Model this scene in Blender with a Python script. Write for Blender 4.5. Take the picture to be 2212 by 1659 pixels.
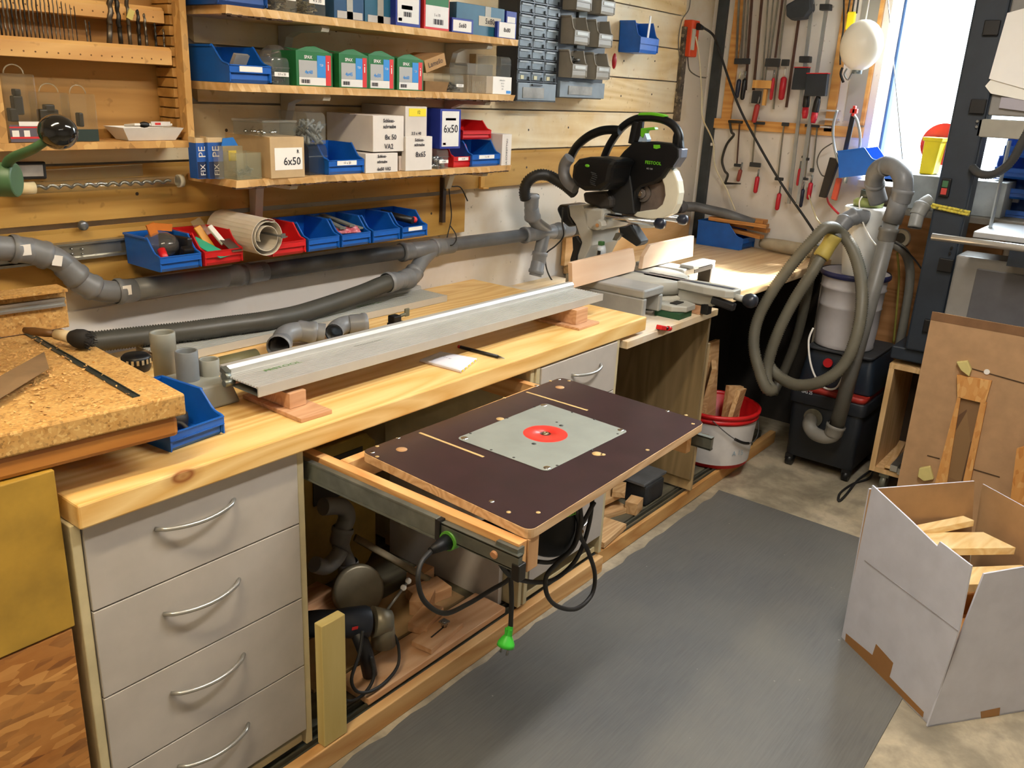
import bpy, math, random
from mathutils import Vector, Matrix, Euler
random.seed(7)
PI = math.pi
for o in list(bpy.data.objects): bpy.data.objects.remove(o)
SC = bpy.context.scene
COL = SC.collection
# ---------------------------------------------------------------- camera
IW, IH, FPX = 2212.0, 1659.0, 1864.05
CY, CP, CR = 0.65234612, -0.32804723, 0.05000193
CAM = Vector((0, 0, 1.59))
cF = Vector((math.cos(CP)*math.cos(CY), math.cos(CP)*math.sin(CY), math.sin(CP)))
r0 = cF.cross(Vector((0, 0, 1))).normalized(); u0 = r0.cross(cF)
cR = r0*math.cos(CR) + u0*math.sin(CR); cU = u0*math.cos(CR) - r0*math.sin(CR)
camd = bpy.data.cameras.new('camera'); cam = bpy.data.objects.new('camera', camd); COL.objects.link(cam)
camd.sensor_width = 36; camd.lens = FPX/IW*36; camd.clip_start = .02; camd.clip_end = 200
Mc = Matrix((cR, cU, -cF)).transposed().to_4x4(); Mc.translation = CAM
cam.matrix_world = Mc
SC.camera = cam
# ---------------------------------------------------------------- world, lamps, exposure
w = bpy.data.worlds.new('world'); SC.world = w; w.use_nodes = True
bg = w.node_tree.nodes['Background']; bg.inputs[0].default_value = (.80, .92, 1, 1); bg.inputs[1].default_value = 5.0
def area(name, loc, to, sx, sy, power, col):
    d = bpy.data.lights.new(name, 'AREA'); d.shape = 'RECTANGLE'; d.size = sx; d.size_y = sy; d.energy = power; d.color = col
    o = bpy.data.objects.new(name, d); COL.objects.link(o); o.location = loc
    o.rotation_euler = (Vector(to)-Vector(loc)).to_track_quat('-Z', 'Y').to_euler()
    return o
area('ceiling_tube_warm', (.1, .85, 2.46), (.1, .85, 0), .9, .10, 32, (1, .83, .57))
area('ceiling_tube_middle', (1.9, .35, 2.46), (1.9, .35, 0), 1.3, .12, 44, (1, .95, .88))
area('ceiling_tube_back', (.3, -1.3, 2.46), (.3, -1.3, 0), 1.2, .14, 9, (1, .92, .82))
sd = bpy.data.lights.new('sun', 'SUN'); sd.energy = 42; sd.angle = .10; sd.color = (1, .97, .92)
so = bpy.data.objects.new('sun', sd); COL.objects.link(so); so.location = (6, .2, 4); so.rotation_euler = Vector((-1, .56, -1.06)).to_track_quat('-Z', 'Y').to_euler()
area('window_daylight', (5.15, .75, 2.6), (3.1, .9, .6), 1.7, 1.2, 330, (.86, .94, 1))
VS = SC.view_settings
VS.view_transform = 'Standard'; VS.look = 'None'; VS.exposure = 0.15; VS.gamma = 1.0
try: VS.use_curve_mapping = False
except Exception: pass
# ---------------------------------------------------------------- measuring: photo point -> point on a plane of the room
def P(px, py, ax, val):
    d = cF + cR*((px-IW/2)/FPX) - cU*((py-IH/2)/FPX)
    i = 'xyz'.index(ax); t = (val-CAM[i])/d[i]
    return CAM + d*t
# ---------------------------------------------------------------- mesh builder
def cr(pts, n=8, closed=False):
    """Catmull-Rom smoothing"""
    p = [Vector(q) for q in pts]; out = []
    N = len(p)
    for i in range(N if closed else N-1):
        if closed: a, b, c, d = p[(i-1) % N], p[i], p[(i+1) % N], p[(i+2) % N]
        else: a, b, c, d = p[max(i-1, 0)], p[i], p[i+1], p[min(i+2, N-1)]
        for k in range(n):
            t = k/n
            out.append(.5*((2*b)+(c-a)*t+(2*a-5*b+4*c-d)*t*t+(3*b-a-3*c+d)*t**3))
    if not closed: out.append(p[-1])
    return out
def basis(d):
    d = Vector(d).normalized()
    a = Vector((0, 0, 1)) if abs(d.z) < .9 else Vector((1, 0, 0))
    u = a.cross(d).normalized(); return u, d.cross(u), d
class MB:
    def __init__(s, M=None): s.v = []; s.f = []; s.m = []; s.s = []; s.M = M or Matrix(); s.mi = 0
    def av(s, p): s.v.append(s.M @ Vector(p)); return len(s.v)-1
    def af(s, idx, sm=False): s.f.append(tuple(idx)); s.m.append(s.mi); s.s.append(sm)
    def box(s, x0, x1, y0, y1, z0, z1, R=None):
        c = [(x0,y0,z0),(x1,y0,z0),(x1,y1,z0),(x0,y1,z0),(x0,y0,z1),(x1,y0,z1),(x1,y1,z1),(x0,y1,z1)]
        if R is not None: c = [R @ Vector(q) for q in c]
        i = [s.av(q) for q in c]
        for f in ((0,3,2,1),(4,5,6,7),(0,1,5,4),(1,2,6,5),(2,3,7,6),(3,0,4,7)): s.af([i[k] for k in f])
        return s
    def cbox(s, c, sz, rx=0, ry=0, rz=0):
        R = Matrix.Translation(c) @ Euler((rx, ry, rz)).to_matrix().to_4x4()
        return s.box(-sz[0]/2, sz[0]/2, -sz[1]/2, sz[1]/2, -sz[2]/2, sz[2]/2, R)
    def ext(s, pts, vec, sm=False, cap=True):
        """extrude a polygon of 3D points along vec"""
        vec = Vector(vec); a = [s.av(p) for p in pts]; b = [s.av(Vector(p)+vec) for p in pts]; n = len(a)
        if cap: s.af(a[::-1]); s.af(b)
        for i in range(n): s.af((a[i], a[(i+1) % n], b[(i+1) % n], b[i]), sm)
        return s
    def poly(s, pts2, ax, a0, a1, sm=False):
        f = {'x': lambda u, v: (a0, u, v), 'y': lambda u, v: (u, a0, v), 'z': lambda u, v: (u, v, a0)}[ax]
        d = {'x': (a1-a0, 0, 0), 'y': (0, a1-a0, 0), 'z': (0, 0, a1-a0)}[ax]
        return s.ext([f(*q) for q in pts2], d, sm)
    def cyl(s, p0, p1, r0, r1=None, n=20, cap=True, sm=True):
        r1 = r0 if r1 is None else r1; p0 = Vector(p0); p1 = Vector(p1); u, v, _ = basis(p1-p0)
        A = []; B = []
        for k in range(n):
            a = 2*PI*k/n; q = u*math.cos(a)+v*math.sin(a); A.append(s.av(p0+q*r0)); B.append(s.av(p1+q*r1))
        for k in range(n): s.af((A[k], A[(k+1) % n], B[(k+1) % n], B[k]), sm)
        if cap: s.af(A[::-1]); s.af(B)
        return s
    def lathe(s, prof, c=(0,0,0), d=(0,0,1), n=28, sm=True, cap=False):
        """prof: (radius, height) along d"""
        u, v, w_ = basis(d); c = Vector(c); rings = []
        for r, h in prof:
            rings.append([s.av(c+w_*h+(u*math.cos(2*PI*k/n)+v*math.sin(2*PI*k/n))*max(r, 1e-5)) for k in range(n)])
        for a, b in zip(rings, rings[1:]):
            for k in range(n): s.af((a[k], a[(k+1) % n], b[(k+1) % n], b[k]), sm)
        if cap: s.af(rings[0][::-1]); s.af(rings[-1])
        return s
    def tube(s, pts, r, n=10, cap=True, closed=False, flat=None):
        """r number or function of fraction"""
        p = [Vector(q) for q in pts]; N = len(p)
        T = []
        for i in range(N):
            if closed: t = p[(i+1) % N]-p[i-1]
            else: t = p[min(i+1, N-1)]-p[max(i-1, 0)]
            T.append(t.normalized() if t.length > 1e-9 else Vector((0,0,1)))
        u = basis(T[0])[0]; rings = []
        for i in range(N):
            u = (u-T[i]*u.dot(T[i]))
            u = u.normalized() if u.length > 1e-6 else basis(T[i])[0]
            v = T[i].cross(u); rr = r(i/max(N-1, 1)) if callable(r) else r
            fl = flat or 1
            rings.append([s.av(p[i]+(u*math.cos(2*PI*k/n)+v*math.sin(2*PI*k/n)*fl)*rr) for k in range(n)])
        for i in range(N if closed else N-1):
            a, b = rings[i], rings[(i+1) % N]
            for k in range(n): s.af((a[k], a[(k+1) % n], b[(k+1) % n], b[k]), True)
        if cap and not closed: s.af(rings[0][::-1]); s.af(rings[-1])
        return s
    def ball(s, c, r, n=16, sc=(1,1,1)):
        c = Vector(c); rings = []; m = n//2
        for i in range(m+1):
            th = PI*i/m
            rings.append([s.av(c+Vector((math.sin(th)*math.cos(2*PI*k/n)*r*sc[0], math.sin(th)*math.sin(2*PI*k/n)*r*sc[1], math.cos(th)*r*sc[2]))) for k in range(n)])
        for a, b in zip(rings, rings[1:]):
            for k in range(n): s.af((b[k], b[(k+1) % n], a[(k+1) % n], a[k]), True)
        return s
    def quad(s, a, b, c, d): i = [s.av(q) for q in (a, b, c, d)]; s.af(i); return s
    def hose(s, pts, r, pitch=.008, depth=.0025, n=16, sub=10):
        """ribbed hose"""
        c = cr(pts, sub); L = [0]
        for a, b in zip(c, c[1:]): L.append(L[-1]+(b-a).length)
        tot = L[-1]; step = pitch/2; m = int(tot/step); q = []; j = 0
        for i in range(m+1):
            t = i*step
            while j < len(L)-2 and L[j+1] < t: j += 1
            f = (t-L[j])/max(L[j+1]-L[j], 1e-9); q.append(c[j].lerp(c[j+1], f))
        cnt = [0]
        def rr(fr): cnt[0] += 1; return r-(depth if cnt[0] % 2 else 0)
        return s.tube(q, rr, n)
WM = {}
def build(mb, name, mat, parent=None, bev=0, seg=2, loc=None):
    """link the collected shapes as ONE mesh object; coordinates are given in room space (or in the prototype's space)"""
    me = bpy.data.meshes.new(name)
    if parent is not None:
        inv = WM[parent.name].inverted(); L = inv
        o = bpy.data.objects.new(name, me); COL.objects.link(o); o.parent = parent; WM[o.name] = WM[parent.name]
    else:
        if loc is None:
            xs = [p.x for p in mb.v]; ys = [p.y for p in mb.v]; zs = [p.z for p in mb.v]
            loc = Vector(((min(xs)+max(xs))/2, (min(ys)+max(ys))/2, min(zs)))
        o = bpy.data.objects.new(name, me); COL.objects.link(o); o.location = loc
        WM[o.name] = Matrix.Translation(loc); L = WM[o.name].inverted()
    me.from_pydata([L @ p for p in mb.v], [], mb.f)
    for m_ in (mat if isinstance(mat, (list, tuple)) else [mat]): me.materials.append(m_)
    me.polygons.foreach_set('material_index', mb.m); me.polygons.foreach_set('use_smooth', mb.s)
    me.update()
    if bev:
        b = o.modifiers.new('bevel', 'BEVEL'); b.width = bev; b.segments = seg; b.limit_method = 'ANGLE'; b.angle_limit = .7
    return o
def tag(o, label, cat=None, group=None, kind=None):
    if label: o['label'] = label
    if cat: o['category'] = cat
    if group: o['group'] = group
    if kind: o['kind'] = kind
    return o
def struct(mb, name, mat, bev=0):
    o = build(mb, name, mat, bev=bev); o['kind'] = 'structure'; return o
def thing(name, label, cat, loc=(0,0,0), rz=0, group=None, rot=None):
    o = bpy.data.objects.new(name, None); COL.objects.link(o); o.empty_display_size = .05
    R = Euler(rot if rot else (0, 0, rz)); o.location = loc; o.rotation_euler = R
    WM[o.name] = Matrix.Translation(loc) @ R.to_matrix().to_4x4()
    return tag(o, label, cat, group)
def T(x=0, y=0, z=0, rx=0, ry=0, rz=0, s=1):
    return Matrix.Translation((x, y, z)) @ Euler((rx, ry, rz)).to_matrix().to_4x4() @ Matrix.Scale(s, 4)
def kids(o): return [c for c in bpy.data.objects if c.parent == o]
def copy_tree(o, parent=None):
    c = o.copy(); COL.objects.link(c)
    if parent is not None: c.parent = parent
    WM[c.name] = WM[o.name]
    for ch in kids(o): copy_tree(ch, c)
    return c
def put(o, loc, rz=0, label=None, group=None, rot=None, sc=None):
    o.location = loc; o.rotation_euler = Euler(rot if rot else (0, 0, rz))
    if sc: o.scale = sc
    if label: o['label'] = label
    if group: o['group'] = group
    S = Matrix.Diagonal((*(sc or (1,1,1)), 1))
    WM[o.name] = Matrix.Translation(loc) @ o.rotation_euler.to_matrix().to_4x4() @ S
    return o
def text(body, at, right, up, size, mat, parent, name='lettering', bold=0.0, shear=0, w=None, align='CENTER'):
    """flat lettering centred at a point, as a mesh part"""
    cu = bpy.data.curves.new('t', 'FONT'); cu.body = body; cu.size = size; cu.align_x = align; cu.align_y = 'CENTER'
    cu.offset = bold; cu.shear = shear; cu.resolution_u = 2
    to = bpy.data.objects.new('t', cu); COL.objects.link(to)
    dg = bpy.context.evaluated_depsgraph_get(); me = bpy.data.meshes.new_from_object(to.evaluated_get(dg))
    bpy.data.objects.remove(to); bpy.data.curves.remove(cu)
    me.name = name
    R = Vector(right).normalized(); U = (Vector(up)-R*Vector(up).dot(R)).normalized(); N = R.cross(U)
    k = 1
    if w and len(me.vertices):
        xs = [v.co.x for v in me.vertices]; k = w/max(max(xs)-min(xs), 1e-6)
    M = Matrix((R, U, N)).transposed().to_4x4(); M.translation = Vector(at)
    inv = WM[parent.name].inverted()
    for v in me.vertices: v.co = inv @ (M @ Vector((v.co.x*k, v.co.y, 0)))
    me.materials.clear(); me.materials.append(mat)
    o = bpy.data.objects.new(name, me); COL.objects.link(o); o.parent = parent; WM[o.name] = WM[parent.name]
    return o
# ---------------------------------------------------------------- materials
MC = {}
def nodes(name):
    m = bpy.data.materials.new(name); m.use_nodes = True; nt = m.node_tree
    return m, nt, nt.nodes['Principled BSDF']
def hexc(h):
    h = h.lstrip('#'); c = [int(h[i:i+2], 16)/255 for i in (0, 2, 4)]
    return tuple((x/12.92 if x <= .04045 else ((x+.055)/1.055)**2.4) for x in c)+(1,)
def coords(nt, scale=(1,1,1), rnd=True, rot=(0,0,0)):
    tc = nt.nodes.new('ShaderNodeTexCoord'); mp = nt.nodes.new('ShaderNodeMapping')
    mp.inputs['Scale'].default_value = scale; mp.inputs['Rotation'].default_value = rot
    if rnd:
        oi = nt.nodes.new('ShaderNodeObjectInfo'); mu = nt.nodes.new('ShaderNodeMath'); mu.operation = 'MULTIPLY'; mu.inputs[1].default_value = 37.0
        nt.links.new(oi.outputs['Random'], mu.inputs[0])
        va = nt.nodes.new('ShaderNodeVectorMath'); va.operation = 'ADD'
        nt.links.new(tc.outputs['Object'], va.inputs[0]); nt.links.new(mu.outputs[0], va.inputs[1]); nt.links.new(va.outputs[0], mp.inputs[0])
    else: nt.links.new(tc.outputs['Object'], mp.inputs[0])
    return mp.outputs[0]
def noise(nt, vec, scale, detail=3, rough=.55, dist=0):
    n = nt.nodes.new('ShaderNodeTexNoise'); n.inputs['Scale'].default_value = scale; n.inputs['Detail'].default_value = detail
    n.inputs['Roughness'].default_value = rough; n.inputs['Distortion'].default_value = dist
    nt.links.new(vec, n.inputs['Vector']); return n.outputs['Fac']
def ramp(nt, fac, stops):
    r = nt.nodes.new('ShaderNodeValToRGB'); e = r.color_ramp.elements
    while len(e) > 1: e.remove(e[0])
    e[0].position = stops[0][0]; e[0].color = stops[0][1]
    for p_, c_ in stops[1:]:
        x = e.new(p_); x.color = c_
    nt.links.new(fac, r.inputs[0]); return r.outputs[0]
def mix(nt, fac, a, b, mode='MIX'):
    x = nt.nodes.new('ShaderNodeMix'); x.data_type = 'RGBA'; x.blend_type = mode
    if isinstance(fac, (int, float)): x.inputs[0].default_value = fac
    else: nt.links.new(fac, x.inputs[0])
    for k, q in ((6, a), (7, b)):
        if isinstance(q, tuple): x.inputs[k].default_value = q
        else: nt.links.new(q, x.inputs[k])
    return x.outputs[2]
def bump(nt, b, fac, strength=.3, dist=.002):
    bp = nt.nodes.new('ShaderNodeBump'); bp.inputs['Strength'].default_value = strength; bp.inputs['Distance'].default_value = dist
    nt.links.new(fac, bp.inputs['Height']); nt.links.new(bp.outputs[0], b.inputs['Normal'])
def plain(h, rough=.5, metal=0, vary=.06, key=None, spec=.5, coat=0, bmp=0, bscale=300):
    k = ('p', h, rough, metal, vary, spec, coat, bmp)
    if k in MC: return MC[k]
    m, nt, b = nodes('paint_'+h.strip('#')); c = hexc(h)
    b.inputs['Roughness'].default_value = rough; b.inputs['Metallic'].default_value = metal
    b.inputs['Specular IOR Level'].default_value = spec; b.inputs['Coat Weight'].default_value = coat
    if vary:
        v = coords(nt, rnd=False); f = noise(nt, v, 14, 4)
        d = tuple(x*(1-vary*2.2) for x in c[:3])+(1,); u = tuple(min(1, x*(1+vary)) for x in c[:3])+(1,)
        nt.links.new(ramp(nt, f, [(.3, d), (.65, u)]), b.inputs['Base Color'])
    else: b.inputs['Base Color'].default_value = c
    if bmp: bump(nt, b, noise(nt, coords(nt, rnd=False), bscale, 2), bmp, .0006)
    MC[k] = m; return m
def wood(c1, c2, ax='x', knots=0, rough=.5, sc=1, contrast=1, name='wood', knotc='#6b3a1c', blotch=None, spots=0):
    k = ('w', c1, c2, ax, knots, rough, sc, contrast, blotch, spots)
    if k in MC: return MC[k]
    m, nt, b = nodes(name); S = {'x': (1, 9, 9), 'y': (9, 1, 9), 'z': (9, 9, 1)}[ax]
    v = coords(nt, tuple(q*sc for q in S))
    base = noise(nt, v, .55, 2, .45, .25)
    mr = nt.nodes.new('ShaderNodeMath'); mr.operation = 'MULTIPLY'; mr.inputs[1].default_value = 26
    nt.links.new(base, mr.inputs[0])
    wv = nt.nodes.new('ShaderNodeMath'); wv.operation = 'PINGPONG'; wv.inputs[1].default_value = 1.0
    nt.links.new(mr.outputs[0], wv.inputs[0])
    fine = noise(nt, v, 9, 3, .6)
    a, c = hexc(c1), hexc(c2)
    mm = nt.nodes.new('ShaderNodeMath'); mm.operation = 'MULTIPLY_ADD'; mm.inputs[1].default_value = .55*contrast; mm.inputs[2].default_value = 0
    nt.links.new(wv.outputs[0], mm.inputs[0])
    m2 = nt.nodes.new('ShaderNodeMath'); m2.operation = 'MULTIPLY_ADD'; m2.inputs[1].default_value = .45*contrast
    nt.links.new(fine, m2.inputs[0]); nt.links.new(mm.outputs[0], m2.inputs[2])
    col = ramp(nt, m2.outputs[0], [(.15, a), (.85, c)])
    if knots:
        vo = nt.nodes.new('ShaderNodeTexVoronoi'); vo.inputs['Scale'].default_value = knots
        v2 = coords(nt, {'x': (.55, 1, 1), 'y': (1, .55, 1), 'z': (1, 1, .55)}[ax]); nt.links.new(v2, vo.inputs['Vector'])
        kf = ramp(nt, vo.outputs['Distance'], [(.0, (1,1,1,1)), (.02, (.6,.6,.6,1)), (.035, (.95,.95,.95,1)), (.05, (.3,.3,.3,1)), (.085, (.0,.0,.0,1))])
        col = mix(nt, kf, col, hexc(knotc))
    if blotch:
        f = noise(nt, coords(nt, (1,1,1)), 2.3, 5, .6)
        col = mix(nt, ramp(nt, f, [(.42, (0,0,0,1)), (.62, (.75,.75,.75,1))]), col, hexc(blotch))
    if spots:
        f = noise(nt, coords(nt, (1,1,1)), 38, 2, .5)
        col = mix(nt, ramp(nt, f, [(.66, (0,0,0,1)), (.74, (.5,.5,.5,1))]), col, hexc(knotc))
    nt.links.new(col, b.inputs['Base Color']); b.inputs['Roughness'].default_value = rough
    bump(nt, b, fine, .12, .001)
    MC[k] = m; return m
def chips(c1, c2, c3, scale=60, stretch=(1, 1, 1), rough=.8, name='chipboard'):
    k = ('c', c1, c2, c3, scale, stretch)
    if k in MC: return MC[k]
    m, nt, b = nodes(name); v = coords(nt, stretch)
    vo = nt.nodes.new('ShaderNodeTexVoronoi'); vo.inputs['Scale'].default_value = scale; nt.links.new(v, vo.inputs['Vector'])
    sep = nt.nodes.new('ShaderNodeSeparateColor'); nt.links.new(vo.outputs['Color'], sep.inputs[0])
    col = ramp(nt, sep.outputs[0], [(0, hexc(c1)), (.3, hexc(c2)), (.75, hexc(c2)), (1, hexc(c3))])
    f = noise(nt, v, scale*.18, 4, .6)
    col = mix(nt, ramp(nt, f, [(.35, (0,0,0,1)), (.7, (.5,.5,.5,1))]), col, hexc(c3))
    nt.links.new(col, b.inputs['Base Color']); b.inputs['Roughness'].default_value = rough
    bump(nt, b, sep.outputs[1], .25, .001)
    MC[k] = m; return m
def clear(tint='#dfe6e6', dens=.25, rough=.08, key='clear_plastic'):
    k = ('g', tint, dens, rough)
    if k in MC: return MC[k]
    m = bpy.data.materials.new(key); m.use_nodes = True; nt = m.node_tree; nt.nodes.clear()
    out = nt.nodes.new('ShaderNodeOutputMaterial'); tr = nt.nodes.new('ShaderNodeBsdfTransparent'); gl = nt.nodes.new('ShaderNodeBsdfGlossy'); df = nt.nodes.new('ShaderNodeBsdfDiffuse')
    gl.inputs['Roughness'].default_value = rough; df.inputs[0].default_value = hexc(tint); tr.inputs[0].default_value = (.96, .97, .97, 1)
    lw = nt.nodes.new('ShaderNodeLayerWeight'); lw.inputs['Blend'].default_value = .5
    pw = nt.nodes.new('ShaderNodeMath'); pw.operation = 'POWER'; pw.inputs[1].default_value = 4; nt.links.new(lw.outputs['Facing'], pw.inputs[0])
    fr = nt.nodes.new('ShaderNodeMath'); fr.operation = 'MULTIPLY_ADD'; fr.inputs[1].default_value = .75; fr.inputs[2].default_value = .05; nt.links.new(pw.outputs[0], fr.inputs[0])
    m1 = nt.nodes.new('ShaderNodeMixShader'); m1.inputs[0].default_value = dens*.5
    nt.links.new(tr.outputs[0], m1.inputs[1]); nt.links.new(df.outputs[0], m1.inputs[2])
    m2 = nt.nodes.new('ShaderNodeMixShader'); nt.links.new(fr.outputs[0], m2.inputs[0]); nt.links.new(m1.outputs[0], m2.inputs[1]); nt.links.new(gl.outputs[0], m2.inputs[2])
    nt.links.new(m2.outputs[0], out.inputs[0]); MC[k] = m; return m
BLUE = plain('#0f5cb8', .38, vary=.08); DBLUE = plain('#0b4793', .4, vary=.08); RED = plain('#c81a1e', .38, vary=.06)
PVC = plain('#75777a', .42, vary=.08); PVCD = plain('#5b5d60', .45, vary=.1); HOSE = plain('#5c5a4e', .5, vary=.05); HOSED = plain('#3c3b36', .45, vary=.05)
BLACK = plain('#0e0e10', .42, vary=.1); RUB = plain('#1a1a1b', .6, vary=.1); DNAVY = plain('#1c232d', .5, vary=.1)
WHITE = plain('#dedcd8', .55, vary=.04); PAPER = plain('#e9e6e0', .8, vary=.02); INK = plain('#20202a', .8, vary=0)
ALU = plain('#b5b6b4', .32, .85, vary=.06); STEEL = plain('#8d8f8e', .35, .9, vary=.12); CHROME = plain('#c9cbcd', .18, 1, vary=.03); ZINC = plain('#80857f', .45, .8, vary=.15)
KRAFT = plain('#b08a5c', .85, vary=.07); GREYPL = plain('#8d8d88', .45, vary=.06); GREEN = plain('#62b51c', .45, vary=.05)
PINE = wood('#d9a85c', '#f0cf8e', 'x', knots=3.2, rough=.42, contrast=1.0, name='pine_worktop', knotc='#8a4c20')
PINEL = wood('#e3bd7c', '#f3dba6', 'x', rough=.6, name='pine_light', sc=1.6)
BEECH = wood('#bd8d66', '#d6ab86', 'x', rough=.5, sc=2.5, contrast=.8, name='beech')
BEECHZ = wood('#c48a58', '#d9a877', 'z', rough=.5, sc=2.5, contrast=.8, name='beech')
PLYC = wood('#c79b62', '#e2bf8c', 'x', rough=.6, sc=2, name='plywood')
CLR = clear(dens=.10); CLRD = clear('#49525c', .45)
# ================================================================= the room
WY = 2.13   # face of the long wall
def concrete():
    m, nt, b = nodes('concrete_floor'); v = coords(nt, rnd=False)
    f = noise(nt, v, 3.0, 8, .65, .4); g = noise(nt, v, 11, 5, .6)
    c = ramp(nt, f, [(.25, hexc('#5c564a')), (.42, hexc('#948a76')), (.58, hexc('#b8ab92')), (.8, hexc('#cbc0aa'))])
    c = mix(nt, ramp(nt, g, [(.35, (.6,.6,.6,1)), (.55, (0,0,0,1))]), c, hexc('#7b7364'))
    nt.links.new(c, b.inputs['Base Color']); b.inputs['Roughness'].default_value = .6; bump(nt, b, g, .2, .003); return m
def wallmat(base, stain, name, sc=1.5, lo=.5, hi=.75):
    m, nt, b = nodes(name); v = coords(nt, rnd=False)
    c = mix(nt, ramp(nt, noise(nt, v, sc, 6, .6), [(lo, (0,0,0,1)), (hi, (.7,.7,.7,1))]), hexc(base), hexc(stain))
    c = mix(nt, ramp(nt, noise(nt, v, 45, 2, .5), [(.70, (0,0,0,1)), (.76, (.45,.45,.45,1))]), c, hexc('#5e5140'))
    nt.links.new(c, b.inputs['Base Color']); b.inputs['Roughness'].default_value = .75; return m
WALLW = wallmat('#d9d5cf', '#b9b0a2', 'plaster_white')
WALLY = wallmat('#d8d0c2', '#c2a872', 'painted_board_wall', 1.8, .50, .72)
struct(MB().box(-2.0, 4.6, -2.6, 2.3, -.06, 0), 'floor', concrete())
struct(MB().box(-2.0, 4.6, -2.6, 2.3, 2.55, 2.6), 'ceiling', plain('#d8d2c4', .9, vary=.03))
struct(MB().box(-2.0, 4.6, WY, WY+.1, 0, 2.55), 'wall_back', WALLY)
struct(MB().box(-2.0, 4.6, -2.7, -2.6, 0, 2.55), 'wall_front', WALLW)
struct(MB().box(-2.1, -2.0, -2.6, WY, 0, 2.55), 'wall_left', WALLW)
# right wall with the window opening
WX = 4.3; OY0, OY1, OZ0 = .62, 1.27, 1.27
m = MB().box(WX, WX+.3, OY1, WY, 0, 2.55).box(WX, WX+.3, -2.6, OY0, 0, 2.55).box(WX, WX+.3, OY0, OY1, 0, OZ0).box(WX, WX+.3, OY0, OY1, 2.54, 2.55)
struct(m, 'wall_right', WALLW)
WBF = plain('#1d4f86', .4, vary=.03)
wn = thing('window_1', None, None, (WX+.2, (OY0+OY1)/2, OZ0)); wn['kind'] = 'structure'
m = MB()
m.box(WX+.17, WX+.23, OY1-.012, OY1, OZ0, 2.54).box(WX+.17, WX+.23, OY0, OY0+.02, OZ0, 2.54).box(WX+.17, WX+.23, OY0, OY1, OZ0, OZ0+.03).box(WX+.17, WX+.23, OY0, OY1, 2.51, 2.54)
build(m, 'window_frame', WBF, wn)
build(MB().box(WX+.195, WX+.2, OY0, OY1, OZ0+.03, 2.51), 'window_pane', clear('#eaffff', .04, .02, 'window_glass'), wn)
build(MB().box(WX-.06, WX+.17, OY0-.02, OY1, OZ0-.03, OZ0), 'window_sill', WHITE, wn)
# cleat boards along the long wall (each one a board)
CLE = wood('#cdae78', '#e8d4a8', 'x', rough=.6, sc=.8, contrast=.8, name='cleat_board', spots=1, knotc='#9a7440', blotch='#e2d9c0')
CLY = wood('#a67b34', '#c79f54', 'x', rough=.6, sc=.8, contrast=.8, name='cleat_board_yellow', spots=1, knotc='#7d5a22')
def cleat(z0, z1, x0, x1, n, mat, y=2.105):
    prof = [(y, z0), (y, z1-.012), (y-.003, z1), (WY+.001, z1-.02), (WY+.001, z0+.012)]
    m = MB().poly([(p, q) for p, q in prof], 'x', x0, x1)
    m2 = MB()
    o = struct(m, 'trim_%d' % n, mat, bev=.0015)
    k = 0; x = x0+.2
    while x < x1-.05:
        m2.cyl((x, y-.0005, (z0+z1)/2+.01*math.sin(x*9)), (x, y+.002, (z0+z1)/2+.01*math.sin(x*9)), .0045, n=8); x += .27
    build(m2, 'screw', plain('#3a2d20', .6, vary=0), o)
zs = [1.955, 1.808, 1.663, 1.519, 1.374, 1.236]
cleat(1.958, 2.10, -1.2, 3.96, 1, CLE)
for i in range(5): cleat(zs[i+1]+.003, zs[i]-.001, 1.35 if i < 3 else -1.2, 3.96+.02*math.sin(i*5), i+2, CLE if i < 4 else CLY)
cleat(1.085, 1.228, -1.2, 2.42, 7, CLY)
cleat(2.105, 2.25, -1.2, 3.96, 8, CLE)
# lower board (light, smooth) along the wall above the worktop
struct(MB().box(-1.2, 3.96, WY-.012, WY, .70, 1.02), 'trim_9', wallmat('#dcd6d0', '#b39a66', 'lower_wall_board', 1.3, .5, .8))
# corner: dark square post and the dark pipe
# ================================================================= bench, cabinets, beam
BZ = .897; BY = 1.352
# worktop
m = MB().box(.59, 2.492, BY, WY-.013, .850, BZ)
tag(build(m, 'worktop', PINE, bev=.004), 'long thick pine worktop with knots along the cleat wall, its front edge rounded', 'worktop')
# drawer unit under the left end
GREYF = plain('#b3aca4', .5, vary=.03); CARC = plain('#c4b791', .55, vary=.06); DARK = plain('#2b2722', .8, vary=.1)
def drawer_unit(x0, x1, name, label, zs_, handles=True, y=BY):
    t = thing(name, label, 'cabinet', ((x0+x1)/2, 1.7, .075))
    m = MB().box(x0-.018, x0, y+.004, 2.08, .075, .850).box(x1, x1+.018, y+.004, 2.08, .075, .850)
    m.box(x0, x1, 2.06, 2.08, .075, .85).box(x0, x1, y+.02, 2.06, .075, .095).box(x0, x1, y+.02, 2.06, .83, .85)
    build(m, 'carcass', CARC, t, bev=.002)
    for i, (a, b) in enumerate(zip(zs_, zs_[1:])):
        d = build(MB().box(x0+.002, x1-.002, y, y+.018, b+.003, a), 'drawer', GREYF, t, bev=.0015)
        xc = (x0+x1)/2-(.014 if y > 1.36 else -.03); zc = (a+b)/2+.028; pts = []
        W2 = .085 if y > 1.36 else .079
        for k in range(13):
            u = -1+k/6; pts.append((xc+W2*u, y-.004-.024*math.cos(u*PI/2)**.7 if abs(u) < .999 else y, zc-.004*math.cos(u*PI/2)))
        build(MB().tube(pts, .0045, 8), 'handle', plain('#b9b8b2', .3, .8, vary=.03), d)
    return t
drawer_unit(.602, 1.063, 'drawer_cabinet', 'grey drawer cabinet under the left end of the pine worktop, four drawers with bow handles', [.850, .671, .484, .304, .121], y=1.375)
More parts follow.
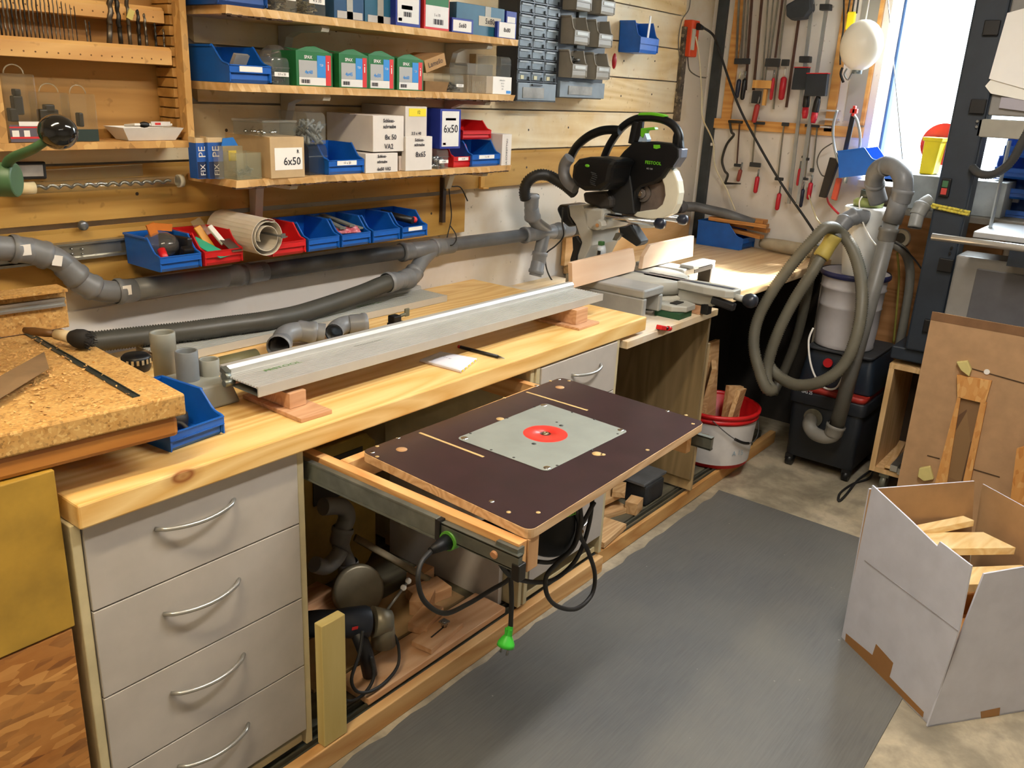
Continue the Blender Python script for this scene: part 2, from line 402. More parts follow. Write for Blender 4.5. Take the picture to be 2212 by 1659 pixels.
drawer_unit(1.905, 2.318, 'drawer_cabinet', 'grey drawer cabinet behind the pulled out router table, top drawer handle showing', [.845, .68, .50, .32, .145])
# slim white door leaf / panels below
tag(build(MB().box(1.868, 1.885, BY+.01, 1.95, .07, .85), 'cabinet_side_panel', CARC, bev=.002), 'pale side panel right beside the second grey drawer cabinet', 'panel')
# saw stand: lower board, right side panel
MSW = wood('#c2a274', '#dec59a', 'x', rough=.6, sc=1.3, name='saw_board', blotch='#d5d2cc')
m = MB().box(2.36, 3.03, BY-.01, WY-.013, .812, .838)
tag(build(m, 'saw_shelf_board', MSW, bev=.002), 'lower board carrying the mitre saw, between worktop and far counter', 'board')
m = MB().box(2.985, 3.003, BY+.002, 2.09, .13, .812)
tag(build(m, 'stand_side_panel', wood('#75613f', '#8c7550', 'z', rough=.7, name='mdf_panel'), bev=.001), 'brown particle board side panel right of the open bay under the saw', 'panel')
m = MB().box(3.006, 3.024, BY+.002, 2.09, .075, .70)
tag(build(m, 'stand_outer_panel', wood('#a08760', '#b89d70', 'z', rough=.7, name='mdf_panel_b'), bev=.001), 'second thinner side panel right against the saw bay panel', 'panel')
# far counter
m = MB().box(3.095, WX-.002, BY-.004, WY-.015, .838, .878)
tag(build(m, 'far_counter', wood('#cda574', '#e3c79a', 'x', knots=3, rough=.45, name='counter_pine', knotc='#8a6a48'), bev=.004), 'pale far counter in the corner, brightly lit by the window', 'worktop')
tag(build(MB().box(3.15, 3.95, 1.80, 1.82, .068, .836).box(4.27, 4.295, 1.38, 1.80, .0, .836).box(3.95, 4.27, 1.80, 1.82, .0, .80).box(3.91, 3.95, 1.80, 1.82, .0, .1), 'counter_shade_panel', DARK), 'dark back panel and leg under the far counter, extended to black out the lit wall', 'panel')  # dark sheets carried over the lit wall, standing in for shade under the counter
# plinth beams
BEAM = wood('#c08d52', '#dcb37a', 'x', knots=2.2, rough=.6, name='beam_pine')
m = MB().box(.80, 2.335, BY-.008, BY+.022, 0.0, .062)
tag(build(m, 'plinth_beam', BEAM, bev=.003), 'long rough wooden beam on the floor in front of the open compartments', 'beam')
m = MB().box(2.338, 3.95, BY+.016, BY+.046, .002, .062)
tag(build(m, 'plinth_beam', wood('#b07a3c', '#cfa264', 'x', knots=2, rough=.6, name='beam_pine_b'), bev=.003), 'second rough beam on the floor running on under the red rimmed bucket', 'beam')
# base floor boards of the compartments + door rail
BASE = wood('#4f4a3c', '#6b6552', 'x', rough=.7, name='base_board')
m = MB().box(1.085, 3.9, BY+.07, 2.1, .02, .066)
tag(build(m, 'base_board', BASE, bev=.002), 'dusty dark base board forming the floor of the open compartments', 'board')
m = MB()
for yy in (BY+.030, BY+.052): m.box(.9, 3.7, yy, yy+.006, .0, .070)
m.box(.9, 3.7, BY+.024, BY+.064, .0, .058)
tag(build(m, 'sliding_door_track', plain('#4b4a3f', .6, .3, vary=.15)), 'dark double sliding door track along the front of the base board', 'track')
# yellow wooden post in front of the first compartment
YLW = plain('#c9b46a', .55, vary=.05)
m = MB().box(1.092, 1.163, BY-.004, BY+.022, .064, .405)
tag(build(m, 'door_strip', wood('#c8b26c', '#dac888', 'z', rough=.6, sc=.7, name='yellow_strip'), bev=.002), 'short upright pale yellow board at the left of the open compartment', 'board')
# back panels of the compartments
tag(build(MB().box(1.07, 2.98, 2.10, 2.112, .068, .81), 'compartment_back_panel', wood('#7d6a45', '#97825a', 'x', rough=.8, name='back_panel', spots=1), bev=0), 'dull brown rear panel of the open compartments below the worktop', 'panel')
# ---- rubber mat
def matmat():
    m, nt, b = nodes('rubber_mat'); v = coords(nt, (1, 1, 1), rnd=False)
    f = noise(nt, coords(nt, (3, 60, 1), rnd=False), 3, 3); g = noise(nt, v, 2.5, 5)
    c = ramp(nt, f, [(.3, hexc('#585856')), (.7, hexc('#636361'))]); c = mix(nt, ramp(nt, g, [(.4, (0,0,0,1)), (.8, (.5,.5,.5,1))]), c, hexc('#7a776c'))
    c = mix(nt, ramp(nt, noise(nt, v, 55, 1), [(.80, (0,0,0,1)), (.82, (.6,.6,.6,1))]), c, hexc('#a8a59a'))
    nt.links.new(c, b.inputs['Base Color']); b.inputs['Roughness'].default_value = .55; bump(nt, b, f, .5, .001); return m
m = MB(); top = []
n = 60
edge = []
for i in range(n+1): edge.append((.2+3.04*i/n, 1.322+.004*math.sin(i*1.7)+.003*math.sin(i*4.1)))
pts = edge+[(3.235, .9), (3.22, .33), (.2, .33)]
m.poly(pts[::-1], 'z', .0005, .006)
tag(build(m, 'rubber_mat', matmat()), 'grey ribbed rubber floor mat lying in front of the bench', 'mat')
# ================================================================= storage bins
def bin_body(w, d, h, m=None, th=.0028, ext=0):
    """open fronted stacking bin: x centred, front at y=0, back at y=d"""
    m = m or MB()
    hw = w/2; ti = hw*.06
    prof = [(.05*d, 0), (0, .10*h), (-.012*d, .46*h), (.03*d, .50*h), (.13*d, .56*h), (.22*d, .74*h), (.30*d, .93*h), (.34*d, h), (d, h), (d, 0)]
    for s in (-1, 1):
        a = [(s*(hw-(ti*(1-z/h))), y, z) for y, z in prof]
        m.ext(a if s < 0 else a[::-1], (-s*th, 0, 0))
    m.box(-hw+ti, hw-ti, .05*d, d, 0, th)                         # floor
    m.box(-hw+th, hw-th, d-th, d, th, h)                          # back
    # front wall: recessed lower grip, proud upper band
    m.ext([(-hw+ti+th, .05*d, 0), (-hw+ti+th, .012*d, .1*h), (-hw+ti+th, .02*d, .30*h), (-hw+ti+th, .02*d+th, .30*h), (-hw+ti+th, .05*d+th, th)], (2*(hw-ti-th), 0, 0))
    m.box(-hw+th*.3, hw-th*.3, -.016*d, -.016*d+th*1.5, .29*h, .485*h)
    m.box(-hw+th*.3, hw-th*.3, -.028*d, -.012*d, .465*h, .49*h).box(-hw+th*.3, hw-th*.3, -.024*d, -.012*d, .28*h, .305*h)
    # rims
    r = th*1.3
    for s in (-1, 1):
        m.box(s*hw-(0 if s < 0 else r*.2)-r*(s < 0)*1, s*hw+r*(s > 0)+r*.2*(s < 0), .33*d, d, h-.055*h, h)
        pts = cr([(s*(hw-.5*th), y, z) for y, z in prof[2:8]], 4)
        m.tube(pts, th*.95, 6)
        # side corner post in front
        m.box(s*hw-(th if s > 0 else 0), s*hw+(th if s < 0 else 0), -.014*d, .05*d, .04*h, .47*h)
    m.box(-hw, hw, d-.004, d+.003, h-.06*h, h)
    return m
def make_bin(w, d, h, mat, label, cat='storage bin', group=None, loc=(0,0,0), rz=0, rot=None, tagtxt=None, name='storage_bin'):
    t = thing(name, label, cat, (0, 0, 0), 0, group)
    build(bin_body(w, d, h), 'body', mat, t)
    if tagtxt is not None:
        l = build(MB().box(-w*.27, w*.27, -.022*d-.0008, -.017*d, .31*h, .46*h), 'paper_label', PAPER, t)
        if tagtxt: text(tagtxt, (0, -.022*d-.0012, .385*h), (1,0,0), (0,0,1), .11*h, INK, l)
    return put(t, loc, rz, rot=rot)
def clear_bin(w, d, h, label, loc, rz=0, fill=None, tagtxt='', group=None, tint=None):
    """transparent dispenser bin with rounded top front"""
    t = thing('clear_storage_bin', label, 'storage bin', (0,0,0), 0, group)
    R = .22*h; pr = [(0, 0), (0, h-R)] + [(R-R*math.cos(a), h-R+R*math.sin(a)) for a in [PI/8*k for k in range(1, 5)]] + [(d, h), (d, 0)]
    th = .002; m = MB()
    for s in (-1, 1): m.ext([(s*w/2, y, z) for y, z in (pr if s < 0 else pr[::-1])], (-s*th, 0, 0))
    for (a, b) in zip(pr, pr[1:]): m.quad((-w/2, *a), (w/2, *a), (w/2, *b), (-w/2, *b))
    m.box(-w/2, w/2, 0, d, 0, th)
    build(m, 'body', tint or CLR, t)
    build(MB().box(-w/2-.001, w/2+.001, -.003, .002, h*.60, h*.64), 'front_rim', CLR, t)
    if fill:
        m = MB(); rng = random.Random(int(w*9999+h*777))
        for k in range(fill[1]):
            c = (rng.uniform(-w*.40, w*.40), rng.uniform(.012, d*.6), .006+rng.uniform(0, h*fill[2]))
            if fill[0] == 'screws':
                a = rng.uniform(0, 6.3); e = rng.uniform(-.4, .4); L = .011
                q = Vector((math.cos(a)*L, math.sin(a)*L, e*L)); c = Vector(c); c.x = max(-w*.42+L, min(w*.42-L, c.x)); c.y = max(.015, c.y)
                m.cyl(c-q, c+q, .0016, n=6); m.cyl(c+q, c+q*1.12, .0036, n=8)
            elif fill[0] == 'balls': m.ball(c, .0075, 8)
            else:
                a = rng.uniform(0, 6.3); q = Vector((math.cos(a)*.012, math.sin(a)*.006, .009)); m.cyl(Vector(c)-q, Vector(c)+q, .004, n=7)
        build(m, 'filling', fill[3], t)['kind'] = 'stuff'
    if tagtxt is not None:
        l = build(MB().box(-w*.42, w*.42, -.0042, -.003, h*.30, h*.46), 'paper_label', PAPER, t)
        if tagtxt: text(tagtxt, (0, -.0047, h*.38), (1,0,0), (0,0,1), h*.12, INK, l)
    return put(t, loc, rz)
# ================================================================= three live-edged shelves
SHX0, SHX1, SHD = 1.302, 2.41, 1.888
ST = {1: 1.747, 2: 1.574, 3: 1.344}
SHW = wood('#cd9f62', '#e9c48c', 'x', knots=3.5, rough=.6, name='shelf_pine', knotc='#7a4c26'); BARK = plain('#4a3424', .9, vary=.2)
PLAST = plain('#b9b4a6', .5, vary=.04)
def shelf(k, th, amp, wd, seed):
    rng = random.Random(seed); z1 = ST[k]; z0 = z1-th; m = MB()
    n = 70; top = []; bot = []
    for i in range(n+1):
        x = SHX0+(SHX1-SHX0)*i/n
        a = amp*(.5*math.sin(i*.21+seed)+.5*math.sin(i*.53+seed*2)); top.append((x, SHD+a*.35)); bot.append((x, SHD+.006+a+rng.uniform(-.003, .004)))
    yb = WY-.031
    A = [m.av((x, y, z1)) for x, y in top]; B = [m.av((x, y, z0)) for x, y in bot]
    C = [m.av((x, yb, z1)) for x, y in top]; D = [m.av((x, yb, z0)) for x, y in top]
    for i in range(n):
        m.af((A[i], A[i+1], C[i+1], C[i])); m.af((B[i], D[i], D[i+1], B[i+1])); m.af((A[i], B[i], B[i+1], A[i+1]))
        m.af((C[i], C[i+1], D[i+1], D[i]))
    m.af((A[0], C[0], D[0], B[0])); m.af((A[n], B[n], D[n], C[n]))
    t = thing('wall_shelf', wd, 'shelf', ((SHX0+SHX1)/2, yb, z0), group=None)
    build(m, 'board', SHW, t)
    # strip of bark under the front edge on part of the length
    m = MB(); rng = random.Random(seed+5)
    for i in range(n):
        if (k == 3) or (k == 2 and i > 38) or (k == 1 and i < 12):
            x = SHX0+(SHX1-SHX0)*(i+.5)/n; y = bot[i][1]+.004; h = rng.uniform(.002, .005)
            m.box(x-.0085, x+.0085, y-.0035, y+.012, z0-h, z0+.0008)
    build(m, 'bark_edge', BARK, t)
    # brackets: pale plastic arms under the board
    for bx in (1.62 if k < 3 else 1.50, 2.30):
        m = MB().poly([(SHD+.03, z0-.0165), (SHD+.025, z0-.008), (SHD+.03, z0-.001), (yb, z0-.001), (yb, z0-(.15 if (k == 3 and bx < 2) else .075)), (yb-.018, z0-(.15 if (k == 3 and bx < 2) else .075)), (yb-.035, z0-.03), (yb-.07, z0-.018)], 'x', bx-.013, bx+.013)
        build(m, 'bracket', PLAST, t, bev=.001)
    return t
shelf(1, .019, .007, 'topmost live-edged pine shelf, cut off at the top of the picture, full of screw boxes', 3)
shelf(2, .019, .006, 'middle live-edged pine shelf carrying the four green screw boxes', 8)
shelf(3, .018, .008, 'lowest live-edged pine shelf with white cartons and small red and blue bins', 5)
# ----------------------------------------------------------------- cartons
def px_box(l, r, top, yf, z0, py=None):
    """front face at y=yf: photo columns l..r and top row -> x0, x1, height"""
    zm = z0+.03
    def xat(px):
        lo, hi = 0, 1659
        for _ in range(30):
            mid = (lo+hi)/2
            if P(px, mid, 'y', yf).z > z0: lo = mid
            else: hi = mid
        return P(px, lo, 'y', yf).x
    x0, x1 = xat(l), xat(r); z1 = P((l+r)/2, top, 'y', yf).z
    return x0, x1, z1-z0
WBOX = plain('#d9d2ca', .75, vary=.03)
def carton(name, label, l, r, top, yf, z0, d, mat, cat='box', lab=None, group=None, rz=0, writing=(), patches=(), flap=None, h=None):
    x0, x1, hh = px_box(l, r, top, yf, z0); h = h or hh; w = x1-x0
    t = thing(name, label, cat, (0,0,0), 0, group)
    m = MB().box(-w/2, w/2, 0, d, 0, h)
    if flap: 
        m.ext([(-w/2-.001, .002, h), (-w/2*.4, .004, h+flap*.8), (0.05*w, .006, h+flap), (w/2*.5, .004, h+flap*.55), (w/2+.001, .002, h-.001)], (0, .0012, 0))
        m.ext([(-w/2-.001, .006, h-.001), (w/2, .006, h-.001), (w/2-.006, d*.6, h+flap*.35), (-w/2+.01, d*.6, h+flap*.5)], (0, 0, .001))
    build(m, 'box_body', mat, t, bev=.0012)
    for (nm, u0, u1, v0, v1, pm) in patches:      # fractions of the front face
        mm = MB()
        if nm == 'bar_code':
            for k in range(11):
                a = u0+(u1-u0)*k/11; mm.box(-w/2+a*w, -w/2+(a+(u1-u0)*(.03+.035*(k*7 % 3)))*w, -.0012, .0006, v0*h, v1*h)
        else: mm.box(-w/2+u0*w, -w/2+u1*w, -.0008, .0006, v0*h, v1*h)
        build(mm, nm, pm, t)
    for (s, u, v, sz, mt, bold) in writing:
        text(s, (-w/2+u*w, -.0014, v*h), (1,0,0), (0,0,1), sz*h, mt, t, 'lettering', min(bold, .00035))
    put(t, ((x0+x1)/2, yf, z0), rz)
    return t
PEN = plain('#2a2730', .8, vary=0); YEL = plain('#e8d41a', .6, vary=.02); SBLU = plain('#1c2f8c', .5, vary=.05); LBLU = plain('#2d86d0', .55, vary=.02)
GRN = plain('#1b6b35', .5, vary=.06); LGREY = plain('#a8a9a8', .6, vary=.02); REDL = plain('#cf2b2b', .5, vary=.02); CREAM = plain('#cdb38a', .85, vary=.05)
TEAL = plain('#1d5a74', .45, vary=.06)
# lowest shelf ------------------------------------------------------
z3 = ST[3]+.0005
for l, r, tp, y, lb in ((428, 452, 298, 1.955, 'narrow blue dowel carton, outermost left on the lowest shelf'), (453, 486, 297, 1.945, 'blue dowel carton with open flap, second from the left on the lowest shelf')):
    x0, x1, h = px_box(l, r, tp, y, z3); w = x1-x0
    t = thing('dowel_carton', lb, 'box', ((x0+x1)/2, y, z3), group='blue dowel cartons')
    build(MB().box(x0, x1-.001, y, y+.035, z3, z3+h*.88), 'box_body', plain('#1f56a8', .6, vary=.05), t, bev=.001)
    build(MB().box(x0+.001, x1-.002, y+.001, y+.0022, z3+h*.88, z3+h).box(x0-.001, x0, y+.002, y+.03, z3+h*.88, z3+h*1.02), 'open_flap', CREAM, t)
    build(MB().box(x0+.001, x1-.002, y-.0008, y, z3+.002, z3+h*.42), 'dark_band', plain('#14284f', .6, vary=.05), t)
    text('PE', ((x0+x1)/2, y-.0014, z3+h*.66), (0,0,1), (-1,0,0), h*.28, WHITE, t, bold=.0)
    text('FIX', ((x0+x1)/2, y-.0014, z3+h*.22), (0,0,1), (-1,0,0), h*.2, WHITE, t)
# hanging pack with blue header and clear pot
x0, x1, h = px_box(474, 528, 315, 1.925, z3)
t = thing('blister_pack', 'clear hanging pack with a yellow price label and blue header, behind the little open pot', 'package', ((x0+x1)/2, 1.925, z3))
build(MB().box(x0, x1, 1.925, 1.955, z3, z3+h), 'clear_shell', clear('#c8bf9a', .45), t, bev=.002)
build(MB().poly([(x0+.015, z3+h), (x0+.02, z3+h+.018), (x0+.05, z3+h+.02), (x1-.01, z3+h)], 'y', 1.93, 1.931), 'header', plain('#1f6fc0', .5), t)
build(MB().box(x0+.03, x0+.052, 1.9235, 1.9245, z3+h*.55, z3+h*.86), 'price_label', plain('#c9b24a', .6), t)
x0, x1, h = px_box(512, 566, 330, 1.897, z3)
t = thing('clear_pot', 'small open clear plastic pot with loose bolts, left of the kraft box marked 6x50', 'container', ((x0+x1)/2, 1.897, z3))
m = MB(); W_ = x1-x0
m.box(x0, x1, 1.897, 1.899, z3, z3+h).box(x0, x1, 1.957, 1.959, z3, z3+h).box(x0, x0+.002, 1.897, 1.959, z3, z3+h).box(x1-.002, x1, 1.897, 1.959, z3, z3+h).box(x0, x1, 1.897, 1.959, z3, z3+.002)
build(m, 'body', clear('#b9b79a', .35), t)
rng = random.Random(4)
for k in range(9):
    c = Vector((rng.uniform(x0+.016, x1-.016), rng.uniform(1.913, 1.94), z3+.008+.008*(k//4))); a = rng.uniform(0, 3.1); q = Vector((math.cos(a), math.sin(a)*.6, .1))*.012
    b_ = build(MB().cyl(c-q, c+q, .0028, n=8).cyl(c+q, c+q*1.35, .006, n=6), 'bolt', STEEL, None)
    tag(b_, 'loose bolt lying in the small open clear pot on the lowest shelf', 'bolt', 'bolts in the clear pot')
carton('kraft_box', 'kraft cardboard box marked 6x50 in front of the clear lidded tray', 586, 659, 296, 1.886, z3, .19, plain('#bda27a', .85, vary=.06),
       patches=[('paper_label', .12, .93, .2, .74, PAPER)], writing=[('6x50', .62, .40, .27, PEN, .0006), ('R', .80, .64, .12, PEN, .001)])
x0, x1, h = px_box(600, 650, 266, 1.905, z3+.102)
t = thing('clear_tray', 'flat clear lidded tray with small metal parts, resting on the kraft box', 'container', ((x0+x1)/2-.01, 1.91, z3+.103), rz=.12)
m = MB(WM[t.name]).box(-.075, .04, 0, .11, 0, .034); build(m, 'body', clear('#9a9c90', .3), t, bev=.002)
build(MB(WM[t.name]).box(-.077, .042, -.002, .112, .034, .040), 'lid', clear('#c9cabf', .35), t, bev=.001)
m = MB(WM[t.name])
for k in range(12): m.ball((rng.uniform(-.065, .03), rng.uniform(.01, .09), .008), .006, 6)
build(m, 'contents', CHROME, t)['kind'] = 'stuff'
clear_bin(.062, .12, .082, 'clear bin of grey wall plugs stacked on the darker clear bin', ((P(683, 300, 'y', 1.915)).x+.002, 1.915, z3+.0815), fill=('plug', 60, .6, plain('#7d7f7c', .6)), tagtxt=None)
clear_bin(.064, .12, .080, 'dark clear bin underneath the bin of grey wall plugs', ((P(687, 345, 'y', 1.912)).x, 1.912, z3), fill=None, tagtxt=None, tint=CLRD)
def bin_px(l, r, top, yf, z0, d, mat, label, group=None, tagtxt=None, rz=0, hscale=1):
    x0, x1, h = px_box(l, r, top, yf, z0)
    return make_bin(x1-x0, d, h*hscale, mat, label, loc=((x0+x1)/2, yf+.012*d+.003, z0), rz=rz, tagtxt=tagtxt, group=group)
bin_px(712, 788, 312, 1.888, z3, .15, BLUE, 'blue bin with a paper label, left of the white carton marked 6x50', tagtxt='10 x 50')
HB = [('Schloss-', .5, .86, .14, PEN, .0004), ('schraube', .52, .70, .14, PEN, .0004), ('8x 50', .56, .40, .2, PEN, .0006), ('VA2', .5, .14, .2, PEN, .0006)]
carton('white_carton', 'white carton marked 6x50 VA2 under the big white carton', 790, 859, 331, 1.888, z3, .18, WBOX,
       writing=[('Schloss-', .5, .84, .2, PEN, .0005), ('schraube', .5, .56, .2, PEN, .0005), ('6x50 VA2', .56, .18, .24, PEN, .0006)])
h6 = px_box(790, 859, 331, 1.888, z3)[2]
# step block that carries the left part of the big carton (the blue bin's rim)
carton('white_carton', 'big white carton marked 8x50, bridging the blue bin and the lower carton', 806, 872, 250, 1.892, z3+h6+.0035, .20, WBOX, writing=HB)
carton('white_carton', 'white carton with torn lid and no writing, under the tall 8x65 carton', 862, 928, 336, 1.905, z3, .17, plain('#cbbcb0', .75, vary=.04))
h7 = px_box(862, 928, 336, 1.905, z3)[2]
# 8x65 stands in front partly sunk in the lid: slim carton in front of it
carton('white_carton', 'tall white carton marked 8x65 in front of the torn carton', 876, 933, 295, 1.887, z3, .0175, WBOX,
       writing=[('Schloss-', .5, .90, .12, PEN, .0004), ('schraube', .5, .76, .12, PEN, .0004), ('8x65', .55, .47, .22, PEN, .001)])
h8 = px_box(876, 933, 295, 1.887, z3)[2]
carton('white_carton', 'white carton with a yellow header label, topmost behind the big 8x50 carton', 875, 921, 230, 1.9055, z3+h7+.0005, .19, plain('#cdc4ba', .75, vary=.03), h=.17-h7-.005 if False else None,
       patches=[('yellow_label', .16, .95, .80, .96, YEL)], writing=[('3.5 x 40', .5, .45, .09, PEN, .0003), ('12', .6, .88, .1, PEN, 0)])
clear_bin(.048, .08, .060, 'small clear bin of steel balls under the dark blue screw box', (P(957, 340, 'y', 1.892).x, 1.892, z3), fill=('balls', 34, .42, CHROME), tagtxt='10x80')
carton('screw_box', 'dark blue and white screw box standing on the small clear bin of steel balls', 950, 994, 236, 1.894, z3+.0605, .10, SBLU,
       patches=[('white_front', .08, .9, .06, .95, WHITE), ('blue_stripe', .25, .75, .72, .78, SBLU), ('red_mark', .14, .28, .1, .16, REDL)], writing=[('6x50', .5, .5, .28, PEN, .0012)])
bin_px(981, 1021, 314, 1.905, z3, .095, RED, 'small red bin with paper label at shelf level, under the other red bin', tagtxt='5x30')
hb = px_box(981, 1021, 314, 1.905, z3)[2]
bin_px(1021, 1081, 306, 1.895, z3, .13, BLUE, 'blue bin with paper label at the right end of the lowest shelf', tagtxt='5 x 40')
bin_px(1001, 1062, 262, 1.925, z3+hb+.016, .12, RED, 'larger red bin stacked above the small red and the blue bin', tagtxt=None)
t = carton('narrow_carton', 'narrow white carton with vertical handwriting at the right end of the lowest shelf', 1083, 1103, 290, 1.893, z3, .11, WBOX)
_l = Vector(t.location)
text('IA-SCHNITTNU', (_l.x, _l.y-.0012, z3+.045), (0,0,1), (-1,0,0), .0125, PEN, t)
# middle shelf -------------------------------------------------------
z2 = ST[2]+.0005
x0, x1, h = px_box(497, 587, 100, 1.892, z2)
make_bin(x1-x0, .20, h, BLUE, 'large blue bin at the left end of the middle shelf, with a paper bag inside', loc=((x0+x1)/2, 1.895, z2), tagtxt='')
t = thing('paper_bag', 'crumpled paper and foil bag sticking out of the large blue bin', 'bag', (x0+.035, 1.93, z2+.01), rot=(.5, 0, .3))
m = MB(WM[t.name]).box(-.022, .03, -.001, .008, .0, .062); build(m, 'bag', plain('#8f8c88', .35, .2), t)
build(MB(WM[t.name]).box(.0, .028, -.003, -.0015, .012, .034), 'paper_slip', PAPER, t)
clear_bin(.052, .12, .066, 'clear bin with a white label beside the large blue bin', (P(606, 150, 'y', 1.905).x, 1.905, z2), fill=('screws', 30, .3, STEEL), tagtxt='3,0 x 30')
t = thing('screw_bag', 'bulging clear bag of screws heaped behind the labelled clear bin', 'bag', (P(592, 110, 'y', 1.995).x, 1.995, z2))
m = MB(); c = Vector(t.location)
m.lathe([(.001, .098), (.018, .096), (.036, .080), (.042, .05), (.038, .01), (.03, .0)], c, n=16); build(m, 'clear_skin', clear('#b8b4ae', .3), t)
m = MB(); rng = random.Random(9)
for k in range(40):
    q = Vector((rng.uniform(-1, 1), rng.uniform(-1, 1), rng.uniform(-.3, .3))).normalized()*.010; p_ = c+Vector((rng.uniform(-.022, .022), rng.uniform(-.022, .022), rng.uniform(.012, .08))); m.cyl(p_-q, p_+q, .0018, n=5)
build(m, 'screws', plain('#a79f92', .4, .7), t)['kind'] = 'stuff'
for (l, r, tp, sz) in ((641, 719, 112, '40'), (733, 795, 118, '45'), (796, 852, 121, '50'), (858, 914, 128, '60')):
    carton('screw_box', 'green screw box with torn lid marked 4x%s on the middle shelf' % sz, l, r, tp, 1.893 if sz != '40' else 1.90, z2, .10, GRN, flap=.014, group='green screw boxes on the middle shelf',
           patches=[('grey_panel', .07, .56, .26, .74, LGREY), ('white_panel', .07, .80, .03, .255, WHITE), ('blue_panel', .565, .80, .26, .90, LBLU), ('red_strip', .805, .95, .03, .92, REDL),
                    ('bar_code', .12, .36, .08, .19, PEN)],
           writing=[('SPAX', .32, .83, .13, WHITE, .0004), ('4x'+sz, .33, .40, .15, LBLU, .0005), ('T20', .68, .62, .09, WHITE, 0), ('i', .87, .6, .4, WHITE, 0)])
x0, x1, h = px_box(918, 995, 150, 1.91, z2+.05)
t = thing('kraft_box', 'tilted kraft box with pencil handwriting leaning above the small cardboard tray', 'box', (P(921, 163, 'y', 1.905).x, 1.905, P(921, 158, 'y', 1.905).z), rot=(0, -.30, 0))
w_, h_ = .092, .036
m = MB(WM[t.name]).box(0, w_, 0, .13, 0, h_); build(m, 'box_body', KRAFT, t, bev=.001)
text('Lamello', tuple(WM[t.name] @ Vector((w_*.5, -.0012, h_*.5))), tuple(WM[t.name].to_3x3() @ Vector((1,0,0))), tuple(WM[t.name].to_3x3() @ Vector((0,0,1))), .021, PEN, t)
x0, x1, h = px_box(916, 968, 176, 1.895, z2); c = Vector(((x0+x1)/2, 1.895, z2)); w_ = x1-x0
t = thing('cardboard_tray', 'small open kraft cardboard tray right of the green screw boxes', 'tray', tuple(c))
m = MB(); a = .006
for s in (-1, 1):
    m.ext([(c.x+s*(w_/2-a), 1.897, z2), (c.x+s*(w_/2-a), 1.96, z2), (c.x+s*w_/2, 1.966, z2+h), (c.x+s*w_/2, 1.891, z2+h)], (s*-.0015, 0, 0))
m.ext([(c.x-w_/2+a, 1.897, z2), (c.x+w_/2-a, 1.897, z2), (c.x+w_/2, 1.891, z2+h), (c.x-w_/2, 1.891, z2+h)], (0, .0015, 0))
m.ext([(c.x-w_/2+a, 1.96, z2), (c.x+w_/2-a, 1.96, z2), (c.x+w_/2, 1.966, z2+h), (c.x-w_/2, 1.966, z2+h)], (0, .0015, 0))
m.box(c.x-w_/2+a, c.x+w_/2-a, 1.897, 1.96, z2, z2+.0015); build(m, 'body', plain('#8a6a42', .9, vary=.1), t)
clear_bin(.040, .09, .054, 'small clear bin with a white sticker in front of the ribbed clear box', (P(992, 175, 'y', 1.897).x, 1.897, z2), fill=('screws', 26, .35, STEEL), tagtxt='4,5x35')
x0, x1, h = px_box(1008, 1062, 138, 1.925, z2)
t = thing('ribbed_box', 'ribbed clear plastic box with a grey lid on the middle shelf', 'box', ((x0+x1)/2, 1.925, z2))
build(MB().box(x0, x1, 1.925, 2.0, z2, z2+h*.62), 'body', clear('#b5a68c', .55), t, bev=.002)
m = MB()
for k in range(12): m.box(x0+.004+(x1-x0-.008)*k/12, x0+.006+(x1-x0-.008)*k/12, 1.9238, 1.925, z2+.004, z2+h*.4)
build(m, 'ribs', clear('#d9cdb8', .5), t)
build(MB().box(x0-.001, x1+.001, 1.924, 2.001, z2+h*.62, z2+h), 'lid', clear('#9a9a94', .65), t, bev=.002)
carton('cardboard_sleeve', 'flat beige cardboard pack standing behind the ribbed clear box', 1026, 1070, 118, 2.01, z2, .03, plain('#b49b74', .85, vary=.06))
carton('white_carton', 'small white carton with black print under the clear bin on the middle shelf', 1064, 1104, 166, 1.897, z2, .09, PAPER,
       patches=[('blue_corner', .72, .96, .06, .22, LBLU)], writing=[('Schrauben', .48, .8, .12, INK, 0), ('60 x 4', .5, .62, .11, INK, 0), ('TX20', .5, .46, .11, INK, 0), ('200', .5, .3, .11, INK, 0)])
h9 = px_box(1064, 1104, 166, 1.897, z2)[2]
clear_bin(.052, .10, .062, 'clear empty bin standing on the small white carton at the shelf end', (P(1093, 140, 'y', 1.899).x, 1.899, z2+h9+.001), tagtxt=None)
# top shelf (upper parts are cut off) --------------------------------
z1 = ST[1]+.0005
x0, x1, h = px_box(470, 578, 5, 1.893, z1)
make_bin(x1-x0, .19, .085, DBLUE, 'dark blue bin at the left end of the topmost shelf', loc=((x0+x1)/2, 1.895, z1))
clear_bin(.065, .12, .09, 'clear bin of brass screws, left of the pair on the topmost shelf', (P(618, 12, 'y', 1.897).x, 1.897, z1), fill=('screws', 55, .3, plain('#8d7f60', .4, .6)), tagtxt='3,5 x 30')
clear_bin(.060, .12, .09, 'clear bin of brass screws, right of the pair beside the taped blue boxes', (P(683, 16, 'y', 1.897).x, 1.897, z1), fill=('screws', 55, .3, plain('#8d7f60', .4, .6)), tagtxt='4 x 30')
TAPE = plain('#a9a69c', .6, vary=.08)
def taped(l, r, yf, d, lb, mat=TEAL, h=.10):
    t = carton('taped_box', lb, l, r, 10, yf, z1, d, mat, h=h, patches=[('paper_tape', .42, .62, 0.02, .99, TAPE), ('torn_label', .1, .95, .02, .20, plain('#b9b5b0', .7, vary=.05))])
    return t
taped(722, 786, 1.905, .14, 'dark blue screw box closed with paper tape, beside the clear bins on the topmost shelf', plain('#16466e', .5, vary=.05))
taped(788, 852, 1.915, .14, 'dark teal screw box with torn white label, left of the white and blue box')
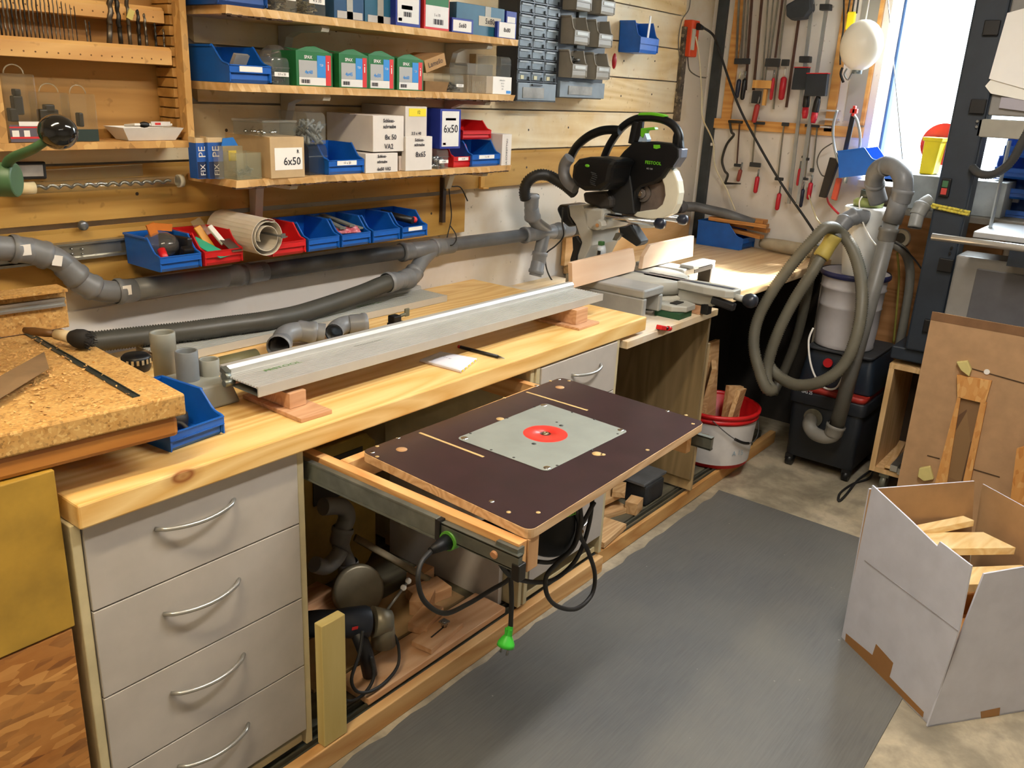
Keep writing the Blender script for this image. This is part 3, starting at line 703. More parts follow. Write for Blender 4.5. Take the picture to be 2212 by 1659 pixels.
carton('screw_box', 'tall blue and white screw box left of the green and red one', 855, 908, 6, 1.893, z1, .09, SBLU, h=.105, patches=[('white_front', .06, .93, .08, .97, WHITE), ('blue_stripe', .22, .66, .42, .52, SBLU), ('bar_code', .3, .62, .24, .36, PEN), ('red_mark', .1, .24, .12, .2, REDL)])
carton('screw_box', 'green, white and red screw box on the topmost shelf', 916, 970, 6, 1.893, z1, .09, REDL, h=.105, patches=[('white_front', .05, .96, .06, .62, WHITE), ('green_front', .05, .96, .62, .97, GRN), ('bar_code', .35, .75, .14, .28, PEN)],
       writing=[('5 x 70', .5, .38, .1, PEN, 0)])
carton('screw_box', 'small blue carton marked 5x60 in front on the topmost shelf', 976, 1022, 40, 1.893, z1, .012, SBLU, patches=[('white_front', .05, .9, .1, .86, PAPER)], writing=[('5x60', .48, .5, .42, PEN, .0014)])
carton('screw_box', 'teal carton with a paper strip marked 5x80 behind the two small cartons', 985, 1088, 6, 1.908, z1, .11, TEAL, h=.088, patches=[('paper_strip', .45, .92, .34, .66, plain('#c4bba8', .7)), ('paper_tape', .58, .70, .66, .99, TAPE)], writing=[('5x80', .68, .5, .26, PEN, .0012)])
carton('screw_box', 'small white and blue carton marked 8x80 at the right end of the topmost shelf', 1074, 1112, 48, 1.893, z1, .012, SBLU, patches=[('white_front', .08, .99, .05, .97, PAPER)], writing=[('8x80', .52, .5, .36, PEN, .0014)])
carton('screw_box', 'blue and white carton behind the one marked 8x80 on the topmost shelf', 1092, 1114, 6, 1.908, z1, .09, SBLU, h=.085, patches=[('white_front', .1, .85, .3, .8, PAPER)])
# ================================================================= open wall cabinet with drill bits (left)
CW = wood('#94692f', '#b58848', 'x', rough=.65, sc=.9, name='cabinet_board', spots=1, knotc='#7a5424'); OSBS = chips('#8a6232', '#b98a4c', '#d6ad6c', 70, (1, 1, .5))
cx0, cx1, cyf = .40, 1.258, 1.985
t = thing('bit_cabinet', 'open wall cabinet with notched sides holding racks of drill bits, left of the shelves', 'cabinet', ((cx0+cx1)/2, WY-.03, 1.42))
build(MB().box(cx0, cx1, 2.090, 2.099, 1.42, 2.05), 'back_board', CW, t)
build(MB().box(cx0, cx1, cyf, 2.09, 1.418, 1.434), 'bottom_board', OSBS, t, bev=.001)
build(MB().box(cx1-.018, cx1, cyf, 2.09, 1.434, 2.05), 'side_board', OSBS, t, bev=.001)
build(MB().box(.80, .822, cyf, 2.09, 1.434, 1.60), 'divider', OSBS, t, bev=.001)
m = MB()
for k in range(14):
    z = 1.44+.0235*k; m.poly([(cyf+.03, z), (cyf+.03, z+.0205), (2.088, z+.0205), (2.088, z)], 'x', cx1-.030+.003*(k % 2), cx1-.018)
build(m, 'notched_strip', CW, t, bev=.001)
RK = wood('#c08d4e', '#d6aa68', 'x', rough=.6, sc=.8, name='rack_batten', spots=1, knotc='#7a5424')
for nm, z0, z1, y0 in (('lower', 1.607, 1.647, 2.01), ('upper', 1.700, 1.735, 2.03)):
    build(MB().poly([(y0, z0), (y0, z1-.008), (y0+.008, z1), (2.088, z1), (2.088, z0)], 'x', cx0, cx1-.031), 'rack_batten', RK, t, bev=.001)
    m = MB(); x = cx0+.03
    while x < cx1-.05: m.cyl((x, y0-.0004, z0+.012), (x, y0+.001, z0+.012), .002, n=6); x += .024
    build(m, 'size_marks', plain('#6b4a24', .8, vary=0), t)
BITM = plain('#6f665a', .38, .85, vary=.25); BITD = plain('#35312c', .4, .7, vary=.2)
rng = random.Random(2); k = 0
ORD = ['leftmost']+[w_+' from the left' for w_ in 'second third fourth fifth sixth seventh eighth ninth tenth eleventh twelfth thirteenth fourteenth fifteenth sixteenth seventeenth eighteenth nineteenth twentieth'.split()]
def bit(x, y, z, L, r, mat, label, group, tilt=0):
    r *= .8; m = MB(); a = Vector((x, y, z)); d = Vector((math.sin(tilt), 0, math.cos(tilt)))
    m.cyl(a, a+d*L*.36, r*.92, n=8)
    pts = [a+d*(L*.36+L*.64*i/14) for i in range(15)]
    m.tube([p+Vector((math.cos(i*1.25), math.sin(i*1.25), 0))*r*.22 for i, p in enumerate(pts)], lambda f: r*(.92 if f < .93 else .35), 6)
    return tag(build(m, 'drill_bit', mat), label, 'drill bit', group)
lx = [P(px, 68, 'y', 2.025).x for px in range(6, 176, 9)]
for i, x in enumerate(lx):
    bit(x, 2.030, 1.640, .118-.0022*i, .0030-.00009*i, BITM if i % 3 else BITD, 'twist drill, %s in the long row at the left of the rack' % ORD[i], 'twist drills in the left rack')
for i, (px, L, r, lb) in enumerate(((190, .052, .0022, 'thin short drill, left of the two standing alone in the rack'), (197, .05, .002, 'thin short drill, right of the two standing alone in the rack'), (236, .13, .0085, 'thick dark tapered drill leaning right of the two thin ones'), (262, .115, .007, 'thick pale steel drill beside the leaning dark one'), (282, .135, .006, 'long dark steel drill with a yellow paper scrap on it'),
        (302, .085, .0055, 'medium drill, fourth from the right in the rack'), (318, .078, .0045, 'medium drill, third from the right in the rack'), (338, .06, .004, 'short drill, second from the right in the rack'), (355, .048, .003, 'shortest drill at the far right of the rack'))):
    bit(P(px, 72, 'y', 2.025).x, 2.030, 1.640, L, r, BITD if i % 2 else BITM, lb, 'drills in the right of the rack', .12 if px == 236 else .02*((i % 3)-1))
tag(build(MB().cbox((P(285, 32, 'y', 2.01).x, 2.016, 1.712), (.014, .003, .022), ry=.4), 'paper_scrap', plain('#c9b96a', .8)), 'small yellowish paper scrap stuck on a drill in the rack', 'paper')
# things on the cabinet bottom
zc = 1.4345
def pack(l, r, top, y, dark, lb, base, basew=PAPER):
    x0, x1, h = px_box(l, r, top, y, zc)
    t = thing('tool_pack', lb, 'package', ((x0+x1)/2, y, zc))
    build(MB().box(x0, x1, y, y+.045, zc, zc+h), 'clear_shell', clear('#b8aa88', .16), t, bev=.003)
    a = [(x0+(x1-x0)*.2+(x1-x0)*.6*(.5-.5*math.cos(q)), y+.02, zc+h+.018*math.sin(q)) for q in [PI*i/10 for i in range(11)]]
    build(MB().tube(a, .0015, 6), 'hanger_tab', clear('#d8cfb4', .4), t)
    m = MB()
    for (u, v, w_, hh) in dark: m.box(x0+(x1-x0)*u, x0+(x1-x0)*(u+w_), y+.012, y+.032, zc+h*v, zc+h*(v+hh))
    build(m, 'cutter', BLACK, t, bev=.003)
    build(MB().box(x0+.002, x1-.002, y-.0012, y-.0002, zc+.001, zc+h*.26), 'card', base, t)
    return t, x0, x1, h
t, x0, x1, h = pack(22, 92, 160, 1.995, [(.35, .4, .3, .28), (.42, .68, .2, .1), (.2, .3, .25, .2)], 'largest clear tool pack with a grey and red card, left in the cabinet', plain('#5c5660', .6))
build(MB().box(x0+.002, x1-.002, 1.9934, 1.9939, zc+h*.215, zc+h*.235).box(x0+.002, x1-.002, 1.9934, 1.9939, zc+.008, zc+.012), 'red_line', REDL, t)
build(MB().box(x0+.006, x0+.02, 1.9932, 1.9938, zc+.012, zc+.025).box(x0+.03, x0+.042, 1.9932, 1.9938, zc+.012, zc+.025).box(x0+.022, x1-.003, 1.9930, 1.9938, zc+h*.245, zc+h*.31), 'white_marks', PAPER, t)
pack(93, 160, 200, 2.02, [(.1, .3, .6, .35), (.3, .55, .3, .2)], 'middle clear tool pack half hidden by the black lever knob', plain('#8c8478', .7))
pack(160, 216, 203, 2.0, [(.4, .3, .18, .3)], 'clear tool pack with a dark green card, right of the knob', plain('#1e3029', .6))
t = thing('plastic_tray', 'white plastic tray with a blister card in the cabinet', 'tray', (P(330, 298, 'y', 2.01).x, 2.01, zc))
c = Vector(t.location); a0, a1 = P(272, 298, 'y', 1.999).x, P(385, 298, 'y', 1.999).x
m = MB(); lo = [(a0+.008, 2.002), (a1-.006, 2.002), (a1-.006, 2.06), (a0+.008, 2.06)]; hi = [(a0-.012, 1.985), (a1+.008, 1.985), (a1+.008, 2.075), (a0-.012, 2.075)]
L = [m.av((x, y, zc+.0005)) for x, y in lo]; H = [m.av((x, y, zc+.030)) for x, y in hi]; L2 = [m.av((x*.985+.015*c.x, y, zc+.003)) for x, y in lo]; H2 = [m.av((x*.975+.025*c.x, y*.97+.03*2.03, zc+.030)) for x, y in hi]
m.af(L[::-1]); m.af(L2)
for i in range(4): j = (i+1) % 4; m.af((L[i], L[j], H[j], H[i])); m.af((L2[j], L2[i], H2[i], H2[j])); m.af((H[i], H[j], H2[j], H2[i]))
build(m, 'body', WHITE, t)
t2 = thing('blister_card', 'pale blister card with a dark part lying in the white tray', 'package', (c.x, 2.02, zc+.02))
m = MB().cbox((c.x+.003, 2.03, zc+.034), (.098, .05, .006), rx=-.1); build(m, 'card', PAPER, t2, bev=.002)
build(MB().ball((c.x-.02, 2.008, zc+.036), .012, 10, (1.2, .5, .6)), 'dark_part', BLACK, t2); build(MB().cbox((c.x+.02, 2.004, zc+.0385), (.05, .002, .010)), 'label', plain('#d8d2cc', .6), t2)
build(MB().cbox((c.x+.012, 2.0025, zc+.0385), (.014, .001, .005)), 'red_mark', REDL, t2)
# ---------------------------------------------------------------- tubes and label holder below the cabinet
a = P(15, 408, 'y', 2.06); b = P(384, 391, 'y', 2.06)
t = thing('clear_tube', 'long clear tube with a spiral auger bit inside, lying on the wall below the cabinet', 'tube', tuple(a))
build(MB().cyl(a, b, .0135, n=18), 'tube', clear('#c9c3a6', .12), t)
q = b-a; build(MB().tube([a+q*(.15+.8*i/80)+Vector((0, math.cos(i*.9), math.sin(i*.9)))*.0035 for i in range(81)], .0038, 6), 'auger_bit', STEEL, t)
build(MB().cyl(b, b+q.normalized()*.012, .016, n=18), 'end_cap', plain('#cfc9b8', .4), t)
build(MB().cyl(a+q*.03, a+q*.14, .0142, n=18), 'paper_sleeve', plain('#d9c79a', .7), t)
a = P(98, 375, 'y', 2.08); b = P(308, 362, 'y', 2.08)
t = thing('clear_sleeve', 'thin flat clear plastic sleeve on the wall above the auger tube', 'sleeve', tuple(a))
d = Vector((0, 0, .020)); build(MB().ext([a-d, b-d, b+d*.4, a+d*.4], (0, .012, 0)), 'sleeve', clear('#b9a878', .22), t)
build(MB().tube([a+d*.4, b+d*.4], .0012, 6), 'rim', plain('#d9d0b4', .3), t)
c = P(62, 368, 'y', 2.05)
t = thing('label_frame', 'small black frame with a silver label beside the green lever', 'frame', tuple(c))
build(MB().cbox(c, (.072, .012, .038), ry=.02), 'frame', BLACK, t, bev=.003); build(MB().cbox(c+Vector((0, -.0065, 0)), (.056, .001, .025), ry=.02), 'label', plain('#a09b95', .4, .5, vary=.2), t)
# support ledge behind tubes
# ---------------------------------------------------------------- clear wall rail + knob
z0 = 1.150
t = thing('wall_rail', 'ribbed clear and silver rail on the wall left of the hanging bins', 'rail', (.95, 2.10, z0))
m = MB().poly([(2.104, z0), (2.088, z0+.002), (2.088, z0+.008), (2.098, z0+.010), (2.098, z0+.036), (2.090, z0+.038), (2.090, z0+.043), (2.104, z0+.045)], 'x', -.4, 2.06)
build(m, 'profile', plain('#9a978c', .25, .75, vary=.1), t)
m = MB()
for px in (155, 178): p_ = P(px, 538, 'y', 2.094); m.ball(p_, .003, 8).ball(p_-Vector((0, 0, .012)), .003, 8)
build(m, 'rivets', CHROME, t)
c = P(178, 487, 'y', 2.09)
t = thing('wall_screw', 'small round grey screw head on the yellow board above the rail', 'screw', tuple(c)); build(MB().lathe([(.001, .012), (.008, .012), (.011, .009), (.012, .002), (.012, 0)], c, (0, -1, 0), 18), 'head', plain('#70757a', .35, .6), t)
# ---------------------------------------------------------------- seven bins on the rail
bx = [1.162, 1.284, 1.490, 1.612, 1.734, 1.857, 1.980]; bm = [BLUE, RED, RED, BLUE, BLUE, BLUE, BLUE]
bl = ['first blue bin hanging on the wall rail, holding cutters and plastic bags', 'red bin hanging left of the paper roll, with turquoise card and tools', 'empty red bin hanging right of the paper roll',
      'empty blue bin hanging right beside the empty red bin', 'blue bin with a red sanding card and grey strips, fifth on the rail', 'empty blue bin second from the right on the rail', 'last blue bin on the right of the rail, holding a black handle']
for i in range(7):
    make_bin(.112, .155, .078, bm[i], bl[i], loc=(bx[i], 1.932, 1.130), group='bins hanging on the wall rail', tagtxt='' if i == 6 else None)
b0 = Vector((bx[0], 1.932, 1.133))
t = thing('cutter_bag', 'clear plastic bag with an orange header in the first blue bin', 'bag', tuple(b0+Vector((.0, .06, .02))))
m = MB().ball(b0+Vector((.0, .085, .05)), .042, 14, (1, 1.3, .75)); build(m, 'bag', clear('#8a857c', .45, .15), t)
build(MB().cbox(b0+Vector((-.02, .085, .088)), (.022, .006, .03), ry=-.3).cbox(b0+Vector((.02, .105, .088)), (.05, .006, .018), ry=.15), 'orange_header', plain('#c8701c', .6), t)
t = thing('router_cutter', 'red topped steel router cutter in the front of the first blue bin', 'cutter', tuple(b0+Vector((-.022, .02, .0))))
build(MB().cyl(b0+Vector((-.03, .016, .02)), b0+Vector((-.026, .04, .045)), .010, n=14), 'red_collar', RED, t); build(MB().cyl(b0+Vector((-.026, .016, .016)), b0+Vector((.004, .022, .018)), .011, n=14), 'shaft', STEEL, t)
t = thing('grinder_pad', 'black folded plastic part at the right of the first blue bin', 'tool part', tuple(b0+Vector((.03, .05, .0))))
build(MB().cbox(b0+Vector((.034, .075, .045)), (.016, .11, .05), rz=.15).cbox(b0+Vector((.03, .02, .03)), (.03, .02, .04), rx=.3), 'body', BLACK, t, bev=.004)
b1 = Vector((bx[1], 1.932, 1.133))
t = thing('plastic_card', 'turquoise plastic card lying in the red bin', 'card', tuple(b1+Vector((-.02, .05, .03)))); build(MB().cbox(b1+Vector((-.015, .045, .036)), (.045, .11, .002), rx=.35, rz=.35), 'card', plain('#2fae8c', .5), t)
t = thing('spatula', 'yellow handled spatula standing in the red bin', 'tool', tuple(b1)); build(MB().cbox(b1+Vector((.004, .085, .05)), (.020, .008, .075), ry=-.35, rx=-.5), 'handle', plain('#c98a1e', .5), t, bev=.002)
build(MB().cbox(b1+Vector((.012, .115, .075)), (.03, .002, .05), ry=-.35, rx=-.5), 'blade', clear('#b9b4a0', .4), t)
t = thing('scraper', 'scraper with white handle and grey blade in the red bin', 'tool', tuple(b1)); build(MB().cbox(b1+Vector((.022, .06, .062)), (.014, .010, .06), ry=-.35, rx=-.7), 'handle', WHITE, t, bev=.002)
build(MB().cbox(b1+Vector((.036, .02, .040)), (.030, .06, .002), ry=0, rx=.4), 'blade', STEEL, t)
# bigger roll
c = Vector((1.386, 1.885, 1.196)); PR = plain('#cdc3b2', .8, vary=.04)
t = thing('paper_roll', 'loosely rolled thick white paper sticking out between the two red bins', 'roll', tuple(c-Vector((0, 0, .06))))
pts = [];
for i in range(64):
    a = i/63*2*PI*2.4+1.0; r = .046-.022*(i/63)**1.6 if i > 26 else .0478-.0018*i/26
    pts.append((c.x+r*math.cos(a), c.z+r*math.sin(a)))
m = MB()
for (a, b) in zip(pts, pts[1:]):
    n_ = Vector((b[1]-a[1], -(b[0]-a[0]))).normalized()*.0012
    m.quad((a[0], c.y, a[1]), (b[0], c.y, b[1]), (b[0], c.y+.20, b[1]), (a[0], c.y+.20, a[1]))
    m.quad((a[0]+n_.x, c.y, a[1]+n_.y), (a[0]+n_.x, c.y+.2, a[1]+n_.y), (b[0]+n_.x, c.y+.2, b[1]+n_.y), (b[0]+n_.x, c.y, b[1]+n_.y))
    m.quad((a[0], c.y, a[1]), (a[0]+n_.x, c.y, a[1]+n_.y), (b[0]+n_.x, c.y, b[1]+n_.y), (b[0], c.y, b[1]))
o = build(m, 'sheet', PR, t)
t = thing('steel_hook', 'flat steel strip with hooked end pushed into the paper roll', 'strip', tuple(c)); build(MB().cbox(c+Vector((.022, .02, .004)), (.012, .12, .003), rz=.1).cbox(c+Vector((.018, -.042, .008)), (.012, .004, .012)), 'strip', STEEL, t)
b4 = Vector((bx[4], 1.932, 1.133))
for i, (dx, dz, lb) in enumerate(((-.025, .058, 'left grey plastic strip lying in the fifth bin of the rail'), (.0, .063, 'middle grey plastic strip lying in the fifth bin of the rail'), (.025, .052, 'right grey plastic strip in the fifth bin of the rail'))):
    tag(build(MB().cbox(b4+Vector((dx, .085, dz)), (.02, .14, .006), rx=.12, rz=.15*(i-1)), 'plastic_strip', plain('#6a6d66', .5), bev=.001), lb, 'strip', 'grey strips in the fifth bin')
t = thing('sanding_card', 'red and white speckled card at the front of the fifth bin', 'card', tuple(b4)); build(MB().cbox(b4+Vector((-.012, .022, .043)), (.075, .03, .002), rx=.5, rz=-.2), 'card', chips('#7a1a2c', '#b02a42', '#d9a8b0', 160), t)
b6 = Vector((bx[6], 1.932, 1.133))
t = thing('multi_tool', 'black ribbed tool handle with a red end in the last bin of the rail', 'handle', tuple(b6)); build(MB().tube([b6+Vector((-.02, .13, .062)), b6+Vector((-.005, .08, .055)), b6+Vector((.012, .02, .048))], .012, 12), 'grip', BLACK, t)
build(MB().ball(b6+Vector((.028, .03, .048)), .011, 10), 'red_end', REDL, t)
# ================================================================= wall organisers
z0, zt = 1.553, 1.985; ox0, ox1, oy = 2.566, 2.803, 2.005
t = thing('drawer_organiser', 'grey small-parts organiser with rows of tiny drawers, right of the shelves', 'organiser', ((ox0+ox1)/2, 2.08, z0))
FR = plain('#22262b', .45, vary=.06); DRW = plain('#66737c', .5, vary=.25)
m = MB().box(ox0-.004, ox1+.004, oy+.012, 2.098, z0, zt)
build(m, 'back', FR, t)
m = MB(); 
cols = 3; rows = 10; rh = .0375; cw = (ox1-ox0)/cols; zb = 1.622
for i in range(cols+1): m.box(ox0+i*cw-.003, ox0+i*cw+.003, oy, oy+.0125, z0+.002, zt)
for j in range(rows+1): m.box(ox0-.004, ox1+.004, oy-.003, oy+.0125, zb+j*rh-.0022, zb+j*rh+.0022)
m.box(ox0-.004, ox1+.004, oy, oy+.0125, z0, z0+.004)
build(m, 'grid_frame', FR, t)
for j in range(rows):
    for i in range(cols):
        if zb+(j+1)*rh > zt: continue
        xa, xb, za = ox0+i*cw+.004, ox0+(i+1)*cw-.004, zb+j*rh+.004
        d = build(MB().box(xa, xb, oy-.001, oy+.0115, za, za+rh-.009), 'drawer', DRW, t, bev=.001)
        m = MB().box(xa+.002, xb-.016, oy-.004, oy-.001, za+rh-.016, za+rh-.010); build(m, 'label_strip', plain('#8f979c', .5), d)
        build(MB().box(xb-.015, xb-.002, oy-.006, oy-.001, za+.001, za+.012), 'pull', FR, d)
        if j == 0: build(MB().box(xa+.012, xa+.03, oy-.003, oy-.001, za+.003, za+.016), 'sticker', plain('#c9c39a', .5), d)
d = build(MB().box(ox0+.002, ox1-.002, oy-.004, oy+.0115, z0+.004, zb-.005), 'wide_drawer', plain('#77838c', .45, vary=.1), t, bev=.002)
build(MB().box(ox0+.08, ox0+.14, oy-.010, oy-.004, zb-.014, zb-.008), 'pull', FR, d); build(MB().box(ox0+.03, ox1-.08, oy-.006, oy-.004, z0+.012, zb-.02), 'window', plain('#8b8880', .4, vary=.2), d)
px0, px1 = 2.828, 3.150; z0 = 1.570
t = thing('bin_organiser', 'dark organiser with six tilting beige bins and a wide clear drawer', 'organiser', ((px0+px1)/2, 2.08, z0))
build(MB().box(px0, px1, 2.02, 2.098, z0, 1.99), 'frame', FR, t, bev=.002)
build(MB().box(px0+.004, px1-.004, 2.005, 2.021, z0+.003, z0+.062), 'wide_drawer', plain('#77838c', .45, vary=.1), t, bev=.002)
build(MB().box(px0+.06, px1-.10, 2.002, 2.005, z0+.014, z0+.046), 'window', plain('#8b8880', .4, vary=.2), t)
BEI = plain('#8a8478', .5, vary=.05); DBG = plain('#4a4c4c', .5)
m = MB()
for j in range(10): m.box(px0+.11, px0+.165, 2.012, 2.021, z0+.075+.036*j, z0+.103+.036*j)
build(m, 'small_drawers', plain('#6f7a80', .4), t)
for j in range(3):
    for i in range(2):
        w_ = .098; xc = px0+.055+i*.165; zb_ = z0+.075+j*.118
        T_ = T(xc, 1.955, zb_)
        mm = bin_body(w_, .066, .098, MB(T_))
        b = build(mm, 'tilting_bin', BEI, t); build(MB(T_).box(-w_*.36, w_*.36, -.003, -.0012, .032, .043), 'label_strip', plain('#b4b6b2', .5), b)
        if (i, j) in ((0, 0), (1, 2)):
            mm = MB(T_); rng = random.Random(i+j)
            for k in range(9): mm.ball((rng.uniform(-.03, .03), rng.uniform(.01, .05), .05+rng.uniform(0, .03)), .008, 6)
            build(mm, 'contents', plain('#5c5c58', .4, .5, vary=.3), b)['kind'] = 'stuff'
# blue bin right of the organiser, hanging on a cleat, and the red part
x0, x1, _ = px_box(1340, 1427, 30, 1.99, 1.76)
t = make_bin(.155, .105, .125, BLUE, 'blue bin hanging on the cleat boards right of both organisers', loc=(3.455, 1.995, 1.765), name='storage_bin')
tag(build(MB().cbox((3.470, 2.012, 1.865), (.013, .003, .10), ry=.1), 'white_strip', PAPER), 'white plastic strip standing in the blue bin right of the organisers', 'strip')
c = P(1327, 132, 'y', 2.06); tag(build(MB().ball(c, .02, 12, (.6, .5, 1.6)), 'red_grip', plain('#a01420', .35)), 'dark red grip behind the bottom right of the bin organiser', 'grip')
# ================================================================= grey dust extraction pipes
def sock(m, a, b, r):
    """socket with rolled ring at a, pointing to b"""
    a = Vector(a); d = (Vector(b)-a).normalized()
    m.lathe([(r+.0045, -.001), (r+.0075, .003), (r+.0075, .013), (r+.0045, .017), (r+.004, .045), (r+.001, .052)], a, d, 24)
PR_ = .0245; py = 2.058
t = thing('waste_pipe', 'long grey plastic extraction pipe with bends running along the wall below the bins', 'pipe', (1.6, py, 1.05))
A = P(-40, 535, 'y', py); pts = [A, P(30, 538, 'y', py), P(85, 548, 'y', py), P(125, 562, 'y', py), P(160, 593, 'y', py), P(188, 618, 'y', py), P(235, 630, 'y', py), P(290, 626, 'y', py)]
m = MB().tube(cr(pts, 6), PR_+.003, 20)
for a, b in ((P(22, 537, 'y', py), P(50, 540, 'y', py)), (P(103, 553, 'y', py), P(90, 549, 'y', py)), (P(170, 601, 'y', py), P(155, 588, 'y', py)), (P(205, 624, 'y', py), P(190, 616, 'y', py)), (P(250, 630, 'y', py), P(280, 628, 'y', py))): sock(m, a, b, PR_+.001)
build(m, 'bends', PVC, t)
xs = 1.17; xe = 2.72; zp = 1.064
m = MB().tube([P(285, 627, 'y', py), Vector((xs, py, zp+.002)), Vector((1.5, py, zp))], PR_+.003, 20)
build(m, 'sleeve', PVC, t)
build(MB().tube([(xs, py, zp), (1.9, py, zp-.003), (2.4, py, zp-.008), (xe, py, zp-.014)], PR_, 20), 'straight_pipe', PVCD, t)
m = MB(); sock(m, (1.415, py, zp), (1.36, py, zp), PR_); sock(m, (1.43, py, zp), (1.5, py, zp), PR_-.001); build(m, 'coupling', PVC, t)
for px, py_ in ((56, 540), (124, 563), (275, 627)):
    c = P(px, py_, 'y', py-PR_-.0055); build(MB().cbox(c, (.022, .001, .024), ry=.25 if px > 56 and px < 200 else 0), 'white_sticker', PAPER, t)
# branch with the hose
m = MB(); xb = 2.11; m.tube([(2.04, py, zp-.006), (2.30, py, zp-.009)], PR_+.004, 20)
sock(m, (2.045, py, zp-.006), (2.1, py, zp-.007), PR_+.001); sock(m, (2.20, py, zp-.008), (2.25, py, zp-.008), PR_+.001)
m.tube(cr([(2.20, py, zp-.012), (2.14, py-.005, zp-.045), (2.085, py-.02, zp-.085)], 5), PR_+.002, 20)
sock(m, (2.10, py-.015, zp-.073), (2.075, py-.02, zp-.09), PR_+.001)
build(m, 'branch', PVC, t)
pts = [(2.095, py-.016, zp-.078), (2.07, py-.035, zp-.085), (2.03, py-.055, zp-.083), (1.96, py-.075, zp-.078), (1.90, py-.083, zp-.076)]
m = MB().tube(cr(pts, 5), PR_+.002, 20); sock(m, pts[4], pts[3], PR_+.002); sock(m, pts[2], pts[3], PR_+.002); build(m, 'hose_connector', PVC, t)
c = P(858, 607, 'y', py-.09); build(MB().cbox(c, (.012, .001, .02)), 'white_sticker', PAPER, t)
# right end: branch at the saw
q = [(xe, py, zp-.014), (2.86, py, zp-.016), (3.05, py, zp-.02)]
m = MB().tube(q, PR_+.004, 20); sock(m, q[0], q[1], PR_+.001); sock(m, (2.97, py, zp-.018), (2.93, py, zp-.018), PR_+.003)
m.tube(cr([(2.86, py, zp-.02), (2.83, py-.01, zp-.07), (2.815, py-.01, zp-.13), (2.80, py-.01, zp-.185)], 5), PR_+.001, 18); sock(m, (2.825, py-.01, zp-.09), (2.82, py-.01, zp-.12), PR_); sock(m, (2.803, py-.01, zp-.175), (2.81, py-.01, zp-.15), PR_)
m.tube(cr([(2.88, py, zp-.012), (2.78, py-.01, zp+.035), (2.735, py-.02, zp+.085), (2.732, py-.02, zp+.15)], 5), PR_+.001, 18); sock(m, (2.732, py-.02, zp+.145), (2.735, py-.02, zp+.1), PR_); sock(m, (2.755, py-.015, zp+.05), (2.74, py-.02, zp+.08), PR_+.001)
build(m, 'double_branch', PVC, t)
m = MB().tube([(3.05, py, zp-.02), (3.6, py, zp+.0), (4.06, py, zp+.005)], PR_, 18); sock(m, (4.05, py, zp+.005), (3.99, py, zp), PR_)
m.tube([(4.05, py, zp+.005), (4.13, py-.03, zp+.002), (4.16, py-.18, zp-.015), (4.18, py-.34, zp-.05)], PR_, 18); build(m, 'corner_run', PVCD, t)
# hose on the worktop
pts = [Vector((1.915, py-.083, zp-.076)), Vector((1.87, 1.975, .983)), Vector((1.78, 1.975, .968))]+[P(a_, b_, 'z', .9475) for a_, b_ in ((655, 676), (580, 692), (500, 703), (420, 714), (330, 724), (250, 733), (190, 740), (120, 748))]
tag(build(MB().hose(pts, .0275, .0068, .0038, 18), 'suction_hose', plain('#4c4b45', .42, vary=.05)), 'dark grey ribbed suction hose lying on the worktop along the wall', 'hose')
# thin cable hanging from the shelves to the pipe
pts = [P(968, 388, 'y', 2.09), P(972, 430, 'y', 2.09), P(975, 470, 'y', 2.085), P(965, 520, 'y', 2.07), P(975, 530, 'y', 2.025), P(985, 520, 'y', 2.03), P(984, 505, 'y', 2.06), P(972, 487, 'y', 2.08)]
tag(build(MB().tube(cr(pts, 6), .002, 8), 'black_cable', RUB), 'thin black cable hanging under the lowest shelf down to the pipe', 'cable')
pts = [P(968, 388, 'y', 2.09), P(975, 402, 'y', 2.085), P(995, 405, 'y', 2.08), P(1010, 434, 'y', 2.08)]
tag(build(MB().tube(cr(pts, 6), .0022, 8), 'black_cable', RUB), 'short loose black cable end sticking out to the right below the lowest shelf', 'cable')
a = P(958, 384, 'y', 2.095); b = P(958, 480, 'y', 2.095)
tag(build(MB().box(a.x-.008, a.x+.008, 2.088, 2.104, b.z, a.z), 'slotted_bar', plain('#3a2c22', .6, vary=.2)), 'short dark upright bar on the wall under the lowest shelf', 'bar')
c = P(1040, 392, 'y', 2.10); tag(build(MB().box(c.x-.011, c.x+.011, 2.093, 2.104, c.z-.022, c.z+.018).box(c.x-.011, c.x+.02, 2.08, 2.104, c.z-.026, c.z-.020), 'wooden_hook', plain('#c99a4a', .6, vary=.05), bev=.001), 'small wooden hook block on the cleat board right of the lowest shelf', 'hook')
# ================================================================= things on the worktop
def alu(x0, x1, y0, y1, zb, zt, label, ridge=.018):
    """aluminium edging profile plate: ribbed top, raised back rail"""
    t = thing('aluminium_fence', label, 'rail', ((x0+x1)/2, (y0+y1)/2, zb))
    prof = [(y0, zb), (y0, zt)]
    n = 11; yb = y1-.022
    for i in range(n):
        a = y0+.008+(yb-y0-.010)*i/n; b = y0+.008+(yb-y0-.010)*(i+.4)/n
        prof += [(a, zt), (a+.0003, zt-.0028), (b, zt-.0028), (b+.0003, zt)]
    prof += [(yb, zt), (yb, zt+ridge*.6), (y1-.016, zt+ridge), (y1, zt+ridge), (y1, zb+.004), (y1-.004, zb+.004), (y1-.004, zt-.004), (y0+.004, zt-.004), (y0+.004, zb)]
    build(MB().poly(prof, 'x', x0, x1), 'profile', [plain('#c4c4c0', .4, .35, vary=.03)], t)
    build(MB().box(x0-.001, x1+.001, y0-.0012, y0+.0005, zb+.001, zt+.0005), 'edge_strip', plain('#c4c2bb', .45, .35, vary=.02), t)
    return t, yb
t, yb = alu(1.030, 2.368, 1.455, 1.592, .9525, .975, 'long ribbed aluminium guide rail lying on wooden blocks at the front of the worktop')
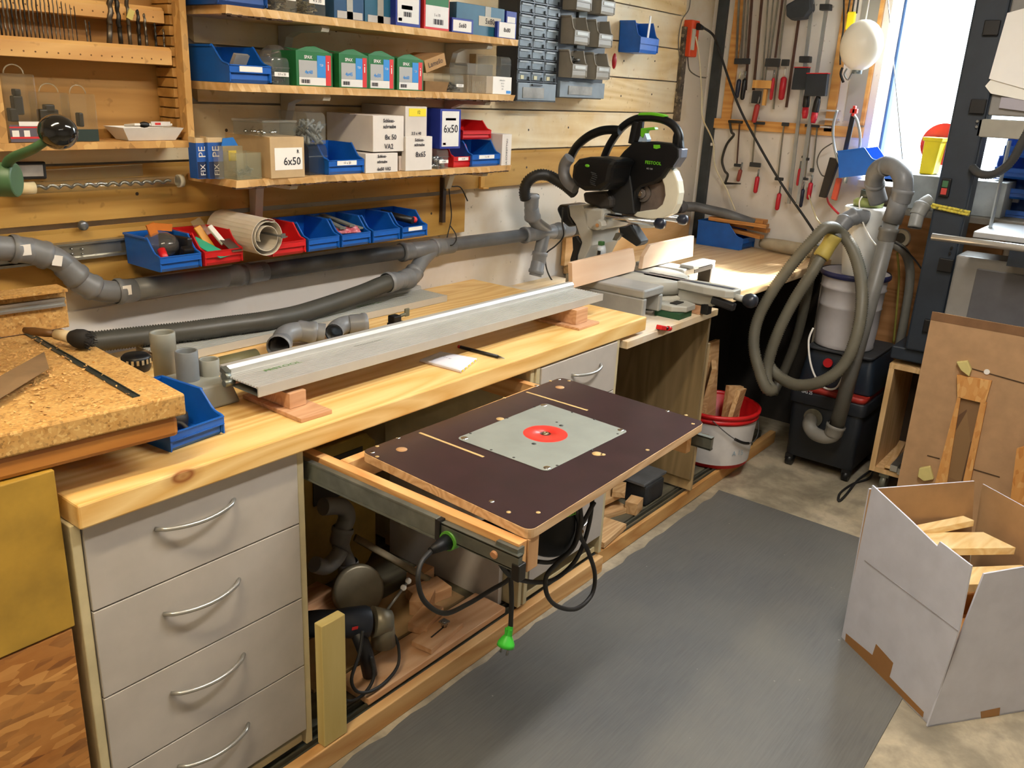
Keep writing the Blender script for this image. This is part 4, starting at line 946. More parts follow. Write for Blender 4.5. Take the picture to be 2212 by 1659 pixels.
text('FESTOOL', (1.155, 1.535, .9757), (1,0,0), (0,1,0), .018, plain('#5f8a4a', .6, vary=0), t, 'lettering', .0002, w=.10)
text('www.festool.com', (1.42, 1.545, .9757), (1,0,0), (0,1,0), .009, plain('#6c6c66', .6, vary=0), t, 'lettering', 0, w=.09)
m = MB().cyl((1.022, 1.565, .972), (1.034, 1.565, .972), .011, n=12).cyl((1.010, 1.548, .965), (1.034, 1.548, .965), .008, n=6).cbox((1.030, 1.57, .984), (.014, .02, .012), rx=.4)
build(m, 'clamp_screw', ZINC, t)
build(MB().box(1.031, 1.07, 1.462, 1.55, .9535, .957), 'end_plate', ZINC, t)
t, yb = alu(1.10, 2.137, 1.930, 2.072, .898, .920, 'second aluminium guide rail lying behind on the worktop under the ribbed hose', .012)
text('FESTOOL', (1.85, 2.0, .9207), (1,0,0), (0,1,0), .018, plain('#5f8a4a', .6, vary=0), t, 'lettering', .0002, w=.10)
def block(x0, x1, z0, z1, y0, y1, label, mat=BEECH, rz=0, name='wooden_block', cat='block', group=None):
    m = MB().cbox(((x0+x1)/2, (y0+y1)/2, (z0+z1)/2), (x1-x0, y1-y0, z1-z0), rz=rz)
    return tag(build(m, name, mat, bev=.001), label, cat, group)
block(1.088, 1.172, BZ+.0004, .907, 1.388, 1.60, 'thin wooden base board under the left end of the front aluminium rail', rz=-.02, name='base_plate', cat='board')
block(1.105, 1.150, .9075, .9425, 1.45, 1.585, 'wooden block standing on the thin board under the left end of the front rail')
block(1.06, 1.24, .943, .952, 1.475, 1.585, 'flat wooden slat right under the left end of the front aluminium rail', name='packing_strip', cat='strip')
block(2.165, 2.285, BZ+.0004, .905, 1.408, 1.60, 'thin wooden base board under the right end of the front aluminium rail', rz=.03, name='base_plate', cat='board')
block(2.19, 2.255, .9055, .9520, 1.435, 1.585, 'wooden block standing on the thin board under the right end of the front rail')
# notebook and pen
t = thing('notebook', 'small open notepad with a yellow striped edge lying at the front of the worktop', 'notebook', (1.63, 1.45, BZ))
q = [P(907, 780, 'z', .9), P(996, 804, 'z', .9), P(1030, 777, 'z', .9), P(952, 762, 'z', .9)]
def quadslab(q, z0, z1, lift=(0,0,0,0)):
    m = MB(); a = [m.av((p.x, p.y, z0)) for p in q]; b = [m.av((p.x, p.y, z1+l)) for p, l in zip(q, lift)]
    m.af(a[::-1]); m.af(b)
    for i in range(4): m.af((a[i], a[(i+1) % 4], b[(i+1) % 4], b[i]))
    return m
c = sum(q, Vector())/4
build(quadslab([c+(p-c)*1.02 for p in q], BZ+.0005, BZ+.0022), 'cover', plain('#c9a48c', .7), t)
m = MB(); N = 8
def lerp2(u, v): return (q[0].lerp(q[1], u)).lerp(q[3].lerp(q[2], u), v)
g = [[m.av((lerp2(i/N, j/N).x, lerp2(i/N, j/N).y, BZ+.0068+.004*math.sin(i/N*PI)*math.sin(j/N*3)**2)) for i in range(N+1)] for j in range(N+1)]
for j in range(N):
    for i in range(N): m.af((g[j][i], g[j][i+1], g[j+1][i+1], g[j+1][i]), True)
g0 = [m.av((p.x, p.y, BZ+.0023)) for p in q]; cn = [g[0], [r[N] for r in g], g[N][::-1], [r[0] for r in g][::-1]]
for k, row in enumerate(cn):
    a, b = g0[k], g0[(k+1) % 4]; m.af([a, b]+row[::-1])
build(m, 'pages', plain('#d9d8e2', .8, vary=.02), t)
m = MB()
for i in range(5):
    a = q[1].lerp(q[2], i/5+.02); b = q[1].lerp(q[2], i/5+.11)
    m.quad((a.x+.0009, a.y-.0009, BZ+.001), (b.x+.0009, b.y-.0009, BZ+.001), (b.x+.0009, b.y-.0009, BZ+.0075), (a.x+.0009, a.y-.0009, BZ+.0075))
build(m, 'yellow_stripes', YEL, t)
mid = q[0].lerp(q[2], .45); text('~ 12 x 40', (mid.x, mid.y, BZ+.0118), tuple(q[1]-q[0]), tuple(q[3]-q[0]), .009, PEN, t, 'handwriting')
a = P(990, 748, 'z', BZ+.0055); b = P(1090, 774, 'z', BZ+.0055); a.z = b.z = BZ+.0052; d = b-a
t = thing('pencil', 'black pencil with a silver tip lying behind the notepad', 'pencil', (a.x, a.y, BZ))
build(MB().cyl(a+d*.05, a+d*.86, .0048, n=12), 'barrel', BLACK, t); build(MB().cyl(a+d*.86, b, .0042, .0008, 12), 'tip', STEEL, t); build(MB().cyl(a, a+d*.05, .0046, n=12), 'red_end', RED, t)
# stop block on the rear edge of the front rail
c = Vector((1.735, 1.76, BZ))
t = thing('rail_clamp', 'small black stop with a wing screw standing behind the front aluminium rail', 'clamp', tuple(c))
build(MB().cbox(c+Vector((0, 0, .017)), (.052, .034, .034)), 'body', BLACK, t, bev=.003); build(MB().cbox(c+Vector((-.006, .004, .044)), (.03, .028, .022)), 'head', BLACK, t, bev=.003)
build(MB().cyl(c+Vector((.012, 0, .05)), c+Vector((.03, -.004, .054)), .005, n=10).cbox(c+Vector((.036, -.004, .058)), (.018, .006, .024)), 'wing_screw', plain('#6b6a58', .5, .3), t, bev=.002)
# loose pipe fittings on the worktop
def fitting(pts, r, label, socks, name='pipe_bend', mat=PVC):
    m = MB(); c = cr(pts, 8); m.tube(c, r, 22, cap=False); m.tube(c, r-.003, 22, cap=False)
    for a, b in socks: sock(m, a, b, r-.001)
    return tag(build(m, name, mat), label, 'pipe fitting')
zf = BZ+.031
fitting([(1.345, 1.80, zf), (1.40, 1.845, zf+.01), (1.46, 1.85, zf+.008), (1.51, 1.815, zf)], .026, 'grey plastic double bend lying behind the front rail, its round opening facing the room', [((1.335, 1.79, zf), (1.38, 1.83, zf)), ((1.49, 1.83, zf), (1.46, 1.85, zf+.008))])
fitting([(1.53, 1.80, zf), (1.575, 1.835, zf), (1.62, 1.845, zf), (1.66, 1.82, zf)], .025, 'grey plastic bend with a white sticker lying right beside the double bend', [((1.665, 1.815, zf), (1.62, 1.84, zf))])
m = MB(); N = 12
A = []; 
for s_, r in ((0, .022), (1, .0195)):
    for x in (1.175, 1.30): A.append([m.av((x+.0, 1.84+r*math.cos(PI*k/N)*1.0, BZ+.001+r*math.sin(PI*k/N))) for k in range(N+1)])
for k in range(N): m.af((A[0][k], A[1][k], A[1][k+1], A[0][k+1]), True); m.af((A[2][k+1], A[3][k+1], A[3][k], A[2][k]), True); m.af((A[0][k], A[0][k+1], A[2][k+1], A[2][k])); m.af((A[1][k+1], A[1][k], A[3][k], A[3][k+1]))
tag(build(m, 'half_pipe', plain('#6a6748', .5, vary=.1)), 'olive half pipe shell lying between the two aluminium rails', 'pipe piece')
PVL = plain('#8b8c84', .45, vary=.06)
def standpipe(x, y, zt, r, label, mat=PVL):
    m = MB(); m.lathe([(r-.003, BZ+.001), (r, BZ+.001), (r, zt-.045), (r+.0025, zt-.042), (r+.003, zt-.002), (r+.0015, zt), (r-.0015, zt), (r-.003, zt-.004), (r-.003, BZ+.001)], (x, y, 0), (0,0,1), 28)
    return tag(build(m, 'pipe_piece', mat), label, 'pipe piece')
p_ = P(350, 717, 'y', 1.80); standpipe(p_.x, 1.80, p_.z, .0255, 'tallest upright grey pipe piece behind the chipboard table')
t = thing('pipe_adapter', 'wide grey rectangular suction adapter with two upright pipe stubs, left of the front rail', 'adapter', (1.0, 1.66, BZ))
m = MB().ext([(.935, 1.585, BZ+.001), (1.075, 1.585, BZ+.001), (1.06, 1.595, BZ+.052), (.95, 1.595, BZ+.052)], (0, .13, 0)); build(m, 'body', PVL, t, bev=.005)
for px, py_, r, mt in ((402, 757, .0245, plain('#6f7478', .45)), (451, 775, .0225, PVL)):
    p_ = P(px, py_, 'y', 1.665); m = MB(); zt = p_.z
    m.lathe([(r, BZ+.05), (r, zt-.001), (r-.001, zt), (r-.003, zt), (r-.004, zt-.002), (r-.004, BZ+.05)], (p_.x, 1.665, 0), (0,0,1), 28); build(m, 'pipe_stub', mt, t)
# sparkly black holder behind the chipboard table
c = P(293, 772, 'z', .93)
t = thing('tool_holder', 'black round holder with shiny notches half hidden behind the chipboard table', 'holder', (c.x, c.y, BZ))
build(MB().lathe([(.03, 0), (.034, .008), (.034, .034), (.028, .04), (.001, .04)], (c.x, c.y, BZ+.001), (0, 0, 1), 24), 'ring', BLACK, t)
m = MB()
for k in range(10): a = -2.6+k*.32; m.cbox((c.x+.034*math.cos(a), c.y+.034*math.sin(a), BZ+.028), (.007, .006, .012), rz=a)
build(m, 'notches', CHROME, t)
# blue bin with black scrap in front of the adapter
t = make_bin(.128, .19, .085, BLUE, 'blue bin standing on the worktop at the corner of the chipboard table', loc=(.875, 1.443, BZ+.0005), rz=.10)
for i, (dx, dy, dz, s_, lb) in enumerate(((-.02, .05, .024, .036, 'black rubber lump at the front of the blue bin on the worktop'), (.015, .09, .028, .03, 'dark round cap lying in the middle of the blue bin on the worktop'), (.0, .13, .045, .04, 'dark block at the back of the blue bin on the worktop'))):
    c = Vector((.875+dx, 1.443+dy, BZ)); m = MB()
    if i == 2: m.cbox(c+Vector((0, 0, dz)), (.05, .012, .045), rx=-.4, rz=.2)
    elif i == 1: m.lathe([(.001, .012), (.016, .012), (.020, .002), (.022, -.01), (.018, -.014), (.001, -.014)], c+Vector((0, 0, dz)), (.2, -.3, 1), 20)
    else: m.tube(cr([c+Vector((.03*math.cos(a), .025*math.sin(a), dz-.01+.012*math.sin(2*a))) for a in [k*.7 for k in range(8)]], 4), .005, 8)
    tag(build(m, 'rubber_part', plain('#2c2824', .6, vary=.2)), lb, 'part', bev=0) if False else tag(build(m, 'rubber_part', plain('#2c2824', .6, vary=.2)), lb, 'part')
# ================================================================= drill press table (left)
CH = chips('#8a6330', '#b98a48', '#d2ac6c', 230, (1, 1, 1)); CHE = chips('#8f6a3a', '#b4853f', '#cfa768', 260)
R_ = Matrix.Translation((.801, 1.351, 0)) @ Matrix.Rotation(-.085, 4, 'Z')
t = thing('drill_table', 'thick chipboard drill press table on a beech slab at the left, covered in wood dust', 'table', (.4, 1.6, .96))
build(MB(R_).box(-1.1, 0, 0, .56, 1.004, 1.045), 'chipboard_top', CH, t, bev=.004)
build(MB(R_).box(-1.1, -.012, .008, .56, .963, 1.0035), 'beech_slab', wood('#a86a2c', '#c4873f', 'x', rough=.45, sc=.9, name='beech_slab', contrast=.6), t, bev=.009)
m = MB(R_).box(-.078, -.068, .035, .56, 1.0452, 1.0458).box(-.080, -.078, .035, .56, 1.0448, 1.0475).box(-.068, -.066, .035, .56, 1.0448, 1.0475)
build(m, 't_track', plain('#3f4a4a', .4, .6, vary=.2), t)
t = thing('drill_fence', 'chipboard fence with an aluminium track standing on the drill press table', 'fence', (.4, 1.92, 1.046))
build(MB(R_).box(-1.1, .012, .545, .575, 1.0475, 1.132), 'board', CH, t, bev=.003)
m = MB(R_).box(-1.1, .006, .536, .545, 1.098, 1.103).box(-1.1, .006, .536, .545, 1.112, 1.117).box(-1.1, .006, .542, .545, 1.098, 1.117); build(m, 'aluminium_track', ALU, t)
build(MB(R_).box(-1.1, .008, .520, .580, 1.1325, 1.139), 'cap_strip', CHE, t, bev=.001)
# brush
a = P(52, 713, 'z', 1.075); b = P(120, 722, 'z', 1.072); c = P(152, 728, 'z', 1.070); d = P(190, 735, 'z', 1.066)
t = thing('dust_brush', 'round dust brush with wooden handle and black bristles on the chipboard table', 'brush', tuple(b-Vector((0, 0, .02))))
build(MB().tube([a, a.lerp(b, .3), a.lerp(b, .7), b], lambda f: .006+.003*math.sin(f*PI), 10), 'handle', plain('#6e4a22', .5, vary=.15), t)
build(MB().cyl(b, c, .0105, .013, 16), 'ferrule', plain('#c9b48c', .5), t)
m = MB(); m.lathe([(.013, 0), (.019, .012), (.021, .024), (.019, .036), (.010, .044), (.001, .046)], c, (d-c), 18)
rng = random.Random(3)
for k in range(60):
    a_ = rng.uniform(0, 6.28); r = rng.uniform(.006, .02); u, v, w_ = basis(d-c); p_ = c+w_*.03+(u*math.cos(a_)+v*math.sin(a_))*r*.9; m.cyl(p_, p_+w_*rng.uniform(.012, .020)+(u*math.cos(a_)+v*math.sin(a_))*.002, .0009, n=4)
build(m, 'bristles', plain('#17130f', .8, vary=.2), t)
# flat blade
z = 1.062
q = [P(-30, 880, 'z', z), P(60, 822, 'z', z), P(106, 796, 'z', z)]
m = MB(); up = Vector((0, 0, .022))
m.ext([q[0], q[2], P(96, 763, 'z', z+.001)+Vector((0,0,.002)), P(-30, 830, 'z', z+.001)], (0, 0, .0012))
o = build(m, 'hand_scraper', plain('#84694a', .6, vary=.12)); tag(o, 'dull brown steel blade lying flat in the shavings on the chipboard table', 'blade')
# shavings
m = MB(); rng = random.Random(11)
for k in range(650):
    px = rng.gauss(75, 60); py_ = rng.gauss(800, 38)
    if px > 330 or px < -40: continue
    if rng.random() < .25: px = rng.uniform(0, 360); py_ = rng.uniform(740, 930)
    p_ = P(px, py_, 'z', 1.0465); loc = R_.inverted() @ p_
    if not (-1.0 < loc.x < -.01 and .01 < loc.y < .53): continue
    hgt = .012*math.exp(-((px-70)/70)**2-((py_-790)/45)**2)
    s_ = rng.uniform(.002, .006); m.cbox((p_.x, p_.y, 1.047+rng.uniform(0, hgt)), (s_, s_*.7, .0008), rng.uniform(-.6, .6), rng.uniform(-.6, .6), rng.uniform(0, 3))
o = build(m, 'wood_shavings', plain('#d9ac6c', .8, vary=.1)); tag(o, 'loose wood shavings strewn over the chipboard drill table', 'shavings', kind='stuff')
# stand below
t = thing('drill_stand', 'yellow painted cabinet under the drill table with a rough strand board base', 'cabinet', (0, 1.6, 0))
build(MB().box(-.6, .571, 1.375, 2.0, .662, .9622), 'cabinet_body', plain('#a8842e', .6, vary=.1), t, bev=.002)
build(MB().box(-.6, .566, 1.377, 2.0, .0, .658), 'strand_board_base', chips('#6e4018', '#a0662a', '#cc9450', 26, (1, .35, 3.2), name='strand_board'), t, bev=.002)
# drill press at the frame edge
GRP = plain('#3c5c3a', .5, vary=.1)
t = thing('drill_press', 'green drill press at the left frame edge with a feed lever', 'machine', (.45, 1.60, 1.046))
h = P(8, 388, 'y', 1.45); bl_ = P(125, 285, 'y', 1.30); k1 = P(75, 320, 'y', 1.33); k2 = P(22, 345, 'y', 1.42)
build(MB().cyl(h+Vector((-.03, .03, 0)), h+Vector((.014, -.014, 0)), .026, n=20), 'lever_hub', GRP, t, bev=.003)
build(MB().tube(cr([h+Vector((.004, -.005, .01)), k2, k1, bl_], 6), lambda f: .0088-.003*f, 10), 'feed_lever', GRP, t)
build(MB().ball(bl_, .0265, 24, (1, 1, .93)), 'ball_knob', plain('#0a0a0b', .12, vary=0, coat=.6), t)
cx = P(-150, 450, 'y', 1.6)
build(MB().cyl((cx.x, 1.62, 1.046), (cx.x, 1.62, 1.9), .034, n=24), 'column', plain('#2a2c2c', .4, .5), t)
build(MB().cbox((cx.x-.06, 1.56, 1.5), (.10, .16, .22)), 'head', GRP, t, bev=.010)

# ================================================================= mitre saw
SA = plain('#9c9d9a', .42, .25, vary=.05); SAL = plain('#a8a69c', .5, vary=.04)
SX = 2.90; TZ = .955
t = thing('mitre_saw', 'black and silver sliding mitre saw with bright green trim on the lower board', 'saw', (SX, 1.6, .84))
def px(pts, x): return [P(a, b, 'x', x) for a, b in pts]
Z = lambda pts: [(1050+a*.30136, 220+b*.30136) for a, b in pts]      # detail crop -> photo
# base: two side tables, turntable, extension arm
build(MB().box(2.60, 2.74, 1.43, 1.76, .925, TZ).box(2.60, 2.625, 1.43, 1.76, .862, .925).box(2.715, 2.74, 1.43, 1.76, .862, .925).box(2.60, 2.74, 1.74, 1.76, .862, .925), 'left_table', SA, t, bev=.006)
build(MB().box(3.06, 3.16, 1.52, 1.74, .925, TZ).box(3.105, 3.125, 1.52, 1.74, .880, .925), 'right_table', SA, t, bev=.006)
build(MB().lathe([(.001, TZ-.004), (.150, TZ-.004), (.155, TZ-.008), (.155, TZ-.052), (.001, TZ-.052)], (SX, 1.59, 0), n=48), 'turntable', SAL, t)
build(MB().lathe([(.16, TZ-.080), (.172, TZ-.078), (.174, TZ-.066), (.160, TZ-.060), (.15, TZ-.053)], (SX, 1.60, 0), n=48), 'mitre_scale_ring', plain('#b4afa0', .5), t)
build(MB().lathe([(.001, TZ-.098), (.12, TZ-.098), (.158, TZ-.078), (.150, TZ-.06)], (SX, 1.60, 0), n=40), 'turntable_base', plain('#4c4b48', .5), t)
arm = [(-.035, 1.60), (-.04, 1.42), (-.05, 1.33), (-.05, 1.245), (-.03, 1.22), (.03, 1.22), (.045, 1.245), (.05, 1.33), (.035, 1.42), (.035, 1.60)]
m = MB().ext([(SX+a, b, TZ-.004) for a, b in arm], (0, 0, -.028)); m.ext([(SX-.02, 1.30, TZ-.033), (SX+.02, 1.30, TZ-.033), (SX+.028, 1.44, TZ-.033), (SX-.028, 1.44, TZ-.033)], (0, 0, -.045))
build(m, 'table_arm', SAL, t, bev=.004)
build(MB().box(SX-.012, SX+.014, 1.235, 1.68, TZ-.0035, TZ-.0028), 'table_insert', plain('#3a3f48', .4), t)
build(MB().box(SX-.022, SX+.012, 1.315, 1.345, TZ-.112, TZ-.070), 'arm_foot', BLACK, t, bev=.003)
build(MB().cyl((SX-.01, 1.225, TZ-.028), (SX-.01, 1.19, TZ-.030), .012, n=14), 'knob_shaft', SAL, t); build(MB().lathe([(.001, .05), (.018, .048), (.025, .036), (.026, .02), (.020, .006), (.014, .0)], (SX-.01, 1.19, TZ-.030), (0, -1, -.05), 18), 'mitre_knob', plain('#20242e', .35), t)
build(MB().cbox((SX-.03, 1.255, TZ-.055), (.03, .09, .028), rx=.15), 'release_lever', plain('#15171d', .4), t, bev=.006)
# feet
m = MB().ext([(2.745, 1.455, .862), (2.745, 1.395, .862), (2.78, 1.352, .862), (2.85, 1.352, .862), (2.87, 1.40, .862), (2.86, 1.47, .862)], (0, 0, .022)); build(m, 'front_foot', SAL, t, bev=.004)
build(MB().box(2.775, 2.83, 1.39, 1.42, .884, .888), 'foot_slot', BLACK, t, bev=.004)
build(MB().box(2.745, 2.84, 1.36, 1.46, .8385, .861), 'green_pad', plain('#1c4a2c', .6), t)
build(MB().box(2.60, 2.74, 1.66, 1.75, .8385, .861), 'rear_pad', plain('#2c6a3a', .6), t)
# fence sub-structure and rear column
build(MB().box(2.44, 2.83, 1.640, 1.655, TZ, TZ+.045).box(2.97, 3.30, 1.640, 1.655, TZ, TZ+.045), 'metal_fence', SA, t, bev=.002)
col = Z([(590, 745), (690, 740), (730, 800), (735, 900), (760, 930), (755, 1030), (700, 1140), (640, 1150), (650, 1060), (680, 1000), (640, 880), (600, 820)])
build(MB().ext(px(col, 2.80), (.20, 0, 0)), 'column', SAL, t, bev=.006)
build(MB().ext(px(Z([(500, 770), (520, 735), (590, 740), (600, 820), (640, 890), (585, 900), (540, 860)]), 2.83), (.14, 0, 0)), 'column_cap', BLACK, t, bev=.01)
build(MB().ext(px(Z([(615, 970), (645, 960), (680, 1010), (650, 1100), (640, 1190), (605, 1190), (600, 1130), (620, 1060)]), 2.79), (.02, 0, 0)), 'bevel_lever', BLACK, t, bev=.004)
build(MB().ext(px(Z([(680, 760), (840, 770), (835, 840), (800, 925), (730, 915), (700, 860)]), 2.80), (.22, 0, 0)), 'rail_carriage', SAL, t, bev=.008)
a = P(1050+800*.30136, 220+815*.30136, 'x', 2.82); b = P(1050+1225*.30136, 220+870*.30136, 'x', 2.82)
for dx in (0, .175):
    A = a+Vector((dx, .12, 0)); B = b+Vector((dx, 0, 0)); r = build(MB().cyl(A, B, .0125, n=20), 'slide_rail', CHROME, t); d = (B-A).normalized()
    build(MB().lathe([(.0135, -.004), (.019, 0), (.020, .02), (.016, .030), (.001, .032)], B, d, 18), 'end_cap', plain('#1a2030', .35), r)
c = P(1050+830*.30136, 220+880*.30136, 'x', 2.795); m = MB().lathe([(.001, .03), (.018, .03), (.022, .02), (.022, 0)], c, (-1, 0, 0), 8, sm=False); build(m, 'clamp_wheel', SAL, t)
build(MB().cyl(c+Vector((-.031, 0, 0)), c+Vector((-.034, 0, 0)), .007, n=14), 'wheel_cap', plain('#a8784a', .5), t)
# lamp / laser nozzle below
c = P(1050+825*.30136, 220+1080*.30136, 'x', 2.82); build(MB().lathe([(.001, .03), (.014, .028), (.019, .01), (.018, -.012), (.008, -.026)], c, (-.3, -.2, 1), 16), 'work_light', plain('#c4ccd4', .25), t)
build(MB().cbox(c+Vector((-.004, .0, .036)), (.02, .02, .016)), 'light_collar', plain('#3e6b3a', .5), t, bev=.003); build(MB().cbox(c+Vector((-.022, -.004, 0)), (.004, .012, .02)), 'light_window', BLACK, t)
# ---- head
KB = plain('#08090b', .45, vary=.1, spec=.3)
body = Z([(945, 400), (985, 350), (1030, 310), (1045, 285), (1100, 290), (1180, 283), (1340, 300), (1385, 330), (1385, 400), (1340, 470), (1300, 485), (1262, 545), (1200, 585), (1110, 612), (1075, 650), (1068, 740), (1060, 800), (1000, 812), (900, 790), (860, 700), (880, 560), (905, 450)])
build(MB().ext(px(body, 2.855), (.055, 0, 0)), 'blade_housing', KB, t, bev=.008)
inner = Z([(905, 455), (1000, 480), (1030, 540), (1045, 640), (1060, 800), (1000, 808), (905, 785), (865, 700)]); build(MB().ext(px(inner, 2.846), (.01, 0, 0)), 'side_cover', plain('#1b1c1d', .6), t, bev=.003)
# D handle (tube loop) with green top
H = Z([(848, 395), (880, 320), (930, 240), (985, 175), (1060, 128), (1150, 112), (1260, 125), (1345, 170), (1385, 240), (1380, 320), (1360, 390)])
build(MB().tube(cr(px(H, 2.88), 5), .0145, 14, flat=1.1), 'main_handle', KB, t)
build(MB().tube(cr(px(Z([(1050, 300), (1062, 240), (1075, 180), (1085, 140)]), 2.88), 4), .017, 12), 'handle_web', KB, t)
build(MB().ext(px(Z([(1050, 290), (1060, 150), (1120, 110), (1110, 200), (1100, 290)]), 2.868), (.024, 0, 0)).ext(px(Z([(1335, 250), (1350, 200), (1395, 230), (1405, 330), (1370, 400), (1330, 320)]), 2.868), (.024, 0, 0)), 'handle_ends', KB, t, bev=.005)
build(MB().ext(px(Z([(1083, 98), (1095, 78), (1180, 74), (1260, 88), (1290, 104), (1270, 110), (1180, 98)]), 2.866), (.028, 0, 0)), 'green_grip', GREEN, t, bev=.003)
build(MB().ext(px(Z([(1108, 190), (1205, 180), (1212, 200), (1150, 205), (1135, 240), (1118, 262), (1105, 240)]), 2.866), (.026, 0, 0)), 'green_trigger', GREEN, t, bev=.002)
build(MB().ext(px(Z([(1090, 285), (1105, 245), (1125, 262), (1138, 225), (1155, 270), (1150, 286)]), 2.864), (.03, 0, 0)), 'trigger_base', plain('#8fa3b8', .5), t)
build(MB().ext(px(Z([(1200, 308), (1243, 308), (1246, 330), (1220, 338), (1200, 332)]), 2.852), (.004, 0, 0)), 'green_button', GREEN, t)
def sawtext(s, a, size, mat, bold=0, w=None, up=None):
    p0 = P(1050+a[0]*.30136, 220+a[1]*.30136, 'x', 2.8535); text(s, tuple(p0), (0, -1, 0), (0, 0, 1) if not up else up, size, mat, t, 'lettering', bold, w=w)
sawtext('FESTOOL', (1197, 439), .016, GREEN, .0003, .066); sawtext('KS 120', (1172, 480), .008, plain('#c9ccce', .5, vary=0), 0, .024)
p0 = P(1050+1046*.30136, 220+245*.30136, 'x', 2.8655); text('KAPEX', tuple(p0), (0, .18, 1), (0, 1, -.18), .013, plain('#b9bcc0', .5, vary=0), t, 'lettering', 0, w=.050)
build(MB().ext(px(Z([(1360, 330), (1402, 335), (1395, 400), (1345, 475), (1325, 460), (1350, 400)]), 2.857), (.05, 0, 0)), 'silver_guard_hinge', plain('#6d7484', .35, .4), t, bev=.004)
# blade
bc = P(1391, 417, 'x', SX); RB = .128
m = MB(); n = 60; out = [];
for k in range(n):
    a0 = 2*PI*k/n; out.append((SX-.001, bc.y+RB*math.cos(a0), bc.z+RB*math.sin(a0))); out.append((SX-.001, bc.y+(RB-.004)*math.cos(a0+.06), bc.z+(RB-.004)*math.sin(a0+.06)))
build(MB().ext(out, (.0022, 0, 0)), 'saw_blade', plain('#7a6e66', .4, .4, vary=.2), t)
f_ = P(1391, 417, 'x', SX-.03)
m = MB().cyl((SX-.001, bc.y, bc.z), (SX-.012, bc.y, bc.z), .032, n=28).cyl((SX-.012, bc.y, bc.z), (SX-.026, bc.y, bc.z), .018, n=20); build(m, 'blade_flange', plain('#8a827c', .3, .7), t)
build(MB().cyl((SX-.026, bc.y, bc.z), (SX-.032, bc.y, bc.z), .012, n=6), 'blade_bolt', CHROME, t)
# swinging pale guard: crescent
gd = Z([(1322, 475), (1345, 500), (1372, 570), (1382, 655), (1368, 735), (1335, 800), (1270, 832), (1190, 842), (1100, 835), (1052, 812), (1080, 790), (1150, 778), (1220, 770), (1262, 735), (1282, 670), (1275, 600), (1255, 545), (1285, 500)])
build(MB().ext(px(gd, 2.878), (.045, 0, 0)), 'blade_guard', plain('#d2cdb8', .5, vary=.03), t, bev=.004)
build(MB().ext(px(Z([(1055, 842), (1200, 846), (1240, 880), (1180, 905), (1110, 905)]), 2.89), (.03, 0, 0)), 'guard_lower_edge', plain('#b9b5a5', .5), t)
# motor: rounded block reaching left of the housing
mo = Z([(600, 560), (615, 450), (650, 410), (730, 395), (870, 405), (935, 425), (900, 480), (880, 590), (800, 640), (690, 640), (640, 610)])
build(MB().ext(px(mo, 2.70), (.15, 0, 0)), 'motor_housing', KB, t, bev=.018)
vm = MB()
for k in range(7):
    a = P(1050+(770+8*math.sin(k))*.30136, 220+(510+14*k)*.30136, 'x', 2.6985); vm.cbox(a, (.004, .022, .0025), rx=.2)
build(vm, 'cooling_slots', plain('#3a3c3e', .5), t); p0 = P(1050+725*.30136, 220+458*.30136, 'x', 2.698); build(MB().ball(p0, .008, 10, (.3, 1.3, .7)), 'green_badge', GREEN, t)
build(MB().tube(cr(px(Z([(645, 620), (590, 580), (560, 520), (565, 450), (600, 400)]), 2.74), 5), .022, 14), 'dust_elbow', plain('#6f7073', .45, .2), t)
# big black arch hose behind the motor (front loop)
build(MB().tube(cr(px(Z([(600, 410), (650, 320), (730, 250), (820, 210), (900, 200), (960, 205)]), 2.86), 6), .0165, 14), 'arch_handle', KB, t)
build(MB().ext(px(Z([(690, 650), (860, 640), (900, 700), (900, 760), (820, 770), (700, 720)]), 2.82), (.1, 0, 0)), 'pivot_arm', plain('#2e2a26', .6, vary=.2), t, bev=.01)
build(MB().ext(px(Z([(995, 900), (1030, 880), (1110, 1000), (1105, 1020), (1075, 1038), (960, 960), (950, 900)]), 2.88), (.06, 0, 0)), 'dust_flap', plain('#1a1c1c', .6), t, bev=.004)
build(MB().ext(px(Z([(905, 990), (930, 940), (970, 950), (935, 995)]), 2.86), (.02, 0, 0)), 'steel_tab', STEEL, t)
# hose from the dust elbow to the wall pipe
hp = [P(1050+x*.30136, 220+y*.30136, 'y', yy) for x, y, yy in ((285, 700, 2.04), (275, 640, 2.04), (300, 570, 2.03), (370, 525, 2.0), (450, 530, 1.97), (520, 570, 1.93), (580, 610, 1.9), (640, 660, 1.86))]
tag(build(MB().hose(hp, .0225, .0085, .0035, 16, 8), 'suction_hose', plain('#1e1d1c', .5, vary=.05)), 'short black ribbed suction hose arching from the wall pipe to the mitre saw', 'hose')
cp = [P(1050+x*.30136, 220+y*.30136, 'y', yy) for x, y, yy in ((550, 760, 1.9), (545, 860, 1.95), (555, 960, 1.97), (500, 1030, 2.0), (430, 1090, 2.03), (430, 1180, 2.06), (460, 1260, 2.07), (500, 1310, 2.07))]
tag(build(MB().tube(cr(cp, 6), .0032, 8), 'power_cable', RUB), 'black power cable hanging in a curve beside the mitre saw', 'cable')
